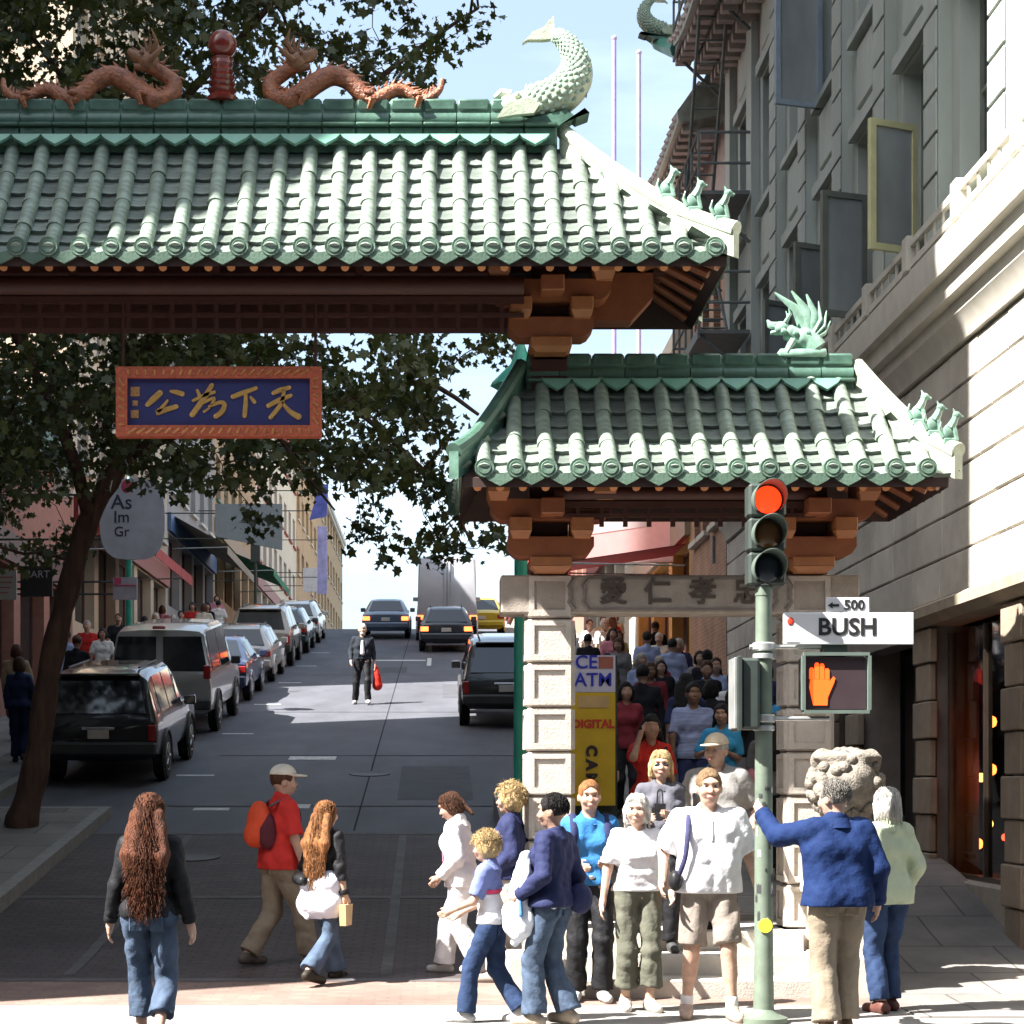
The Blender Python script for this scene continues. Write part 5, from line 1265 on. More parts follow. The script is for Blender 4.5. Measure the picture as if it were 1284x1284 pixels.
for i, py in enumerate((628, 671, 714)):
    z = pz(py)
    MB().lathe([(.004, -.085), (.06, -.08), (.098, -.066), (.10, -.055)], c=(hx, 0, z), n=24, axis='y').build('lens', lens[i], head_, 60)
    v = MB(); n = 20; vs = []
    for k in range(n+1):
        a = R(-45+270*k/n); L = .2*(.5+.5*math.sin(a)) + .04
        for r in (.112, .118): vs += [(hx+r*math.cos(a), -.05, z+r*math.sin(a)), (hx+r*math.cos(a), -.06-L, z+r*math.sin(a))]
    fs = []
    for k in range(n):
        b0 = k*4; b1 = b0+4; fs += [(b0, b0+1, b1+1, b1), (b0+2, b0+3, b1+3, b1+2), (b0+1, b0+3, b1+3, b1+1)]
    v.add(vs, fs).build('visor', M('visor', (.10, .13, .11), .5, var=.2), head_, 40)
# second head seen edge-on, facing along the other street
h2 = MB(); h2.box(pxx(926), pxx(950), -.12, .12, pz(915), pz(826), .02); h2.box(pxx(921), pxx(927), -.15, .15, pz(917), pz(824), .005); s2 = h2.build('side_signal_head', sigm, sp)
MB().box(pxx(918)-.004, pxx(921), -.14, .14, pz(914), pz(826), .004).build('backplate', steel, s2)
# street name sign
sg = MB(); sg.box(pxx(980), pxx(1143), -.075, -.055, pz(809), pz(769), .006); sgn = sg.build('street_sign', M('sign_white', (.62, .62, .63), .45, var=.06, stain=.12), sp)
blkp = M('sign_black', (.015, .015, .015), .5)
text_mesh('lettering', 'BUSH', .17, .002, blkp, sgn, T(pxx(1060), -.077, pz(788)) @ FRONT, bold=.004, sx=1.02)
MB().ball((pxx(989), -.077, pz(780)), (.024, .004, .03), 10, 6).build('emblem', M('emblem_red', (.55, .04, .02), .5), sgn)
MB().prism([(pxx(984), pz(806)), (pxx(1000), pz(806)), (pxx(996), pz(797)), (pxx(992), pz(801)), (pxx(988), pz(797))], -.0785, -.0755).build('emblem_base', M('emblem_white', (.75, .75, .75), .5), sgn)
bn = MB(); bn.box(pxx(1034), pxx(1088), -.06, -.045, pz(770), pz(750), .004); bno = bn.build('block_number_plate', MATS['sign_white'], sp)
text_mesh('lettering', '500', .10, .002, blkp, bno, T(pxx(1069), -.0625, pz(760)) @ FRONT, bold=.002)
MB().prism([(pxx(1036), pz(760)), (pxx(1042), pz(756)), (pxx(1042), pz(758.5)), (pxx(1050), pz(758.5)), (pxx(1050), pz(761.5)), (pxx(1042), pz(761.5)), (pxx(1042), pz(764))], -.0645, -.061).build('arrow', blkp, bno)
for py in (811, 901):
    MB().tube([(.0, 0, pz(py)), (pxx(1040), 0, pz(py))], .017, 8).build('mount_arm', steel, sp)
    MB().lathe([(.075, -.03), (.085, -.02), (.085, .02), (.075, .03)], c=(0, 0, pz(py)), n=14).build('band', steel, sp)
    MB().lathe([(.07, -.02), (.08, -.015), (.08, .015), (.07, .02)], c=(0, 0, pz(py+12)), n=14).build('band', steel, sp)
    MB().tube([(0, 0, pz(py)), (pxx(940), 0, pz(py))], .017, 8).build('mount_arm', steel, sp)
MB().box(pxx(1030), pxx(1062), -.05, .05, pz(822), pz(806), .01).build('sign_bracket', sigm, sp)
pd = MB(); pd.box(pxx(1005), pxx(1087), -.06, .14, pz(893), pz(821), .03); ped = pd.build('pedestrian_signal', sigm, sp)
fr = MB(); x0, x1, z0, z1 = pxx(1005), pxx(1087), pz(893), pz(821)
for q in ((x0, x1, z1-.012, z1+.012), (x0, x1, z0-.012, z0+.012), (x0-.012, x0+.012, z0+.012, z1-.012), (x1-.012, x1+.012, z0+.012, z1-.012)): fr.box(q[0], q[1], -.10, -.05, q[2], q[3])
fr.build('hood', M('visor', (.10, .13, .11), .5, var=.2), ped, 0)
MB().box(x0+.02, x1-.02, -.066, -.058, z0+.02, z1-.02).build('face_panel', M('signal_face', (.045, .03, .035), .35), ped)
hm = Memit('hand_orange', (1.0, .085, .008), .42); Hc = lambda u, v: (pxx(1012+u*32), pz(886-v*56))
def hpoly(pts): MB().prism([Hc(*p) for p in pts], -.074, -.067).build('hand_symbol', hm, ped)
hpoly([(.18, .02), (.72, .02), (.74, .2), (.98, .52), (1.03, .62), (.96, .66), (.84, .58), (.80, .56), (.80, .60), (.06, .60), (.02, .42), (.10, .2)])
for u0, u1, t in ((.02, .20, .86), (.225, .40, .97), (.425, .60, .95), (.625, .80, .84)): hpoly([(u0, .605), (u1, .605), (u1, t-.04), ((u0+u1)/2+.05, t), ((u0+u1)/2-.05, t), (u0, t-.04)])
# stickers and tape remains on the pole
random.seed(5)
for i in range(20):
    z = random.uniform(.72, 1.72); a = R(random.uniform(200, 330)); w2 = random.uniform(.12, .3); hh = random.uniform(.02, .07); r = .0675; vs = []
    for k in range(5):
        t = a-w2+2*w2*k/4; vs += [(r*math.cos(t), r*math.sin(t), z), (r*math.cos(t), r*math.sin(t), z+hh*(1+.3*math.sin(k*3+i)))]
    MB().add(vs, [(2*k, 2*k+2, 2*k+3, 2*k+1) for k in range(4)]).build('sticker_scrap', [M('tape_dark', (.03, .03, .032), .6), M('tape_pale', (.45, .45, .42), .7)][i % 3 == 0], sp, 60)
MB().lathe([(.002, -.078), (.05, -.076), (.052, -.07)], c=(-.0, .0, .70), n=18, axis='y').build('round_sticker', M('sticker_yellow', (.75, .72, .05), .5), sp, 60)

# ------------------------------------------------------------------ stone lion on pedestal
lion = empty('stone_lion', (3.34, 15.75, 0), 0, 'carved grey stone lion on a pedestal at the right of the steps', 'statue')
lst = M('lion_stone', (.21, .185, .155), .9, var=.35, scale=14, bump=.9, bscale=50, stain=.4)
b = MB(); b.box(-.33, .33, -.42, .42, -.05, .18, .02); b.build('plinth', stoneg, lion); b = MB(); b.box(-.27, .27, -.36, .36, .18, .80, .02); b.build('pedestal', stoneg, lion); b = MB(); b.box(-.32, .32, -.41, .41, .80, .90, .02); b.build('pedestal_top', stoneg, lion)
Ls = Sdf(); Ls.ell((0, .08, 1.12), (.22, .28, .26), .06).ell((0, -.08, 1.38), (.20, .18, .24), .06).ell((-.02, -.16, 1.72), (.25, .24, .24), .05).ell((-.16, -.30, 1.66), (.16, .13, .10), .04).ell((-.15, -.32, 1.53), (.13, .10, .05), .03)
for s in (-1, 1): Ls.cone((s*.13, -.2, 1.3), (s*.15, -.27, .95), .08, .07, .04).ell((s*.15, -.32, .94), (.08, .1, .06), .03).ell((s*.19, .1, 1.02), (.1, .2, .13), .05).ell((s*.22, -.05, 1.86), (.06, .05, .09), .03)
Ls.ell((0, -.12, 1.93), (.28, .2, .06), .05).ell((.2, -.05, 1.90), (.07, .06, .10), .05).ell((-.2, -.05, 1.90), (.07, .06, .10), .05)
Ls.cone((0, .3, 1.0), (0, .36, 1.4), .06, .1, .04)
lb = Ls.mesh('body', lst, .014, .012, 26, lion)
random.seed(9); b = MB()
for i in range(150):
    a = random.uniform(0, 6.283); t = random.uniform(-1, 1); r = math.sqrt(1-t*t)
    p = (-.02+.28*r*math.cos(a), -.13+.26*r*math.sin(a), 1.70+.27*t)
    if p[1] < -.3 and p[2] < 1.8: continue
    b.ball(p, .052, 8, 6)
tag(b.build('mane_curls', lst, lb, 60), kind='stuff')

# ------------------------------------------------------------------ turquoise lamp posts
teal = M('lamp_teal', (.03, .33, .24), .4, var=.15, scale=6)
def lamp_post(x, y, z, label, h=5.2):
    r = empty('lamp_post', (x, y, z), 0, label, 'lamp post')
    pr = [(.17, 0), (.17, .1)]
    for k in range(6): pr += [(.15-.008*k, .12+.075*k), (.165-.008*k, .15+.075*k), (.15-.008*k, .18+.075*k)]
    MB().lathe(pr, n=14).build('base', M('lamp_base_red', (.20, .04, .03), .5, var=.2), r)
    for k in range(5): MB().lathe([(.155-.008*k, .17+.09*k), (.165-.008*k, .19+.09*k), (.155-.008*k, .21+.09*k)], n=14).build('gold_ring', M('ring_gold', (.50, .33, .10), .4, .4), r)
    MB().lathe([(.13, .60), (.12, .70), (.085, .82), (.075, 1.0), (.06, h-.8), (.085, h-.75), (.05, h-.65), (.04, h-.4)], n=14).build('shaft', teal, r)
    for s in (-1, 1):
        MB().tube(spline([(0, 0, h-.7), (s*.25, 0, h-.55), (s*.5, 0, h-.6), (s*.55, 0, h-.75)], 4), .025, 6).build('arm', teal, r)
        MB().lathe([(.03, h-.78), (.2, h-.84), (.19, h-.87), (.13, h-.9), (.12, h-1.2), (.15, h-1.24), (.02, h-1.3)], c=(s*.55, 0, 0), n=8).build('lantern', M('lantern_red', (.35, .05, .03), .5), r)
    MB().lathe([(.3, h-.42), (.28, h-.38), (.1, h-.2), (.03, h)], n=8).build('roof_cap', teal, r)
    return r
lamp_post(.80, 18.6, .5, 'turquoise lamp post beside the stone column of the gate', 5.5).rotation_euler = (0, 0, R(90))
lamp_post(-6.55, 40.5, walk_l(40.5), 'turquoise lamp post behind the white van', 4.9)
lamp_post(2.85, 58, walk_r(58), 'turquoise lamp post up the right pavement', 4.9)

# ------------------------------------------------------------------ hanging signs, banners, awnings
def projecting_sign(name, label, px0, px1, py0, py1, Z, mat, shape=None, thick=.06, wallX=-8.8):
    x0, _, z1 = W(px0, py0, Z); x1, _, z0 = W(px1, py1, Z); w_, h_ = x1-x0, z1-z0
    r = empty(name, (x0, Z, z0), 0, label, 'sign')
    poly = shape or [(0, 0), (1, 0), (1, 1), (0, 1)]
    MB().prism([(u*w_, v*h_) for u, v in poly], -thick/2, thick/2).build('board', mat, r)
    for v in (.25, .8):
        xa = (wallX-x0); MB().tube([(w_*.5 if wallX > x0 else w_*.4, 0.0, h_*v), (xa, 0.0, h_*v)], .02, 6).build('bracket', sigm, r)
    return r, w_, h_
ov = [(.5+.5*math.copysign(abs(math.cos(a))**.6, math.cos(a)), .5+.5*math.copysign(abs(math.sin(a))**.75, math.sin(a))) for a in [2*math.pi*k/28 for k in range(28)]]
r, w_, h_ = projecting_sign('shop_sign', 'large white rounded shop sign with dark lettering hanging behind the tree', 125, 207, 600, 702, 33.6, M('sign_lavender', (.60, .58, .68), .6, var=.08, stain=.15), ov)
for t, v, sz in (('As', .70, .36), ('Im', .52, .28), ('Gr', .34, .24)): text_mesh('lettering', t, sz, .004, M('sign_ink', (.06, .06, .10), .6), r, T(w_*.34, -.034, h_*v) @ FRONT, bold=.003)
MB().ball((w_*.42, -.034, h_*.9), (.10, .008, .12), 10, 6).build('flower_emblem', M('sign_pink', (.6, .08, .16), .6), r)
r, w_, h_ = projecting_sign('shop_sign', 'grey blue banner sign with a dark bird shape above the shops', 270, 354, 632, 690, 56, M('sign_greyblue', (.20, .25, .27), .6, var=.1), [(0, .3), (1, 0), (1, 1), (0, 1)])
MB().prism([(w_*u, h_*v) for u, v in ((.35, .6), (.6, .68), (.9, .72), (.62, .6), (.58, .4), (.5, .58))], -.045, -.032).build('bird_mark', sigm, r)
r, w_, h_ = projecting_sign('shop_sign', 'white square sign with red print on the far left facade', 380, 407, 712, 742, 95, M('sign_bright', (.72, .71, .70), .6), wallX=-8.8)
r, w_, h_ = projecting_sign('street_banner', 'tall violet and white banner hanging from a far lamp post', 398, 410, 660, 745, 88, M('banner_violet', (.42, .40, .68), .7, var=.3, scale=3), wallX=-8.8)
r, w_, h_ = projecting_sign('street_banner', 'blue and violet flag high on the left facade', 388, 412, 606, 652, 70, M('banner_blue', (.12, .14, .48), .7, var=.4, scale=3), [(0, 0), (.9, .1), (1, 1), (.5, .9)])
r, w_, h_ = projecting_sign('shop_sign', 'dark hanging sign with pale letters beside the tree trunk', 26, 66, 710, 748, 32, M('sign_dark', (.03, .025, .03), .6))
text_mesh('lettering', 'MART', .17, .003, M('letter_pale', (.55, .53, .58), .6), r, T(w_*.5, -.034, h_*.72) @ FRONT)
r, w_, h_ = projecting_sign('shop_sign', 'pale sign with faint pink writing left of the tree trunk', -4, 21, 714, 752, 31, M('sign_palegrey', (.48, .47, .47), .6, var=.1))
for k in range(4): MB().box(w_*.1, w_*(.6+.08*k), -.036, -.031, h_*(.2+.17*k), h_*(.25+.17*k)).build('print_line', M('print_pink', (.45, .16, .16), .6), r)
r, w_, h_ = projecting_sign('parking_sign', 'small lavender board with red print below the rounded sign', 142, 172, 724, 752, 35, M('sign_lav2', (.46, .42, .48), .6), wallX=-8.8)
MB().box(w_*.05, w_*.35, -.037, -.031, h_*.7, h_*.98).build('red_mark', M('sign_pink', (.6, .08, .16), .6), r); MB().box(w_*.05, w_*.95, -.036, -.031, h_*.6, h_*.66).build('red_line', M('sign_pink', (.6, .08, .16), .6), r)
r, w_, h_ = projecting_sign('awning_flag', 'pale triangular canvas flag left of the leaning trunk', 62, 92, 584, 626, 40, M('canvas_pale', (.62, .55, .47), .8, var=.15), [(0, 0), (1, .05), (.6, 1)])
def awning(label, side, X, y0, y1, z, out, drop, mat, mat2, n=6):
    r = empty('awning', (X, y0, z), 0, label, 'awning'); st = (y1-y0)/n
    for i in range(n):
        a, c = y0+st*i-y0, y0+st*(i+1)-y0; xo = -side*out
        MB().add([(0, a, 0), (0, c, 0), (xo, c, -drop), (xo, a, -drop), (0, a, -.02), (0, c, -.02), (xo, c, -drop-.02), (xo, a, -drop-.02)], [(0, 1, 2, 3), (4, 7, 6, 5), (0, 4, 5, 1), (3, 2, 6, 7)]).build('canvas_strip', mat if i % 2 == 0 else mat2, r, 0)
        MB().box(min(xo-.01, xo+.01), max(xo-.01, xo+.01), a+.01, c-.01, -drop-.28, -drop-.021).build('valance', mat2, r, 0)
    for y in (0.02, y1-y0-.02): MB().tube([(0, y, -drop-.1), (-side*out, y, -drop-.05)], .02, 6).build('awning_arm', steel, r)
    return r
def canvas(n, c, tcol):
    m = M(n, c, .8, var=.12); t = m.node_tree; tr = t.nodes.new('ShaderNodeBsdfTranslucent'); tr.inputs['Color'].default_value = (*tcol, 1); ms = t.nodes.new('ShaderNodeMixShader'); ms.inputs['Fac'].default_value = .45
    t.links.new(t.nodes['Principled BSDF'].outputs['BSDF'], ms.inputs[1]); t.links.new(tr.outputs['BSDF'], ms.inputs[2]); t.links.new(ms.outputs['Shader'], t.nodes['Material Output'].inputs['Surface']); return m
pinkc = canvas('awning_pink', (.85, .58, .56), (.85, .55, .54)); whitec = canvas('awning_white', (.86, .83, .82), (.86, .82, .80)); redc = M('awning_red', (.55, .02, .03), .7)
aw = awning('large pink and white canopy glowing in the sun behind the side passage', 1, 5.15, 42.0, 50.0, 9.3, 2.5, 2.6, whitec, pinkc, 5)
MB().add([(0, -.012, 0), (-2.5, -.012, -2.6), (-2.5, -.012, -2.85), (-1.3, -.012, -2.7), (0, -.012, -2.7)], [(0, 1, 2, 3, 4)]).build('end_panel', pinkc, aw, 0)
MB().add([(-.4, -.02, -1.2), (-1.1, -.02, -1.25), (-1.9, -.02, -2.1), (-.5, -.02, -1.9)], [(0, 1, 2, 3)]).build('end_patch', whitec, aw, 0)
awning('red awning with white edge low behind the side passage', 1, 5.15, 40.0, 41.9, 6.75, 2.4, .35, redc, redc, 2)
awning('dark red awning over the shop behind the parked van', -1, -8.75, 47, 54, 8.6, 1.8, 1.0, M('awning_maroon', (.26, .02, .03), .8), M('awning_maroon2', (.33, .05, .05), .8))
awning('cream awning over the far shop on the left', -1, -8.75, 63, 73, 10.6, 1.8, 1.0, M('awning_cream', (.42, .36, .28), .8), M('awning_cream2', (.36, .30, .22), .8))
awning('green awning near the parked cars up the hill', -1, -8.75, 76, 84, 11.2, 2.2, .9, M('awning_green', (.02, .24, .12), .8), M('awning_green2', (.02, .20, .10), .8))
# pole with box signs, grey board and street lamp behind the passage
r = empty('wall_sign', W(893, 706, 36), 0, 'plain grey board on the ochre wall behind the lintel', 'sign'); MB().box(0, .72, -.04, .04, 0, .5).build('board', M('board_grey', (.20, .23, .22), .6), r); MB().box(.72, 2.0, -.01, .01, .2, .26).build('bracket', steel, r)
# advertising column: cash machine panel above a yellow banner
Z = 19.6; x0, _, zt = W(716, 822, Z); x1, _, zb = W(771, 1010, Z); zm = W(0, 868, Z)[2]
r = empty('advert_board', (x0, Z, .5), 0, 'tall shop board reading ATM in blue over a yellow banner behind the gate column', 'sign')
wd = x1-x0; g0 = .5
MB().box(0, wd, -.05, .05, zb-g0, zm-g0-.004).build('yellow_panel', M('panel_yellow', (.55, .37, .02), .6, var=.12), r)
MB().box(0, wd, -.05, .05, zm-g0, zt-g0).build('white_panel', M('panel_lilac', (.50, .50, .66), .55, var=.06), r)
MB().box(-.03, wd+.03, .051, .10, -.02, zt-g0).build('back_frame', sigm, r)
bl = M('print_blue', (.02, .03, .42), .5); rd = M('print_red', (.48, .05, .02), .5)
text_mesh('lettering', 'ATM', .19, .003, bl, r, T(wd*.5, -.053, zm-g0+.12) @ FRONT, bold=.003); text_mesh('lettering', 'CE', .19, .003, bl, r, T(wd*.34, -.053, zm-g0+.30) @ FRONT, bold=.003)
MB().box(wd*.62, wd*.95, -.056, -.051, zm-g0+.24, zm-g0+.36).build('print_block', M('print_rust', (.30, .10, .07), .5), r)
MB().box(wd*.15, wd*.85, -.056, -.051, zm-g0-.16, zm-g0-.04).build('print_block', M('print_tan', (.50, .34, .16), .5), r)
text_mesh('lettering', 'DIGITAL', .115, .003, rd, r, T(wd*.5, -.053, zm-g0-.33) @ FRONT, bold=.006)
for k, ch in enumerate('CAMERA'): text_mesh('lettering', ch, .15, .003, M('print_black', (.03, .02, .02), .5), r, T(wd*.45, -.053, zm-g0-.60-.145*k) @ FRONT @ Matrix.Rotation(R(-90), 4, 'Z'), bold=.01)
# flagpoles on a far roof
for px, py0, lb_ in ((770, 50, 'taller'), (801, 68, 'shorter')):
    x, y, z = W(px, py0, 75); o = MB().lathe([(.10, 0), (.09, z-8), (.05, z-8)], n=8).build('flagpole', M('pole_violet', (.33, .27, .42), .6), None); o.location = (x, y, 0); o.location.z = 0
    o.location = (x, y, 8.0); tag(o, lb_+' of two thin bare flagpoles rising above the far roofs against the sky', 'flagpole', 'flagpoles on the far roof')
    MB().ball((0, 0, z-8+.06), .12, 8, 6).build('ball', MATS['pole_violet'], o, 180)
# leaning news board at the left kerb
r = empty('notice_board', (-4.95, 20.6, walk_l(20.6)), .2, 'small white notice board on legs at the left kerb', 'sign')
MB().box(-.15, .15, -.02, .02, .45, .80, .005).build('board', M('notice_white', (.55, .54, .55), .6), r)
for s in (-1, 1): MB().tube([(s*.12, 0, .5), (s*.14, .12, 0)], .015, 6).build('leg', sigm, r); MB().tube([(s*.12, 0, .5), (s*.14, -.12, 0)], .015, 6).build('leg', sigm, r)
# far traffic light up the left pavement
r = empty('traffic_light', (-6.6, 69, walk_l(69)), 0, 'small far traffic light glowing orange up the hill on the left', 'traffic light')
MB().lathe([(.09, 0), (.06, .3), (.05, 3.3)], n=10).build('pole', sigm, r); MB().box(-.17, .17, -.12, .12, 2.7, 3.75, .02).build('signal_head', sigm, r); MB().ball((0, -.12, 3.5), (.13, .05, .13), 12, 8).build('lens', Memit('lens_far', (1, .16, .03), 3), r, 180)
# ------------------------------------------------------------------ street trees
barkm = M('bark', (.065, .032, .020), .9, var=.55, scale=7, bump=1.0, bscale=14, stretch=(1.6, 1.6, .35))
leafm = bpy.data.materials.new('leaf'); leafm.use_nodes = True; t = leafm.node_tree; pb_ = t.nodes['Principled BSDF']; pb_.inputs['Roughness'].default_value = .45
n_ = t.nodes.new('ShaderNodeTexNoise'); n_.inputs['Scale'].default_value = 1.4; n_.inputs['Detail'].default_value = 3; tcx = t.nodes.new('ShaderNodeTexCoord'); t.links.new(tcx.outputs['Object'], n_.inputs['Vector'])
cr_ = t.nodes.new('ShaderNodeValToRGB'); cr_.color_ramp.elements[0].color = (.016, .034, .010, 1); cr_.color_ramp.elements[1].color = (.10, .105, .028, 1); cr_.color_ramp.elements[0].position = .35; cr_.color_ramp.elements[1].position = .7
t.links.new(n_.outputs['Fac'], cr_.inputs['Fac']); t.links.new(cr_.outputs['Color'], pb_.inputs['Base Color'])
tl_ = t.nodes.new('ShaderNodeBsdfTranslucent'); tl_.inputs['Color'].default_value = (.10, .12, .02, 1); ms_ = t.nodes.new('ShaderNodeMixShader'); ms_.inputs['Fac'].default_value = .18
t.links.new(pb_.outputs['BSDF'], ms_.inputs[1]); t.links.new(tl_.outputs['BSDF'], ms_.inputs[2]); t.links.new(ms_.outputs['Shader'], t.nodes['Material Output'].inputs['Surface'])
LEAF = np.array([(0, 0, 0), (.16, .12, .02), (.46, .18, .05), (.30, .42, .03), (.50, .66, .06), (.18, .70, .03), (0, 1.05, .0), (-.18, .70, .03), (-.50, .66, .06), (-.30, .42, .03), (-.46, .18, .05), (-.16, .12, .02)])
def leaves(centres, per, rad, size, rs):
    n = len(centres)*per; c = np.repeat(np.array(centres), per, 0)
    d = rs.normal(size=(n, 3)); d /= np.linalg.norm(d, axis=1)[:, None]; p = c+d*(rs.uniform(0, 1, (n, 1))**.5)*rad*np.array([1, 1, .75])
    a = rs.normal(size=(n, 3))+np.array([0, 0, -.5]); a /= np.linalg.norm(a, axis=1)[:, None]
    b = np.cross(a, rs.normal(size=(n, 3))); b /= np.linalg.norm(b, axis=1)[:, None]; m = np.cross(a, b)
    s = rs.uniform(.45, 1.4, (n, 1, 1))*size
    V = p[:, None, :]+s*(LEAF[None, :, 0:1]*b[:, None, :]+LEAF[None, :, 1:2]*a[:, None, :]+LEAF[None, :, 2:3]*m[:, None, :]*2.0)
    k = len(LEAF); idx = np.arange(n)[:, None]*k
    return V.reshape(-1, 3), (idx+np.arange(k)[None, :])
def tree(label, base, trunk, trad, limbs, centres, per, rad, size, seed):
    rs = np.random.RandomState(seed); r = empty('street_tree', base, 0, label, 'tree'); o0 = Vector(base)
    tk = MB(); path = spline(trunk, 5); rr = list(np.interp(np.linspace(0, 1, len(path)), np.linspace(0, 1, len(trad)), trad)); rr = [q*(1+.09*math.sin(i*1.7)+.05*math.sin(i*3.1)) for i, q in enumerate(rr)]; tk.tube(path, rr, 14)
    nodes = [(p, q) for p, q in zip(path, rr)]
    lb = MB()
    for lp, lr in limbs:
        pth = spline(lp, 4); q = list(np.linspace(lr[0], lr[1], len(pth))); tk.tube(pth, q, 8); nodes += list(zip(pth, q))
    NP = np.array([tuple(p) for p, q in nodes]); NR = [q for p, q in nodes]
    tw = MB(); CA = np.array(centres); dn = ((CA[:, None, :]-NP[None, :, :])**2).sum(2); best = dn.min(1); who = dn.argmin(1); pts = list(NP); rad_ = list(NR); todo = np.ones(len(CA), bool)
    for step in range(len(CA)):                               # each spray joins the nearest wood grown so far
        c = int(np.argmin(np.where(todo, best, 1e9))); todo[c] = False; a = Vector(pts[who[c]]); e = Vector(CA[c]); ra = min(rad_[who[c]], .03)
        mid = a.lerp(e, .5)+Vector(rs.normal(size=3)*.10*(e-a).length)
        tw.tube([a, mid, e], [ra, ra*.8, max(.006, ra*.62)], 5); pts.append(CA[c]); rad_.append(max(.007, ra*.7))
        d2 = ((CA-CA[c])**2).sum(1); m = d2 < best; best[m] = d2[m]; who[m] = len(pts)-1
    tk.build('trunk', barkm, r, 60, origin=base); tag(tw.build('twigs', barkm, r, 60, origin=base), kind='stuff')
    V, Fc = leaves(centres, per, rad, size, rs)
    me = bpy.data.meshes.new('crown'); me.from_pydata((V-np.array(base)).tolist(), [], Fc.tolist()); me.update(); me.materials.append(leafm); link('crown', me, r)
    return r
rs = np.random.RandomState(21); cents = []
def dens(px, py):
    if 105 < px < 222 and 588 < py < 720: return .06
    if 225 < px < 440 and py > 610: return .10 if py < 650 else 0
    if py < 420:
        if px < 330: d = 1
        elif px < 600: d = .62-.0011*(px-330)
        else: d = 0
        if px > 380 and py > 110-.25*(px-380): d *= .35
        if px > 470 and 150 < py < 420: d *= .4
        return d
    if px < 120: return (.9 if py < 600 else .35) if py < 720 else 0
    if px < 450: return 1 if py < 590 else (.55 if py < 650 and px < 260 else (.3 if py < 640 else 0))
    if px < 560: return .62 if py < 600 else (.35 if py < 690 else 0)
    if px < 635: return .16 if py < 590 else (.5 if py < 690 else 0)
    return 0
while len(cents) < 900:
    px, py, Z = rs.uniform(-190, 640), rs.uniform(-260, 700), rs.uniform(20.6, 27.5)
    if rs.uniform() < dens(px, py):
        x, y, z = W(px, py, Z)
        if z < 4.1 and y < 25: pass
        cents.append((x, y, z))
w_ = lambda px, py, Z: Vector(W(px, py, Z))
base = (-5.25, 24.0, walk_l(24.0)-.03)
tree('leaning street tree with broad dark leafy crown behind the gate', base, [Vector(base), w_(45, 960, 24), w_(60, 850, 24), w_(84, 745, 24), w_(112, 650, 24), w_(152, 575, 24), w_(178, 495, 24.2), w_(196, 400, 24.4), w_(205, 280, 24.4), w_(215, 140, 24.5), w_(220, -60, 24.5)],
     [.21, .165, .15, .14, .135, .12, .10, .085, .07, .055, .03],
     [([w_(112, 650, 24), w_(90, 570, 23.4), w_(50, 480, 23), w_(0, 380, 22.6), w_(-80, 200, 22.6)], (.10, .03)),
      ([w_(152, 575, 24), w_(230, 540, 23.6), w_(330, 520, 23.2), w_(430, 500, 23), w_(530, 480, 22.8), w_(600, 520, 22.6)], (.09, .02)),
      ([w_(430, 500, 23), w_(500, 560, 22.8), w_(560, 620, 22.6), w_(590, 680, 22.4)], (.035, .012)),
      ([w_(196, 400, 24.4), w_(270, 320, 25), w_(360, 220, 25.4), w_(450, 120, 25.6), w_(540, 50, 25.6), w_(600, 10, 25.6)], (.08, .018)),
      ([w_(205, 280, 24.4), w_(140, 200, 23.4), w_(80, 100, 23), w_(20, 20, 22.8)], (.07, .02)),
      ([w_(215, 140, 24.5), w_(290, 60, 24), w_(360, -20, 23.8), w_(420, -120, 23.8)], (.06, .02)),
      ([w_(178, 495, 24.2), w_(240, 460, 25.6), w_(320, 450, 26.6), w_(400, 430, 27.2)], (.07, .02)),
      ([w_(330, 520, 23.2), w_(380, 590, 23), w_(420, 640, 23)], (.035, .012))],
     cents, 50, .40, .115, 5)
c2 = []
rs = np.random.RandomState(8)
for i in range(200):
    v = rs.normal(size=3); v /= np.linalg.norm(v); c2.append(tuple(np.array((-7.2, 30.1, 8.4))+v*np.array((1.7, 2.4, 2.6))*rs.uniform(.3, 1)**.5))
b2 = (-7.25, 30.0, walk_l(30.0)-.03)
tree('second street tree further up the left pavement beyond the leaning one', b2, [Vector(b2), Vector((-7.2, 30, 4.8)), Vector((-7.25, 30.1, 7.3)), Vector((-7.2, 30.1, 10.3))], [.14, .11, .09, .03],
     [([Vector((-7.2, 30, 5.4)), Vector((-6.5, 29.1, 7.3)), Vector((-6.1, 28.5, 8.8))], (.06, .015)), ([Vector((-7.2, 30, 5.8)), Vector((-7.8, 31.1, 7.8)), Vector((-8.1, 31.7, 9.4))], (.06, .015))], c2, 44, .5, .11, 6)
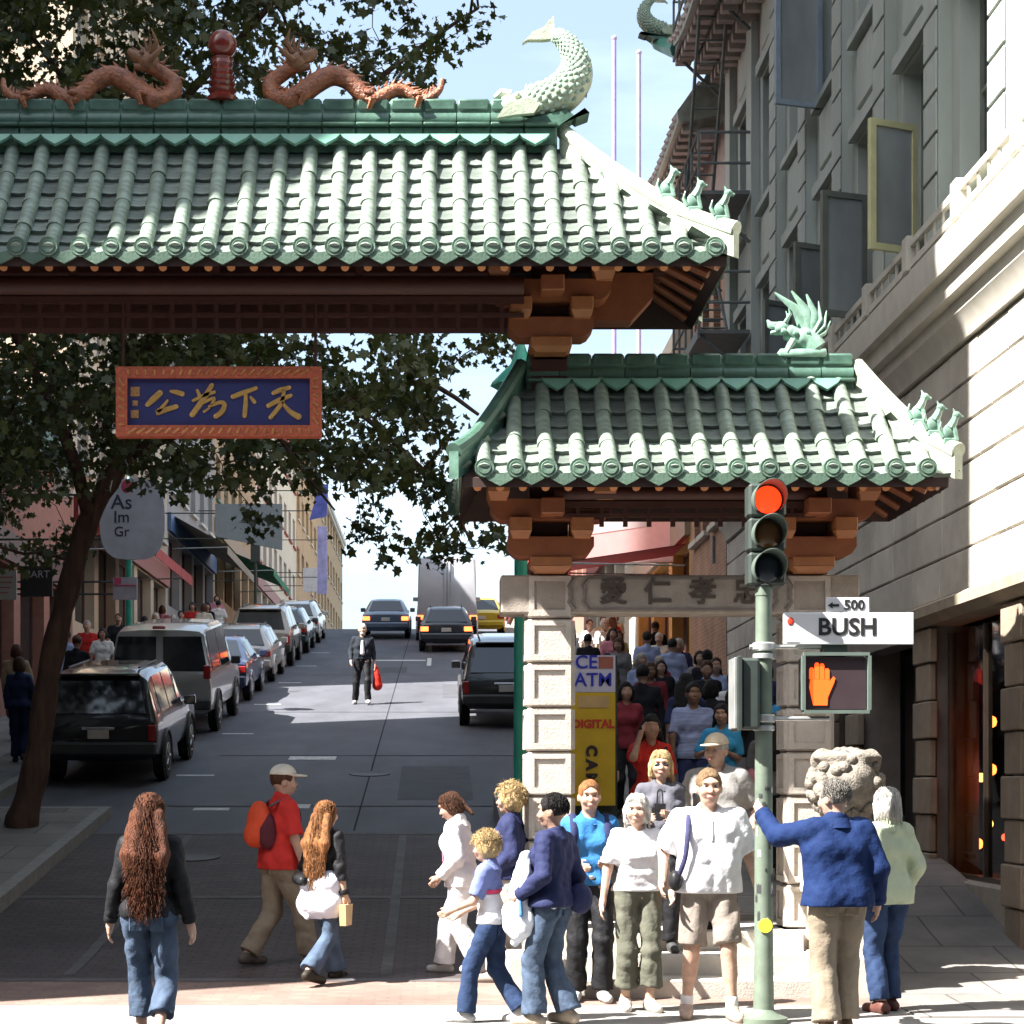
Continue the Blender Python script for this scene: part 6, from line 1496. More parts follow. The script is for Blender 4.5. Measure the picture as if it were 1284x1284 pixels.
# ------------------------------------------------------------------ vehicles
tyrem = M('tyre_rubber', (.018, .018, .018), .85); rimm = M('rim_alloy', (.38, .38, .39), .35, .7); carglass = M('car_glass', (.012, .015, .02), .05, var=.1, spec=.9); bumpd = M('bumper_dark', (.035, .035, .038), .6)
tail_off = M('tail_red', (.32, .012, .01), .25, var=.1, coat=.6); tail_on = Memit('tail_lit', (1.0, .12, .03), 1.6); platem = M('plate', (.55, .5, .45), .5); chrome = M('chrome', (.6, .6, .62), .2, .9)
def paintm(n, c): return M('carpaint_'+n, c, .28, .25, var=.06, scale=3, coat=.8, spec=.6)
PROF = {  # y, underside, belt, top, half width at top  (rear bumper at y=0)
 'suv': (1.80, [(0, .48, .96, 1.0, .84), (.06, .40, 1.02, 1.09, .83), (.30, .36, 1.04, 1.66, .69), (.62, .34, 1.04, 1.73, .68), (2.5, .32, 1.04, 1.74, .68), (2.9, .32, 1.04, 1.6, .69), (3.45, .32, 1.04, 1.12, .80), (4.4, .34, .98, 1.02, .78), (4.7, .42, .78, .84, .72)], .95, 3.75, .36),
 'van': (1.98, [(0, .50, 1.12, 1.18, .94), (.05, .42, 1.14, 1.26, .93), (.16, .38, 1.16, 1.98, .80), (.5, .36, 1.16, 2.06, .78), (3.4, .34, 1.16, 2.06, .78), (3.9, .34, 1.14, 1.8, .78), (4.4, .34, 1.1, 1.22, .86), (5.1, .36, 1.0, 1.04, .82), (5.3, .44, .8, .86, .78)], 1.1, 4.3, .37),
 'wagon': (1.74, [(0, .42, .86, .90, .80), (.06, .32, .92, .97, .79), (.50, .26, .93, 1.38, .62), (.9, .26, .93, 1.44, .62), (2.4, .24, .92, 1.44, .62), (2.75, .24, .92, 1.34, .63), (3.4, .24, .90, .96, .75), (4.4, .26, .82, .84, .72), (4.6, .34, .66, .70, .66)], .9, 3.65, .31),
 'sedan': (1.74, [(0, .42, .86, .90, .80), (.06, .30, .92, .95, .78), (.75, .26, .93, .99, .76), (1.30, .26, .93, 1.36, .60), (1.6, .26, .92, 1.41, .60), (2.5, .24, .92, 1.41, .60), (2.8, .24, .92, 1.32, .61), (3.4, .24, .90, .96, .75), (4.4, .26, .82, .84, .72), (4.6, .34, .66, .70, .66)], .95, 3.65, .31),
 'box': (2.2, [(0, .6, 1.3, 2.96, .96), (.03, .5, 1.3, 3.0, 1.0), (.3, .5, 1.3, 3.02, 1.0), (3.4, .5, 1.3, 3.02, 1.0), (3.6, .45, 1.3, 2.6, .92), (4.5, .4, 1.2, 2.0, .86), (5.2, .4, 1.1, 1.3, .9), (5.7, .45, .95, 1.0, .85)], 1.2, 4.7, .40)}
def vehicle(kind, name, label, cat, x, y, col, group=None, lit=False, rz=0.0):
    Wd, st, wy0, wy1, wr_ = PROF[kind]; w_ = Wd/2; L = st[-1][0]
    r = empty(name, (x, y, road_z(y)), 0, label, cat, group)
    r.rotation_euler = (math.atan2(road_z(y+L)-road_z(y), L), 0, rz); r.location.z = road_z(y)+.004
    pm = paintm(*col)
    def sect(s):
        yy, zb, bl, tp, wt = s; wl = min(w_, max(wt, w_*.985)) if yy > .01 else w_*.97
        if yy >= L-.01: wl = w_*.86
        half = [(wl*.82, zb), (wl*.97, zb+.10), (wl, zb+.3*(bl-zb)+.05), (wl*1.0, zb+.72*(bl-zb)), (wl*.975, bl), (wt+.015, max(bl+.01, tp-.075)), (wt-.06, max(bl+.02, tp-.015)), (wt*.5, max(bl+.03, tp+.012))]
        return [(a, yy, z) for a, z in half]+[(-a, yy, z) for a, z in half[::-1]]
    rings = [sect(s) for s in st]; n = len(rings[0]); b = MB(); fs = []
    for i in range(len(rings)-1):
        for k in range(n): j = (k+1) % n; fs.append((i*n+k, i*n+j, i*n+n+j, i*n+n+k))
    fs += [tuple(range(n)), tuple((len(rings)-1)*n+k for k in range(n-1, -1, -1))]
    b.add([p for q in rings for p in q], fs); body = b.build('body', pm, r, 38)
    V = lambda p: Vector(p)
    def quad(a, c, d, e, ins, off, nm, mat, par=body, out=None):
        a, c, d, e = map(V, (a, c, d, e)); cen = (a+c+d+e)/4; nn = (c-a).cross(e-a).normalized()
        if nn.dot(out) < 0: nn = -nn
        q = []
        for p in (a, c, d, e): q.append(p+(cen-p)*ins)
        MB().hexa([p+nn*off*.3 for p in q]+[p+nn*off for p in q]).build(nm, mat, par, 30)
    # glass: roof stations are those much higher than the belt
    hi = [i for i, s in enumerate(st) if s[3]-s[2] > .3]
    i0, i1 = hi[0], hi[-1]
    for sgn in (0, 1):
        g = lambda i, k: rings[i][k] if sgn == 0 else rings[i][n-1-k]
        cuts = [i for i in hi]
        for a, c in zip(cuts[:-1], cuts[1:]):
            seg = 1 if st[c][0]-st[a][0] < 1.2 else 2
            if kind == 'box' and a < 3: continue
            for q in range(seg):
                t0, t1 = q/seg, (q+1)/seg; l = lambda p0, p1, t: tuple(np.array(p0)*(1-t)+np.array(p1)*t)
                A, B_, Cc, D_ = l(g(a, 4), g(c, 4), t0), l(g(a, 4), g(c, 4), t1), l(g(a, 5), g(c, 5), t1), l(g(a, 5), g(c, 5), t0)
                quad(A, B_, Cc, D_, .10, .008, 'side_window', carglass, out=Vector((1 if sgn == 0 else -1, 0, .3)))
        # windscreen side
    fr, rr = rings[i1], rings[i1+1]
    quad(rr[6], rr[n-7], fr[n-7], fr[6], .08, .03, 'windscreen', carglass, out=Vector((0, 1, 1)))
    ra, rb_ = rings[i0-1] if i0 else rings[0], rings[i0]
    if kind == 'van':
        for s in (-1, 1):
            lo = [V(p) for p in (ra[5], ra[n-6])]; hi_ = [V(p) for p in (rb_[5], rb_[n-6])]
            a, c = (lo[0], lo[0].lerp(lo[1], .485)) if s > 0 else (lo[0].lerp(lo[1], .515), lo[1]); e, d = (hi_[0], hi_[0].lerp(hi_[1], .485)) if s > 0 else (hi_[0].lerp(hi_[1], .515), hi_[1])
            quad(a, c, d, e, .10, .045, 'rear_window', carglass, out=Vector((0, -1, .3)))
        MB().box(-.008, .008, -.012, .02, .55, 1.15).build('door_gap', bumpd, body); MB().box(.06, .10, -.04, .0, .85, 1.0, .006).build('door_handle', bumpd, body)
    elif kind != 'box':
        quad(ra[6], ra[n-7], rb_[n-7], rb_[6], .07, .034, 'rear_window', carglass, out=Vector((0, -1, .3)))
    else:
        MB().box(-.01, .01, -.012, .01, .75, 2.85).build('door_gap', bumpd, body)
        for s in (-1, 1): MB().box(s*.12-.02, s*.12+.02, -.03, .0, .75, 2.8).build('door_bar', steel, body)
    bl = st[0][2]; ub = st[0][1]
    for s in (-1, 1):
        zt = bl-.02 if kind != 'van' else bl+.22; hgt = .26 if kind not in ('sedan', 'wagon') else .15; wd_ = .13 if kind in ('suv', 'van') else .26
        if kind == 'box': zt = .95; hgt = .18
        MB().box(min(s*(w_-.03), s*(w_-.03-wd_)), max(s*(w_-.03), s*(w_-.03-wd_)), -.022, .09, zt-hgt, zt, .015).build('tail_light', tail_on if lit else tail_off, r)
        MB().box(min(s*w_*.98, s*(w_+.17)), max(s*w_*.98, s*(w_+.17)), L*.66, L*.66+.1, bl+.02, bl+.18, .02).build('wing_mirror', pm if kind != 'van' else bumpd, r)
        for yy in (wy0, wy1):
            wh = MB(); wh.lathe([(wr_*.6, -.10), (wr_*.92, -.10), (wr_, -.07), (wr_, .07), (wr_*.92, .10), (wr_*.6, .10)], c=(s*(w_-.085), yy, wr_), n=22, axis='x'); tyre = wh.build('wheel', tyrem, r)
            rm = MB(); rm.lathe([(wr_*.62, 0), (wr_*.6, .018*s), (wr_*.5, .004*s), (.08, .012*s), (.05, .03*s), (.01, .03*s)], c=(s*(w_+.004), yy, wr_), n=20, axis='x'); rm.build('rim', rimm, tyre)
            for k in range(5):
                a = 2*math.pi*k/5; sp_ = MB(); sp_.tube([(s*(w_+.012), yy+.06*math.cos(a), wr_+.06*math.sin(a)), (s*(w_+.01), yy+wr_*.55*math.cos(a), wr_+wr_*.55*math.sin(a))], .022, 5); sp_.build('spoke', rimm, tyre)
            ar = MB(); pts = [(s*(w_-.005), yy+(wr_+.055)*math.cos(a), wr_+(wr_+.055)*math.sin(a)) for a in [math.pi*(-.08+1.16*k/14) for k in range(15)]]
            ar.tube(pts, .035, 6); ar.build('wheel_arch', bumpd if kind in ('suv', 'van') else pm, r)
            dk = MB(); dk.lathe([(wr_+.05, -.02), (wr_+.05, .0), (.01, .0)], c=(s*(w_-.001) - .002*s, yy, wr_), n=22, axis='x'); dk.build('arch_shade_disc', MATS['tyre_rubber'], r)  # dark disc painted in for the shaded wheel well
        MB().tube([(s*w_*.6, .6, st[3][3]+.03), (s*w_*.6, L*.5, st[3][3]+.03)], .018, 6).build('roof_rail', bumpd, r) if kind in ('suv', 'wagon') else None
    MB().box(-w_*.97, w_*.97, -.09, .12, ub+.0, ub+.2, .03).build('rear_bumper', bumpd if kind in ('suv', 'van', 'box') else pm, r)
    MB().box(-.16, .16, -.035 if kind in ('suv', 'van') else -.03, .0, ub+.25, ub+.38, .006).build('plate', platem, r)
    if kind == 'suv': MB().box(-.62, .62, .14, .36, 1.66, 1.70, .012).build('spoiler', pm, r); MB().box(-.25, .25, -.03, .01, bl-.1, bl-.05, .008).build('tailgate_handle', chrome, r)
    if kind == 'van': MB().box(-.12, .12, -.0, .2, 2.02, 2.075, .01).build('brake_lamp', tail_off, r)
    MB().box(-w_*.75, w_*.75, .3, L-.3, ub-.08, ub+.02).build('underbody', bumpd, r)
    return r
pk = 'cars parked along the left kerb'
vehicle('suv', 'parked_car', 'black sport utility car with red tail lights parked behind the tree', 'car', -5.12, 28.9, ('black', (.010, .010, .012)), pk)
vehicle('van', 'parked_van', 'silver van with two rear windows parked ahead of the black car', 'van', -5.27, 36.3, ('silver', (.40, .39, .37)), pk)
vehicle('sedan', 'parked_car', 'dark blue sedan parked ahead of the silver van', 'car', -5.2, 43.4, ('darkblue', (.025, .035, .08)), pk)
vehicle('wagon', 'parked_car', 'silver estate car parked ahead of the dark blue sedan', 'car', -5.15, 49.2, ('silver2', (.42, .41, .39)), pk)
vehicle('suv', 'parked_car', 'pale gold sport utility car parked mid hill', 'car', -5.15, 55.2, ('gold', (.36, .32, .27)), pk)
vehicle('wagon', 'parked_car', 'dark green estate car parked near the crest', 'car', -5.1, 61.5, ('green', (.02, .045, .045)), pk)
vehicle('wagon', 'parked_car', 'white estate car parked furthest up the hill', 'car', -5.1, 67.5, ('white', (.55, .55, .53)), pk)
vehicle('suv', 'parked_car', 'black sport utility car stopped beside the right kerb', 'car', 1.34, 37.6, ('black', (.010, .010, .012)))
vehicle('sedan', 'moving_car', 'blue grey saloon with lit tail lights driving over the crest', 'car', -1.95, 70.5, ('bluegrey', (.10, .14, .20)), lit=True)
vehicle('wagon', 'moving_car', 'dark car with lit tail lights following the tall grey van', 'car', .25, 62.5, ('dark', (.03, .035, .045)), lit=True)
vehicle('box', 'delivery_van', 'tall pale grey delivery van near the crest', 'van', .30, 68.8, ('palegrey', (.50, .50, .54)), lit=True)
vehicle('sedan', 'taxi', 'yellow taxi parked at the right kerb near the crest', 'taxi', 1.62, 72, ('yellow', (.62, .45, .02)))
# ------------------------------------------------------------------ the people in front of the gate
blk = cloth('black', (.014, .014, .016), .6); denim = cloth('denim', (.062, .088, .135), .85, .4); denimd = cloth('denim_dark', (.024, .042, .095), .85, .3); white = cloth('white', (.66, .65, .67)); navy = cloth('navy', (.022, .027, .075), .75)
khaki = cloth('khaki', (.225, .185, .138)); red = cloth('red', (.52, .035, .03)); olive = cloth('olive', (.11, .11, .085)); royal = cloth('royal', (.008, .021, .078), .8); sage = cloth('sage', (.40, .45, .32)); taupe = cloth('taupe', (.23, .195, .17)); sky_b = cloth('sky_blue', (.04, .17, .40)); greyc = cloth('grey', (.24, .23, .22))
lav = cloth('white_wrap', (.68, .69, .78)); leather = cloth('leather', (.02, .02, .022), .35)
def stride(a, b, up=.0): return ((-.09, a, up if a < b else 0), (.09, b, up if b < a else 0))
person('long haired woman in black jacket and cropped jeans seen from behind', -1.85, 12.25, 4, 1.64, 'f', 0, feet=stride(.16, -.14, .06), hands=((-.29, .05, .86), (.28, .02, .88)), hair=('long', 'auburn'),
       coat=(blk, 1.0, .93, .026), legs=(denim, .84, .03, .012), shoes=(.04, .03, .03))
bp_red = cloth('backpack_red', (.60, .075, .03), .6); bp_dark = cloth('backpack_dark', (.09, .02, .03), .6)
person('man in red shirt, khaki trousers and pale cap with a red backpack', -1.41, 16.75, 62, 1.76, 'm', 0, 1.08, lean=5, feet=stride(-.24, .26, .02), hands=((-.25, .12, .90), (.25, .16, .88)), head=(12, 2), hair=('short', 'brown'), strands=False,
       top=(red, .42, .88, .03), legs=(khaki, .98, .038, .012), shoes=(.10, .08, .07),
       extras=[cap(cloth('cap_pale', (.62, .58, .50))), blob('backpack', bp_red, [('e', (0, -.20, 1.26), (.15, .10, .20)), ('e', (0, -.235, 1.16), (.12, .09, .11))]), blob('backpack_side', bp_dark, [('e', (.10, -.16, 1.2), (.075, .09, .16))]),
               strap('backpack_strap', cloth('strap_dark', (.10, .10, .11)), [(.11, -.16, 1.42), (.125, .0, 1.495), (.12, .12, 1.38), (.14, .09, 1.22), (.14, -.1, 1.12)], .022),
               strap('backpack_strap', cloth('strap_dark', (.10, .10, .11)), [(-.11, -.16, 1.42), (-.125, .0, 1.495), (-.12, .12, 1.38), (-.14, .09, 1.22), (-.14, -.1, 1.12)], .022)])
person('woman in black jacket with white wrap round her waist, camera bag and paper bag', -.96, 15.95, 38, 1.53, 'f', 0, feet=stride(.28, -.30, .05), hands=((-.22, .2, 1.0), (.26, .02, .86)), hair=('long', 'ginger'), lean=4,
       coat=(blk, 1.0, 1.02, .022), legs=(denim, .99, .022, .035), shoes=(.03, .025, .02),
       extras=[blob('wrap', lav, [('c', (-.09, -.02, .98), (.09, -.02, .98), .145, .145), ('c', (-.08, -.05, .80), (.10, -.02, .80), .155, .155), ('c', (-.12, -.1, .74), (-.06, -.14, .66), .07, .03)], wr=.008),
               strap('bag_strap', cloth('strap_grey', (.3, .3, .3)), [(.13, .0, 1.49), (.06, -.13, 1.36), (-.06, -.15, 1.18), (-.15, -.12, 1.06)], .016), strap('bag_strap', cloth('strap_dark', (.10, .10, .11)), [(.10, .08, 1.47), (.12, .0, 1.50), (.09, -.14, 1.32), (-.09, -.17, 1.10)], .014),
               blob('camera_bag', leather, [('e', (-.17, -.15, 1.02), (.085, .07, .06)), ('e', (-.10, -.19, 1.0), (.05, .05, .05))]), boxbag('paper_bag', M('kraft_paper', (.46, .32, .17), .85), (.27, .03, .70), (.035, .11, .10), .4)])
wt = cloth('tracksuit', (.66, .64, .66))
person('dark haired woman in white tracksuit looking down as she walks', .20, 16.35, 286, 1.56, 'f', 0, lean=6, feet=stride(-.2, .2, .03), hands=((-.2, .16, .98), (.2, .1, .92)), head=(-6, 24), hair=('pony', 'brown'),
       coat=(wt, 1.0, .86, .04), legs=(wt, .99, .045, .02), shoes=(.5, .48, .46), extras=[blob('jacket_stripe', cloth('pink', (.6, .18, .26)), [('c', (-.10, .135, 1.3), (-.09, .15, .98), .008, .008)])])
bt = cloth('ringer_blue', (.14, .17, .36))
person('blond boy in white and blue t-shirt and jeans reaching forward', .38, 13.75, 290, 1.36, 'f', 0, .9, lean=4, feet=stride(.22, -.26, .04), hands=((-.16, .34, 1.08), (.10, .32, 1.05)), hair=('curly', 'blond'), head=(0, 6),
       top=(bt, .42, .94, .025), legs=(denimd, .98, .035, .015), shoes=(.4, .4, .4), panels=[(white, 1.22, .94, .032), (cloth('stripe_red', (.55, .05, .12)), 1.26, 1.221, .033)])
person('blond woman in navy jacket carrying a red bag behind the boy', .60, 16.0, 282, 1.62, 'f', 0, 1.08, feet=stride(.12, -.12, .02), hands=((-.2, .15, 1.0), (.24, .0, .95)), hair=('curly', 'blond'),
       top=(cloth('coral', (.58, .18, .16)), .6, .95, .012), coat=(navy, 1.0, .93, .035), legs=(cloth('stone_trousers', (.46, .42, .37)), .98, .035, .012), shoes=(.3, .27, .24), extras=[blob('shoulder_bag', cloth('bag_red', (.58, .03, .04), .5), [('e', (.24, -.02, 1.0), (.06, .11, .10))]), strap('bag_strap', cloth('bag_red', (.58, .03, .04), .5), [(.15, 0, 1.5), (.24, -.03, 1.3), (.25, -.03, 1.08)], .012)])
person('black haired woman in navy jacket and jeans with pale printed bag', .80, 13.55, 300, 1.62, 'f', 1, 1.05, lean=-2, feet=stride(.10, -.10, .02), hands=((-.24, .16, 1.0), (.24, .02, .92)), hair=('short', 'black'), head=(-10, 4),
       top=(white, .9, .9, .02), coat=(navy, 1.0, .92, .035, .01), legs=(denim, .99, .035, .025), shoes=(.3, .25, .2), extras=[blob('tote_bag', cloth('tote_white', (.68, .72, .80)), [('c', (-.15, .15, 1.30), (-.2, .18, 1.0), .045, .08), ('e', (-.2, .19, .84), (.07, .13, .19)), ('c', (-.2, .12, .74), (-.16, .22, .64), .05, .03)], wr=.016), blob('tote_print', cloth('tote_blue', (.10, .25, .55)), [('c', (-.265, .14, 1.0), (-.275, .12, .86), .014, .02)]),
               blob('waist_bag', navy, [('e', (.17, -.16, .98), (.12, .09, .12))])])
person('fair haired teenage boy in bright blue shirt and black trousers', 1.18, 15.0, 176, 1.70, 'm', 0, .92, feet=((-.1, .04, 0), (.11, -.02, 0)), hands=((-.10, .22, 1.12), (.12, .21, 1.10)), hair=('short', 'ginger'), head=(0, 2), strands=False,
       top=(sky_b, .48, .93, .024), legs=(blk, .99, .035, .012), shoes=(.4, .4, .4), extras=[strap('backpack_strap', navy, [(.13, -.12, 1.42), (.135, .0, 1.5), (.14, .12, 1.34), (.17, .08, 1.15)], .03), strap('backpack_strap', navy, [(-.13, -.12, 1.42), (-.135, .0, 1.5), (-.14, .12, 1.34), (-.17, .08, 1.15)], .03), blob('backpack', navy, [('e', (0, -.2, 1.22), (.17, .1, .2))]),
               blob('belt_buckle', M('metal', (.6, .6, .6), .3, .8), [('e', (0, .135, 1.0), (.025, .01, .018))], res=.006)])
person('white haired woman in white t-shirt and olive cropped trousers', 1.50, 14.45, 170, 1.61, 'f', 0, 1.1, feet=stride(.05, -.05), hands=((-.26, .08, .98), (.30, .03, .90)), hair=('bob', 'white'), head=(22, 3),
       top=(white, .40, .98, .022), legs=(olive, .86, .035, .02), shoes=(.55, .5, .45))
person('blond woman with dark glasses holding a black camera behind', 1.83, 15.75, 184, 1.63, 'f', 0, 1.0, z=.335, feet=stride(.04, -.04), hands=((-.06, .2, 1.2), (.14, .18, 1.18)), hair=('bob', 'blond'),
       coat=(cloth('charcoal_top', (.10, .10, .12)), .95, .93, .02), legs=(blk, .98, .03, .01), shoes=(.05, .05, .05), extras=[boxbag('camera', leather, (.02, .24, 1.25), (.05, .03, .06)), blob('sunglasses', leather, [('c', (-.05, .095, 1.645), (.05, .095, 1.645), .013, .013)], res=.007)])
person('big smiling man in white polo shirt and taupe shorts', 1.97, 13.95, 180, 1.80, 'm', 0, 1.2, feet=((-.15, .10, 0), (.15, -.08, 0)), hands=((-.34, .06, .92), (.34, .08, .98)), hair=('short', 'sandy'), head=(0, 2), strands=False,
       top=(cloth('polo_white', (.66, .65, .68)), .44, .90, .036), legs=(taupe, .46, .018, .016), shoes=(.36, .27, .22),
       extras=[strap('shoulder_strap', cloth('strap_navy', (.05, .05, .11)), [(.12, -.14, 1.40), (.14, .0, 1.505), (.17, .155, 1.35), (.19, .17, 1.16), (.24, .12, 1.0)], .018), strap('placket', cloth('placket', (.52, .51, .54)), [(0, .115, 1.42), (0, .15, 1.33), (0, .16, 1.27)], .012), blob('hip_pouch', leather, [('e', (.25, .10, .99), (.05, .06, .075))]),
               lambda c: [Sdf().cone(c['c3'](c['J']['an', s]+np.array((0, 0, -.02))), c['c3'](c['J']['an', s]*.85+c['J']['kn', s]*.15), .044*c['k'], .046*c['k'], .01).mesh('sock', white, c['res'], 0, parent=c['root']) for s in (-1, 1)]])
person('man in beige cap and grey shirt standing on the steps', 2.33, 16.0, 196, 1.76, 'm', 0, 1.12, z=.5-.335+.17, feet=stride(.03, -.03), hands=((-.3, .1, 1.0), (.3, .1, .98)), hair=('short', 'grey'), head=(20, 4), strands=False,
       top=(greyc, .46, .92, .035), legs=(cloth('dark_trousers', (.04, .04, .05)), .99, .03, .01), extras=[cap(cloth('cap_beige', (.58, .49, .36)))])
person('grey haired man in royal blue jacket reaching out to the signal pole', 2.72, 13.05, 352, 1.72, 'm', 0, 1.16, lean=3, feet=stride(-.05, .09), hands=((-.40, .42, 1.56), (.31, .06, .92)), hair=('short', 'steel'), head=(-30, 6),
       coat=(royal, 1.0, .90, .045, .01), legs=(khaki, .98, .045, .02), shoes=(.2, .14, .1), elbow={-1: (-.2, -.4, -1)}, wr=.008)
person('white haired woman in sage green jacket with grey headband and jeans', 3.36, 14.35, 338, 1.66, 'f', 0, 1.04, feet=stride(-.05, .08), hands=((-.25, .08, .95), (.24, .1, .95)), hair=('bob', 'white'),
       coat=(sage, 1.0, .86, .038), legs=(denimd, .98, .03, .015), shoes=(.12, .05, .04), extras=[blob('headband', cloth('headband', (.13, .12, .13)), [('c', (-.075, -.02, 1.68), (-.05, .0, 1.752), .03, .026), ('c', (-.05, .0, 1.752), (.05, .0, 1.752), .026, .026), ('c', (.05, .0, 1.752), (.075, -.02, 1.68), .026, .03)], res=.01)])
# ------------------------------------------------------------------ people up the street
def cc(n, c): return cloth('crowd_'+n, c)
CW = dict(white=cc('white', (.70, .68, .66)), lblue=cc('lblue', (.30, .36, .56)), stripe=cc('stripe', (.22, .25, .42)), cyan=cc('cyan', (.05, .30, .55)), red=cc('red', (.50, .03, .025)), dark=cc('dark', (.02, .02, .024)), navy=cc('navy', (.03, .04, .10)), grey=cc('grey', (.18, .18, .19)), tan=cc('tan', (.38, .28, .18)), pink=cc('pink', (.50, .20, .24)), green=cc('green', (.10, .22, .13)), yellow=cc('yellow', (.52, .42, .15)), cream=cc('cream', (.58, .52, .42)), maroon=cc('maroon', (.2, .03, .04)))
def walker(label, x, y, zf, heading, H, top, leg, hair, sex='m', skin=0, st=.18, hands=(None, None), group=None, extras=None, head=(0, 0), sleeve=.45, res=.021):
    return person(label, x, y, heading, H, sex, skin, 1.0, feet=stride(st, -st, .03), hands=hands, hair=hair, top=(CW[top], sleeve, .9, .02), legs=(CW[leg], .98, .028, .01), shoes=(.04, .04, .04), res=res, z=zf(y), fingers=False, group=group, extras=extras, head=head, elbow={1: (.35, .3, -1)})
G1 = 'people on the pavement beyond the side passage'
walker('woman in red top with a black strap talking on a phone', 2.02, 18.2, walk_r, 178, 1.66, 'red', 'grey', ('long', 'black'), 'f', 1, .06, (None, (.13, .13, 1.56)), G1, [strap('bag_strap', CW['dark'], [(-.13, 0, 1.5), (-.12, .13, 1.35), (-.10, .14, 1.1), (-.14, .1, .95)], .03), blob('phone', CW['dark'], [('e', (.12, .1, 1.62), (.02, .04, .05))])], res=.014)
MATSTR = M('striped_shirt', (.26, .30, .48), .85, var=.35, scale=16, stretch=(.2, .2, 3))
CW['striped'] = MATSTR
walker('man in striped blue shirt and dark trousers walking towards the gate', 2.90, 21.8, walk_r, 176, 1.74, 'striped', 'navy', ('short', 'black'), 'm', 2, .1, group=G1, res=.014)
walker('woman in bright cyan top with folded arm', 3.02, 20.4, walk_r, 200, 1.60, 'cyan', 'dark', ('long', 'black'), 'f', 1, .08, ((-.1, .22, 1.2), (.12, .22, 1.22)), G1, res=.014)
walker('person in black jacket carrying a bag beside the yellow banner', 1.72, 21.0, walk_r, 180, 1.64, 'dark', 'dark', ('short', 'black'), 'm', 1, .12, group=G1, sleeve=1.0)
walker('person in dark clothes with maroon scarf in the middle of the crowd', 2.3, 23.5, walk_r, 176, 1.66, 'maroon', 'dark', ('bob', 'black'), 'f', 1, .1, group=G1, sleeve=1.0)
walker('man in charcoal jacket seen from behind in the crowd', 2.75, 25.8, walk_r, 4, 1.76, 'dark', 'dark', ('short', 'black'), 'm', 1, .1, group=G1, sleeve=1.0)
walker('woman with pink shoulder bag and grey top at the edge of the passage', 3.28, 18.9, walk_r, 12, 1.62, 'grey', 'dark', ('long', 'black'), 'f', 0, .1, group=G1, extras=[blob('shoulder_bag', CW['pink'], [('e', (-.2, -.08, 1.05), (.07, .12, .14))]), strap('bag_strap', CW['pink'], [(-.12, 0, 1.5), (-.2, -.06, 1.3), (-.2, -.08, 1.1)], .02)])
walker('man in light blue shirt seen from behind up the pavement', 4.05, 37.2, walk_r, 2, 1.78, 'lblue', 'dark', ('short', 'black'), 'm', 1, group=G1)
walker('second man in pale blue shirt walking uphill beside the first', 4.32, 35.4, walk_r, 6, 1.74, 'lblue', 'grey', ('short', 'black'), 'm', 1, group=G1, sleeve=.9)
walker('sunlit person in white top beyond the banner', 3.55, 45, walk_r, 170, 1.68, 'white', 'navy', ('short', 'brown'), 'f', 0, group=G1)
walker('sunlit white haired man in white shirt beyond the banner', 3.75, 43.2, walk_r, 150, 1.78, 'white', 'dark', ('short', 'white'), 'm', 0, group=G1)
walker('person in yellow top half hidden in the crowd', 3.85, 41, walk_r, 180, 1.62, 'yellow', 'tan', ('bob', 'brown'), 'f', 0, group=G1)
walker('person in cream top beyond the blue shirts', 4.55, 39.5, walk_r, 190, 1.64, 'cream', 'grey', ('short', 'white'), 'm', 0, group=G1)
walker('person in tan shirt under the lintel', 4.0, 46.5, walk_r, 185, 1.7, 'tan', 'dark', ('short', 'black'), 'm', 2, group=G1)
rc = random.Random(4)
for i, (x, y, tp, hr, lab) in enumerate(((4.5, 33, 'grey', 'black', 'person in grey walking by the shop wall'), (3.6, 31, 'dark', 'black', 'person in dark coat behind the striped shirt'), (4.2, 29, 'lblue', 'brown', 'person with blue collar near the brick wall'), (4.7, 27.5, 'navy', 'black', 'person in navy by the shop doors'), (3.1, 28, 'maroon', 'brown', 'person in dark red facing downhill'), (4.0, 26.0, 'white', 'brown', 'person with white sleeves behind the cyan top'), (4.4, 24, 'cyan', 'black', 'person in blue near the pier'), (3.5, 24.6, 'dark', 'black', 'person in black near the column'), (4.6, 50, 'tan', 'brown', 'person in tan far up the right pavement'), (3.4, 51, 'pink', 'blond', 'person in pink far up the right pavement'))):
    walker(lab, x, y, walk_r, rc.choice((178, 184, 4)), rc.uniform(1.6, 1.78), tp, 'dark', (rc.choice(('short', 'bob')), hr), rc.choice('mf'), rc.choice((0, 1, 2)), group=G1, sleeve=rc.choice((.45, 1)))
person('white bearded pedestrian in dark jacket carrying a red bag across the sunlit road', -1.72, 43.2, 178, 1.80, 'm', 0, 1.05, feet=((-.12, .12, 0), (.16, -.1, 0)), hands=((-.27, .04, .86), (.25, .1, .95)), hair=('short', 'white'), top=(white, .9, .95, .012), coat=(cloth('suit_dark', (.022, .026, .034)), 1.0, .98, .024), legs=(blk, .98, .024, .008), shoes=(.45, .42, .4), res=.016, fingers=False,
       extras=[blob('beard', hairm('white'), [('e', (0, .085, 1.56), (.045, .03, .05))]), lambda c: Sdf().cone(c['c3']((-.30, .02, .82)), c['c3']((-.33, .0, .42)), .045, .12, .03).mesh('red_bag', cloth('bag_scarlet', (.60, .03, .02), .5), .018, .008, 25, c['root']),
               blob('shirt_front', white, [('c', (0, .115, 1.38), (0, .13, 1.12), .03, .05)])])
G2 = 'people on the left pavement'
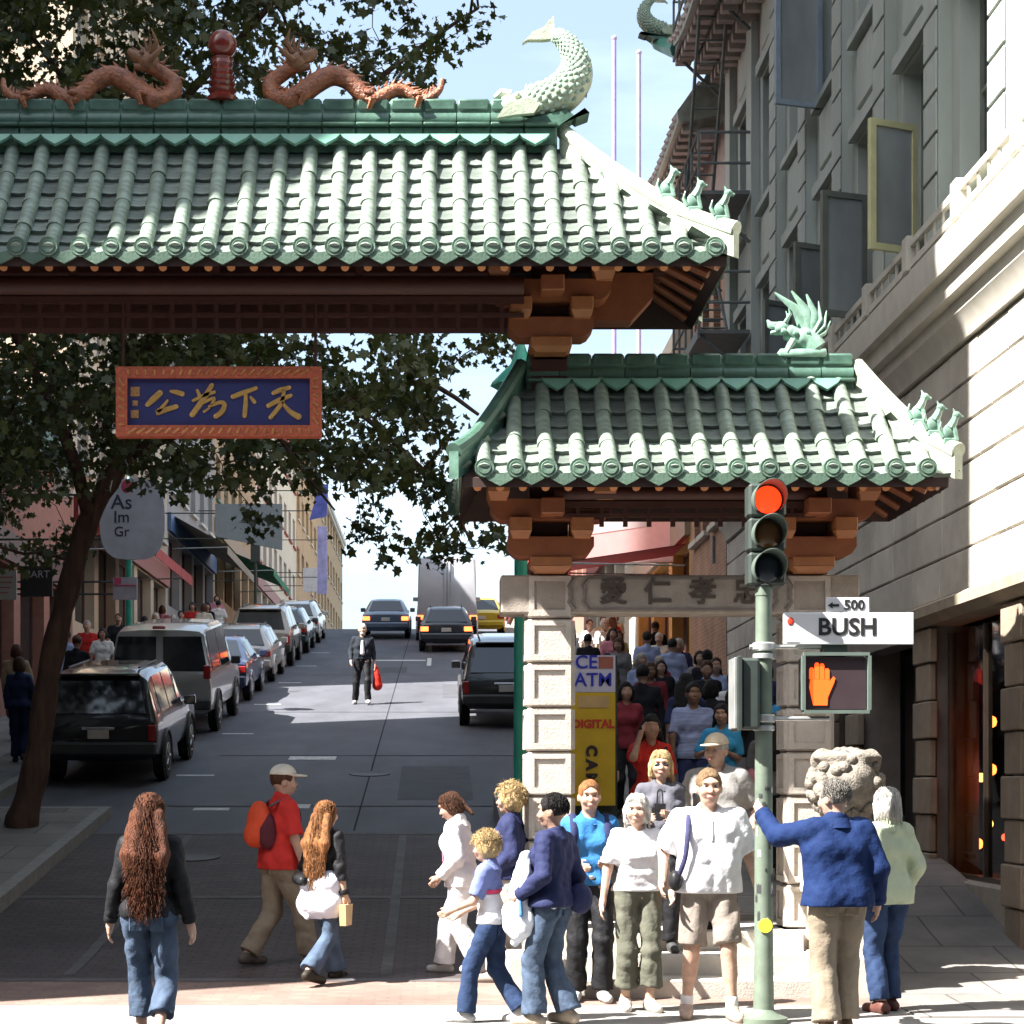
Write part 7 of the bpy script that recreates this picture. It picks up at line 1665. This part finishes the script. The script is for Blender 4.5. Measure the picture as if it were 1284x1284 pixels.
LF = [(-5.9, 22.6, 'dark', 'black', 'person in black standing beside the tree trunk', 150), (-5.45, 21.4, 'maroon', 'brown', 'person in dark red jacket by the notice board', 200), (-6.4, 26.6, 'navy', 'brown', 'person in navy shirt reaching out beyond the trunk', 100), (-6.9, 27.8, 'green', 'brown', 'person in green shirt beside the navy one', 170), (-7.3, 29.5, 'dark', 'black', 'person in dark clothes behind the black parked car', 178), (-7.0, 32, 'grey', 'brown', 'person in grey behind the black parked car', 180),
      (-7.2, 41, 'white', 'black', 'person in white beside the turquoise lamp post', 178), (-6.9, 44, 'grey', 'grey', 'grey haired person walking past the dark sedan', 184), (-7.3, 47.5, 'navy', 'black', 'person in navy outside the shops', 4), (-7.0, 52, 'lblue', 'black', 'person in light blue behind the estate car', 178), (-7.2, 56, 'red', 'black', 'person in red outside the far shops', 182), (-6.9, 60, 'white', 'black', 'person in white shirt near the green awning', 2), (-7.3, 63, 'pink', 'brown', 'person in pink near the green awning', 178), (-7.0, 58, 'dark', 'black', 'person in black between the far shoppers', 180), (-7.4, 50, 'cream', 'white', 'person in cream coat outside the maroon awning', 180)]
for x, y, tp, hr, lab, hd in LF:
    walker(lab, x, y, walk_l, hd, rc.uniform(1.6, 1.78), tp, 'dark', (rc.choice(('short', 'bob')), hr), rc.choice('mf'), rc.choice((0, 1)), st=.06 if y < 27 else .15, group=G2, sleeve=rc.choice((.45, 1)))

more = [(1.75, 24.6, 'dark'), (2.05, 26.2, 'grey'), (3.0, 23.2, 'navy'), (3.45, 22.4, 'dark'), (2.6, 28.6, 'dark'), (3.2, 30.2, 'lblue'), (3.75, 32.6, 'maroon'), (4.35, 31, 'dark'), (2.95, 33.5, 'dark'), (3.35, 35.5, 'grey'), (4.6, 36.6, 'navy'), (3.0, 38.5, 'dark'), (3.6, 39.6, 'pink'), (4.75, 42, 'dark'), (3.15, 47.5, 'dark'), (4.4, 48.5, 'red'), (4.75, 30, 'tan'), (3.9, 27.8, 'dark')]
desc = {'dark': 'black', 'grey': 'grey', 'navy': 'navy blue', 'lblue': 'pale blue', 'maroon': 'dark red', 'pink': 'pink', 'red': 'red', 'tan': 'tan'}
spots = ['beside the yellow banner', 'behind the phone caller', 'next to the striped shirt', 'at the shop doors', 'in the thick of the crowd', 'before the brick wall', 'under the fire escape', 'near the awning', 'beside the kerb', 'behind the two blue shirts', 'against the ochre wall', 'by the parked black car', 'mid pavement', 'at the far shopfront', 'under the pink canopy', 'below the red awning', 'by the shop window', 'behind the cyan top']
for i, (x, y, tp) in enumerate(more):
    walker('passer-by in %s %s' % (desc[tp], spots[i]), x, y, walk_r, rc.choice((176, 182, 186, 2)), rc.uniform(1.58, 1.78), tp, rc.choice(('dark', 'navy', 'grey')), (rc.choice(('short', 'bob', 'long')), rc.choice(('black', 'brown', 'black', 'grey'))), rc.choice('mf'), rc.choice((0, 1, 1)), st=rc.uniform(.05, .2), group=G1, sleeve=rc.choice((.45, 1)), res=.024, head=(rc.uniform(-25, 25), rc.uniform(-5, 12)))
moreL = [(-6.2, 24.9, 'dark', 'by the kerb past the trunk'), (-7.6, 26, 'maroon', 'against the office wall'), (-6.75, 30.8, 'navy', 'beside the black parked car'), (-7.5, 34, 'tan', 'under the second tree'), (-6.8, 36, 'dark', 'beside the silver van'), (-7.5, 38.6, 'lblue', 'near the lamp post'), (-7.9, 43, 'red', 'at the rose brick shop'), (-7.7, 46, 'dark', 'outside the beige house'), (-6.8, 49, 'grey', 'beside the estate car'), (-7.8, 54, 'pink', 'under the maroon awning'), (-6.8, 55.5, 'cream', 'beside the gold car')]
for x, y, tp, sp_ in moreL:
    walker('shopper in %s %s' % ({**desc, 'cream': 'cream'}[tp], sp_), x, y, walk_l, rc.choice((176, 184, 4)), rc.uniform(1.6, 1.78), tp, rc.choice(('dark', 'navy')), (rc.choice(('short', 'bob')), rc.choice(('black', 'brown', 'grey'))), rc.choice('mf'), rc.choice((0, 1)), st=rc.uniform(.05, .2), group=G2, sleeve=rc.choice((.45, 1)), res=.024)
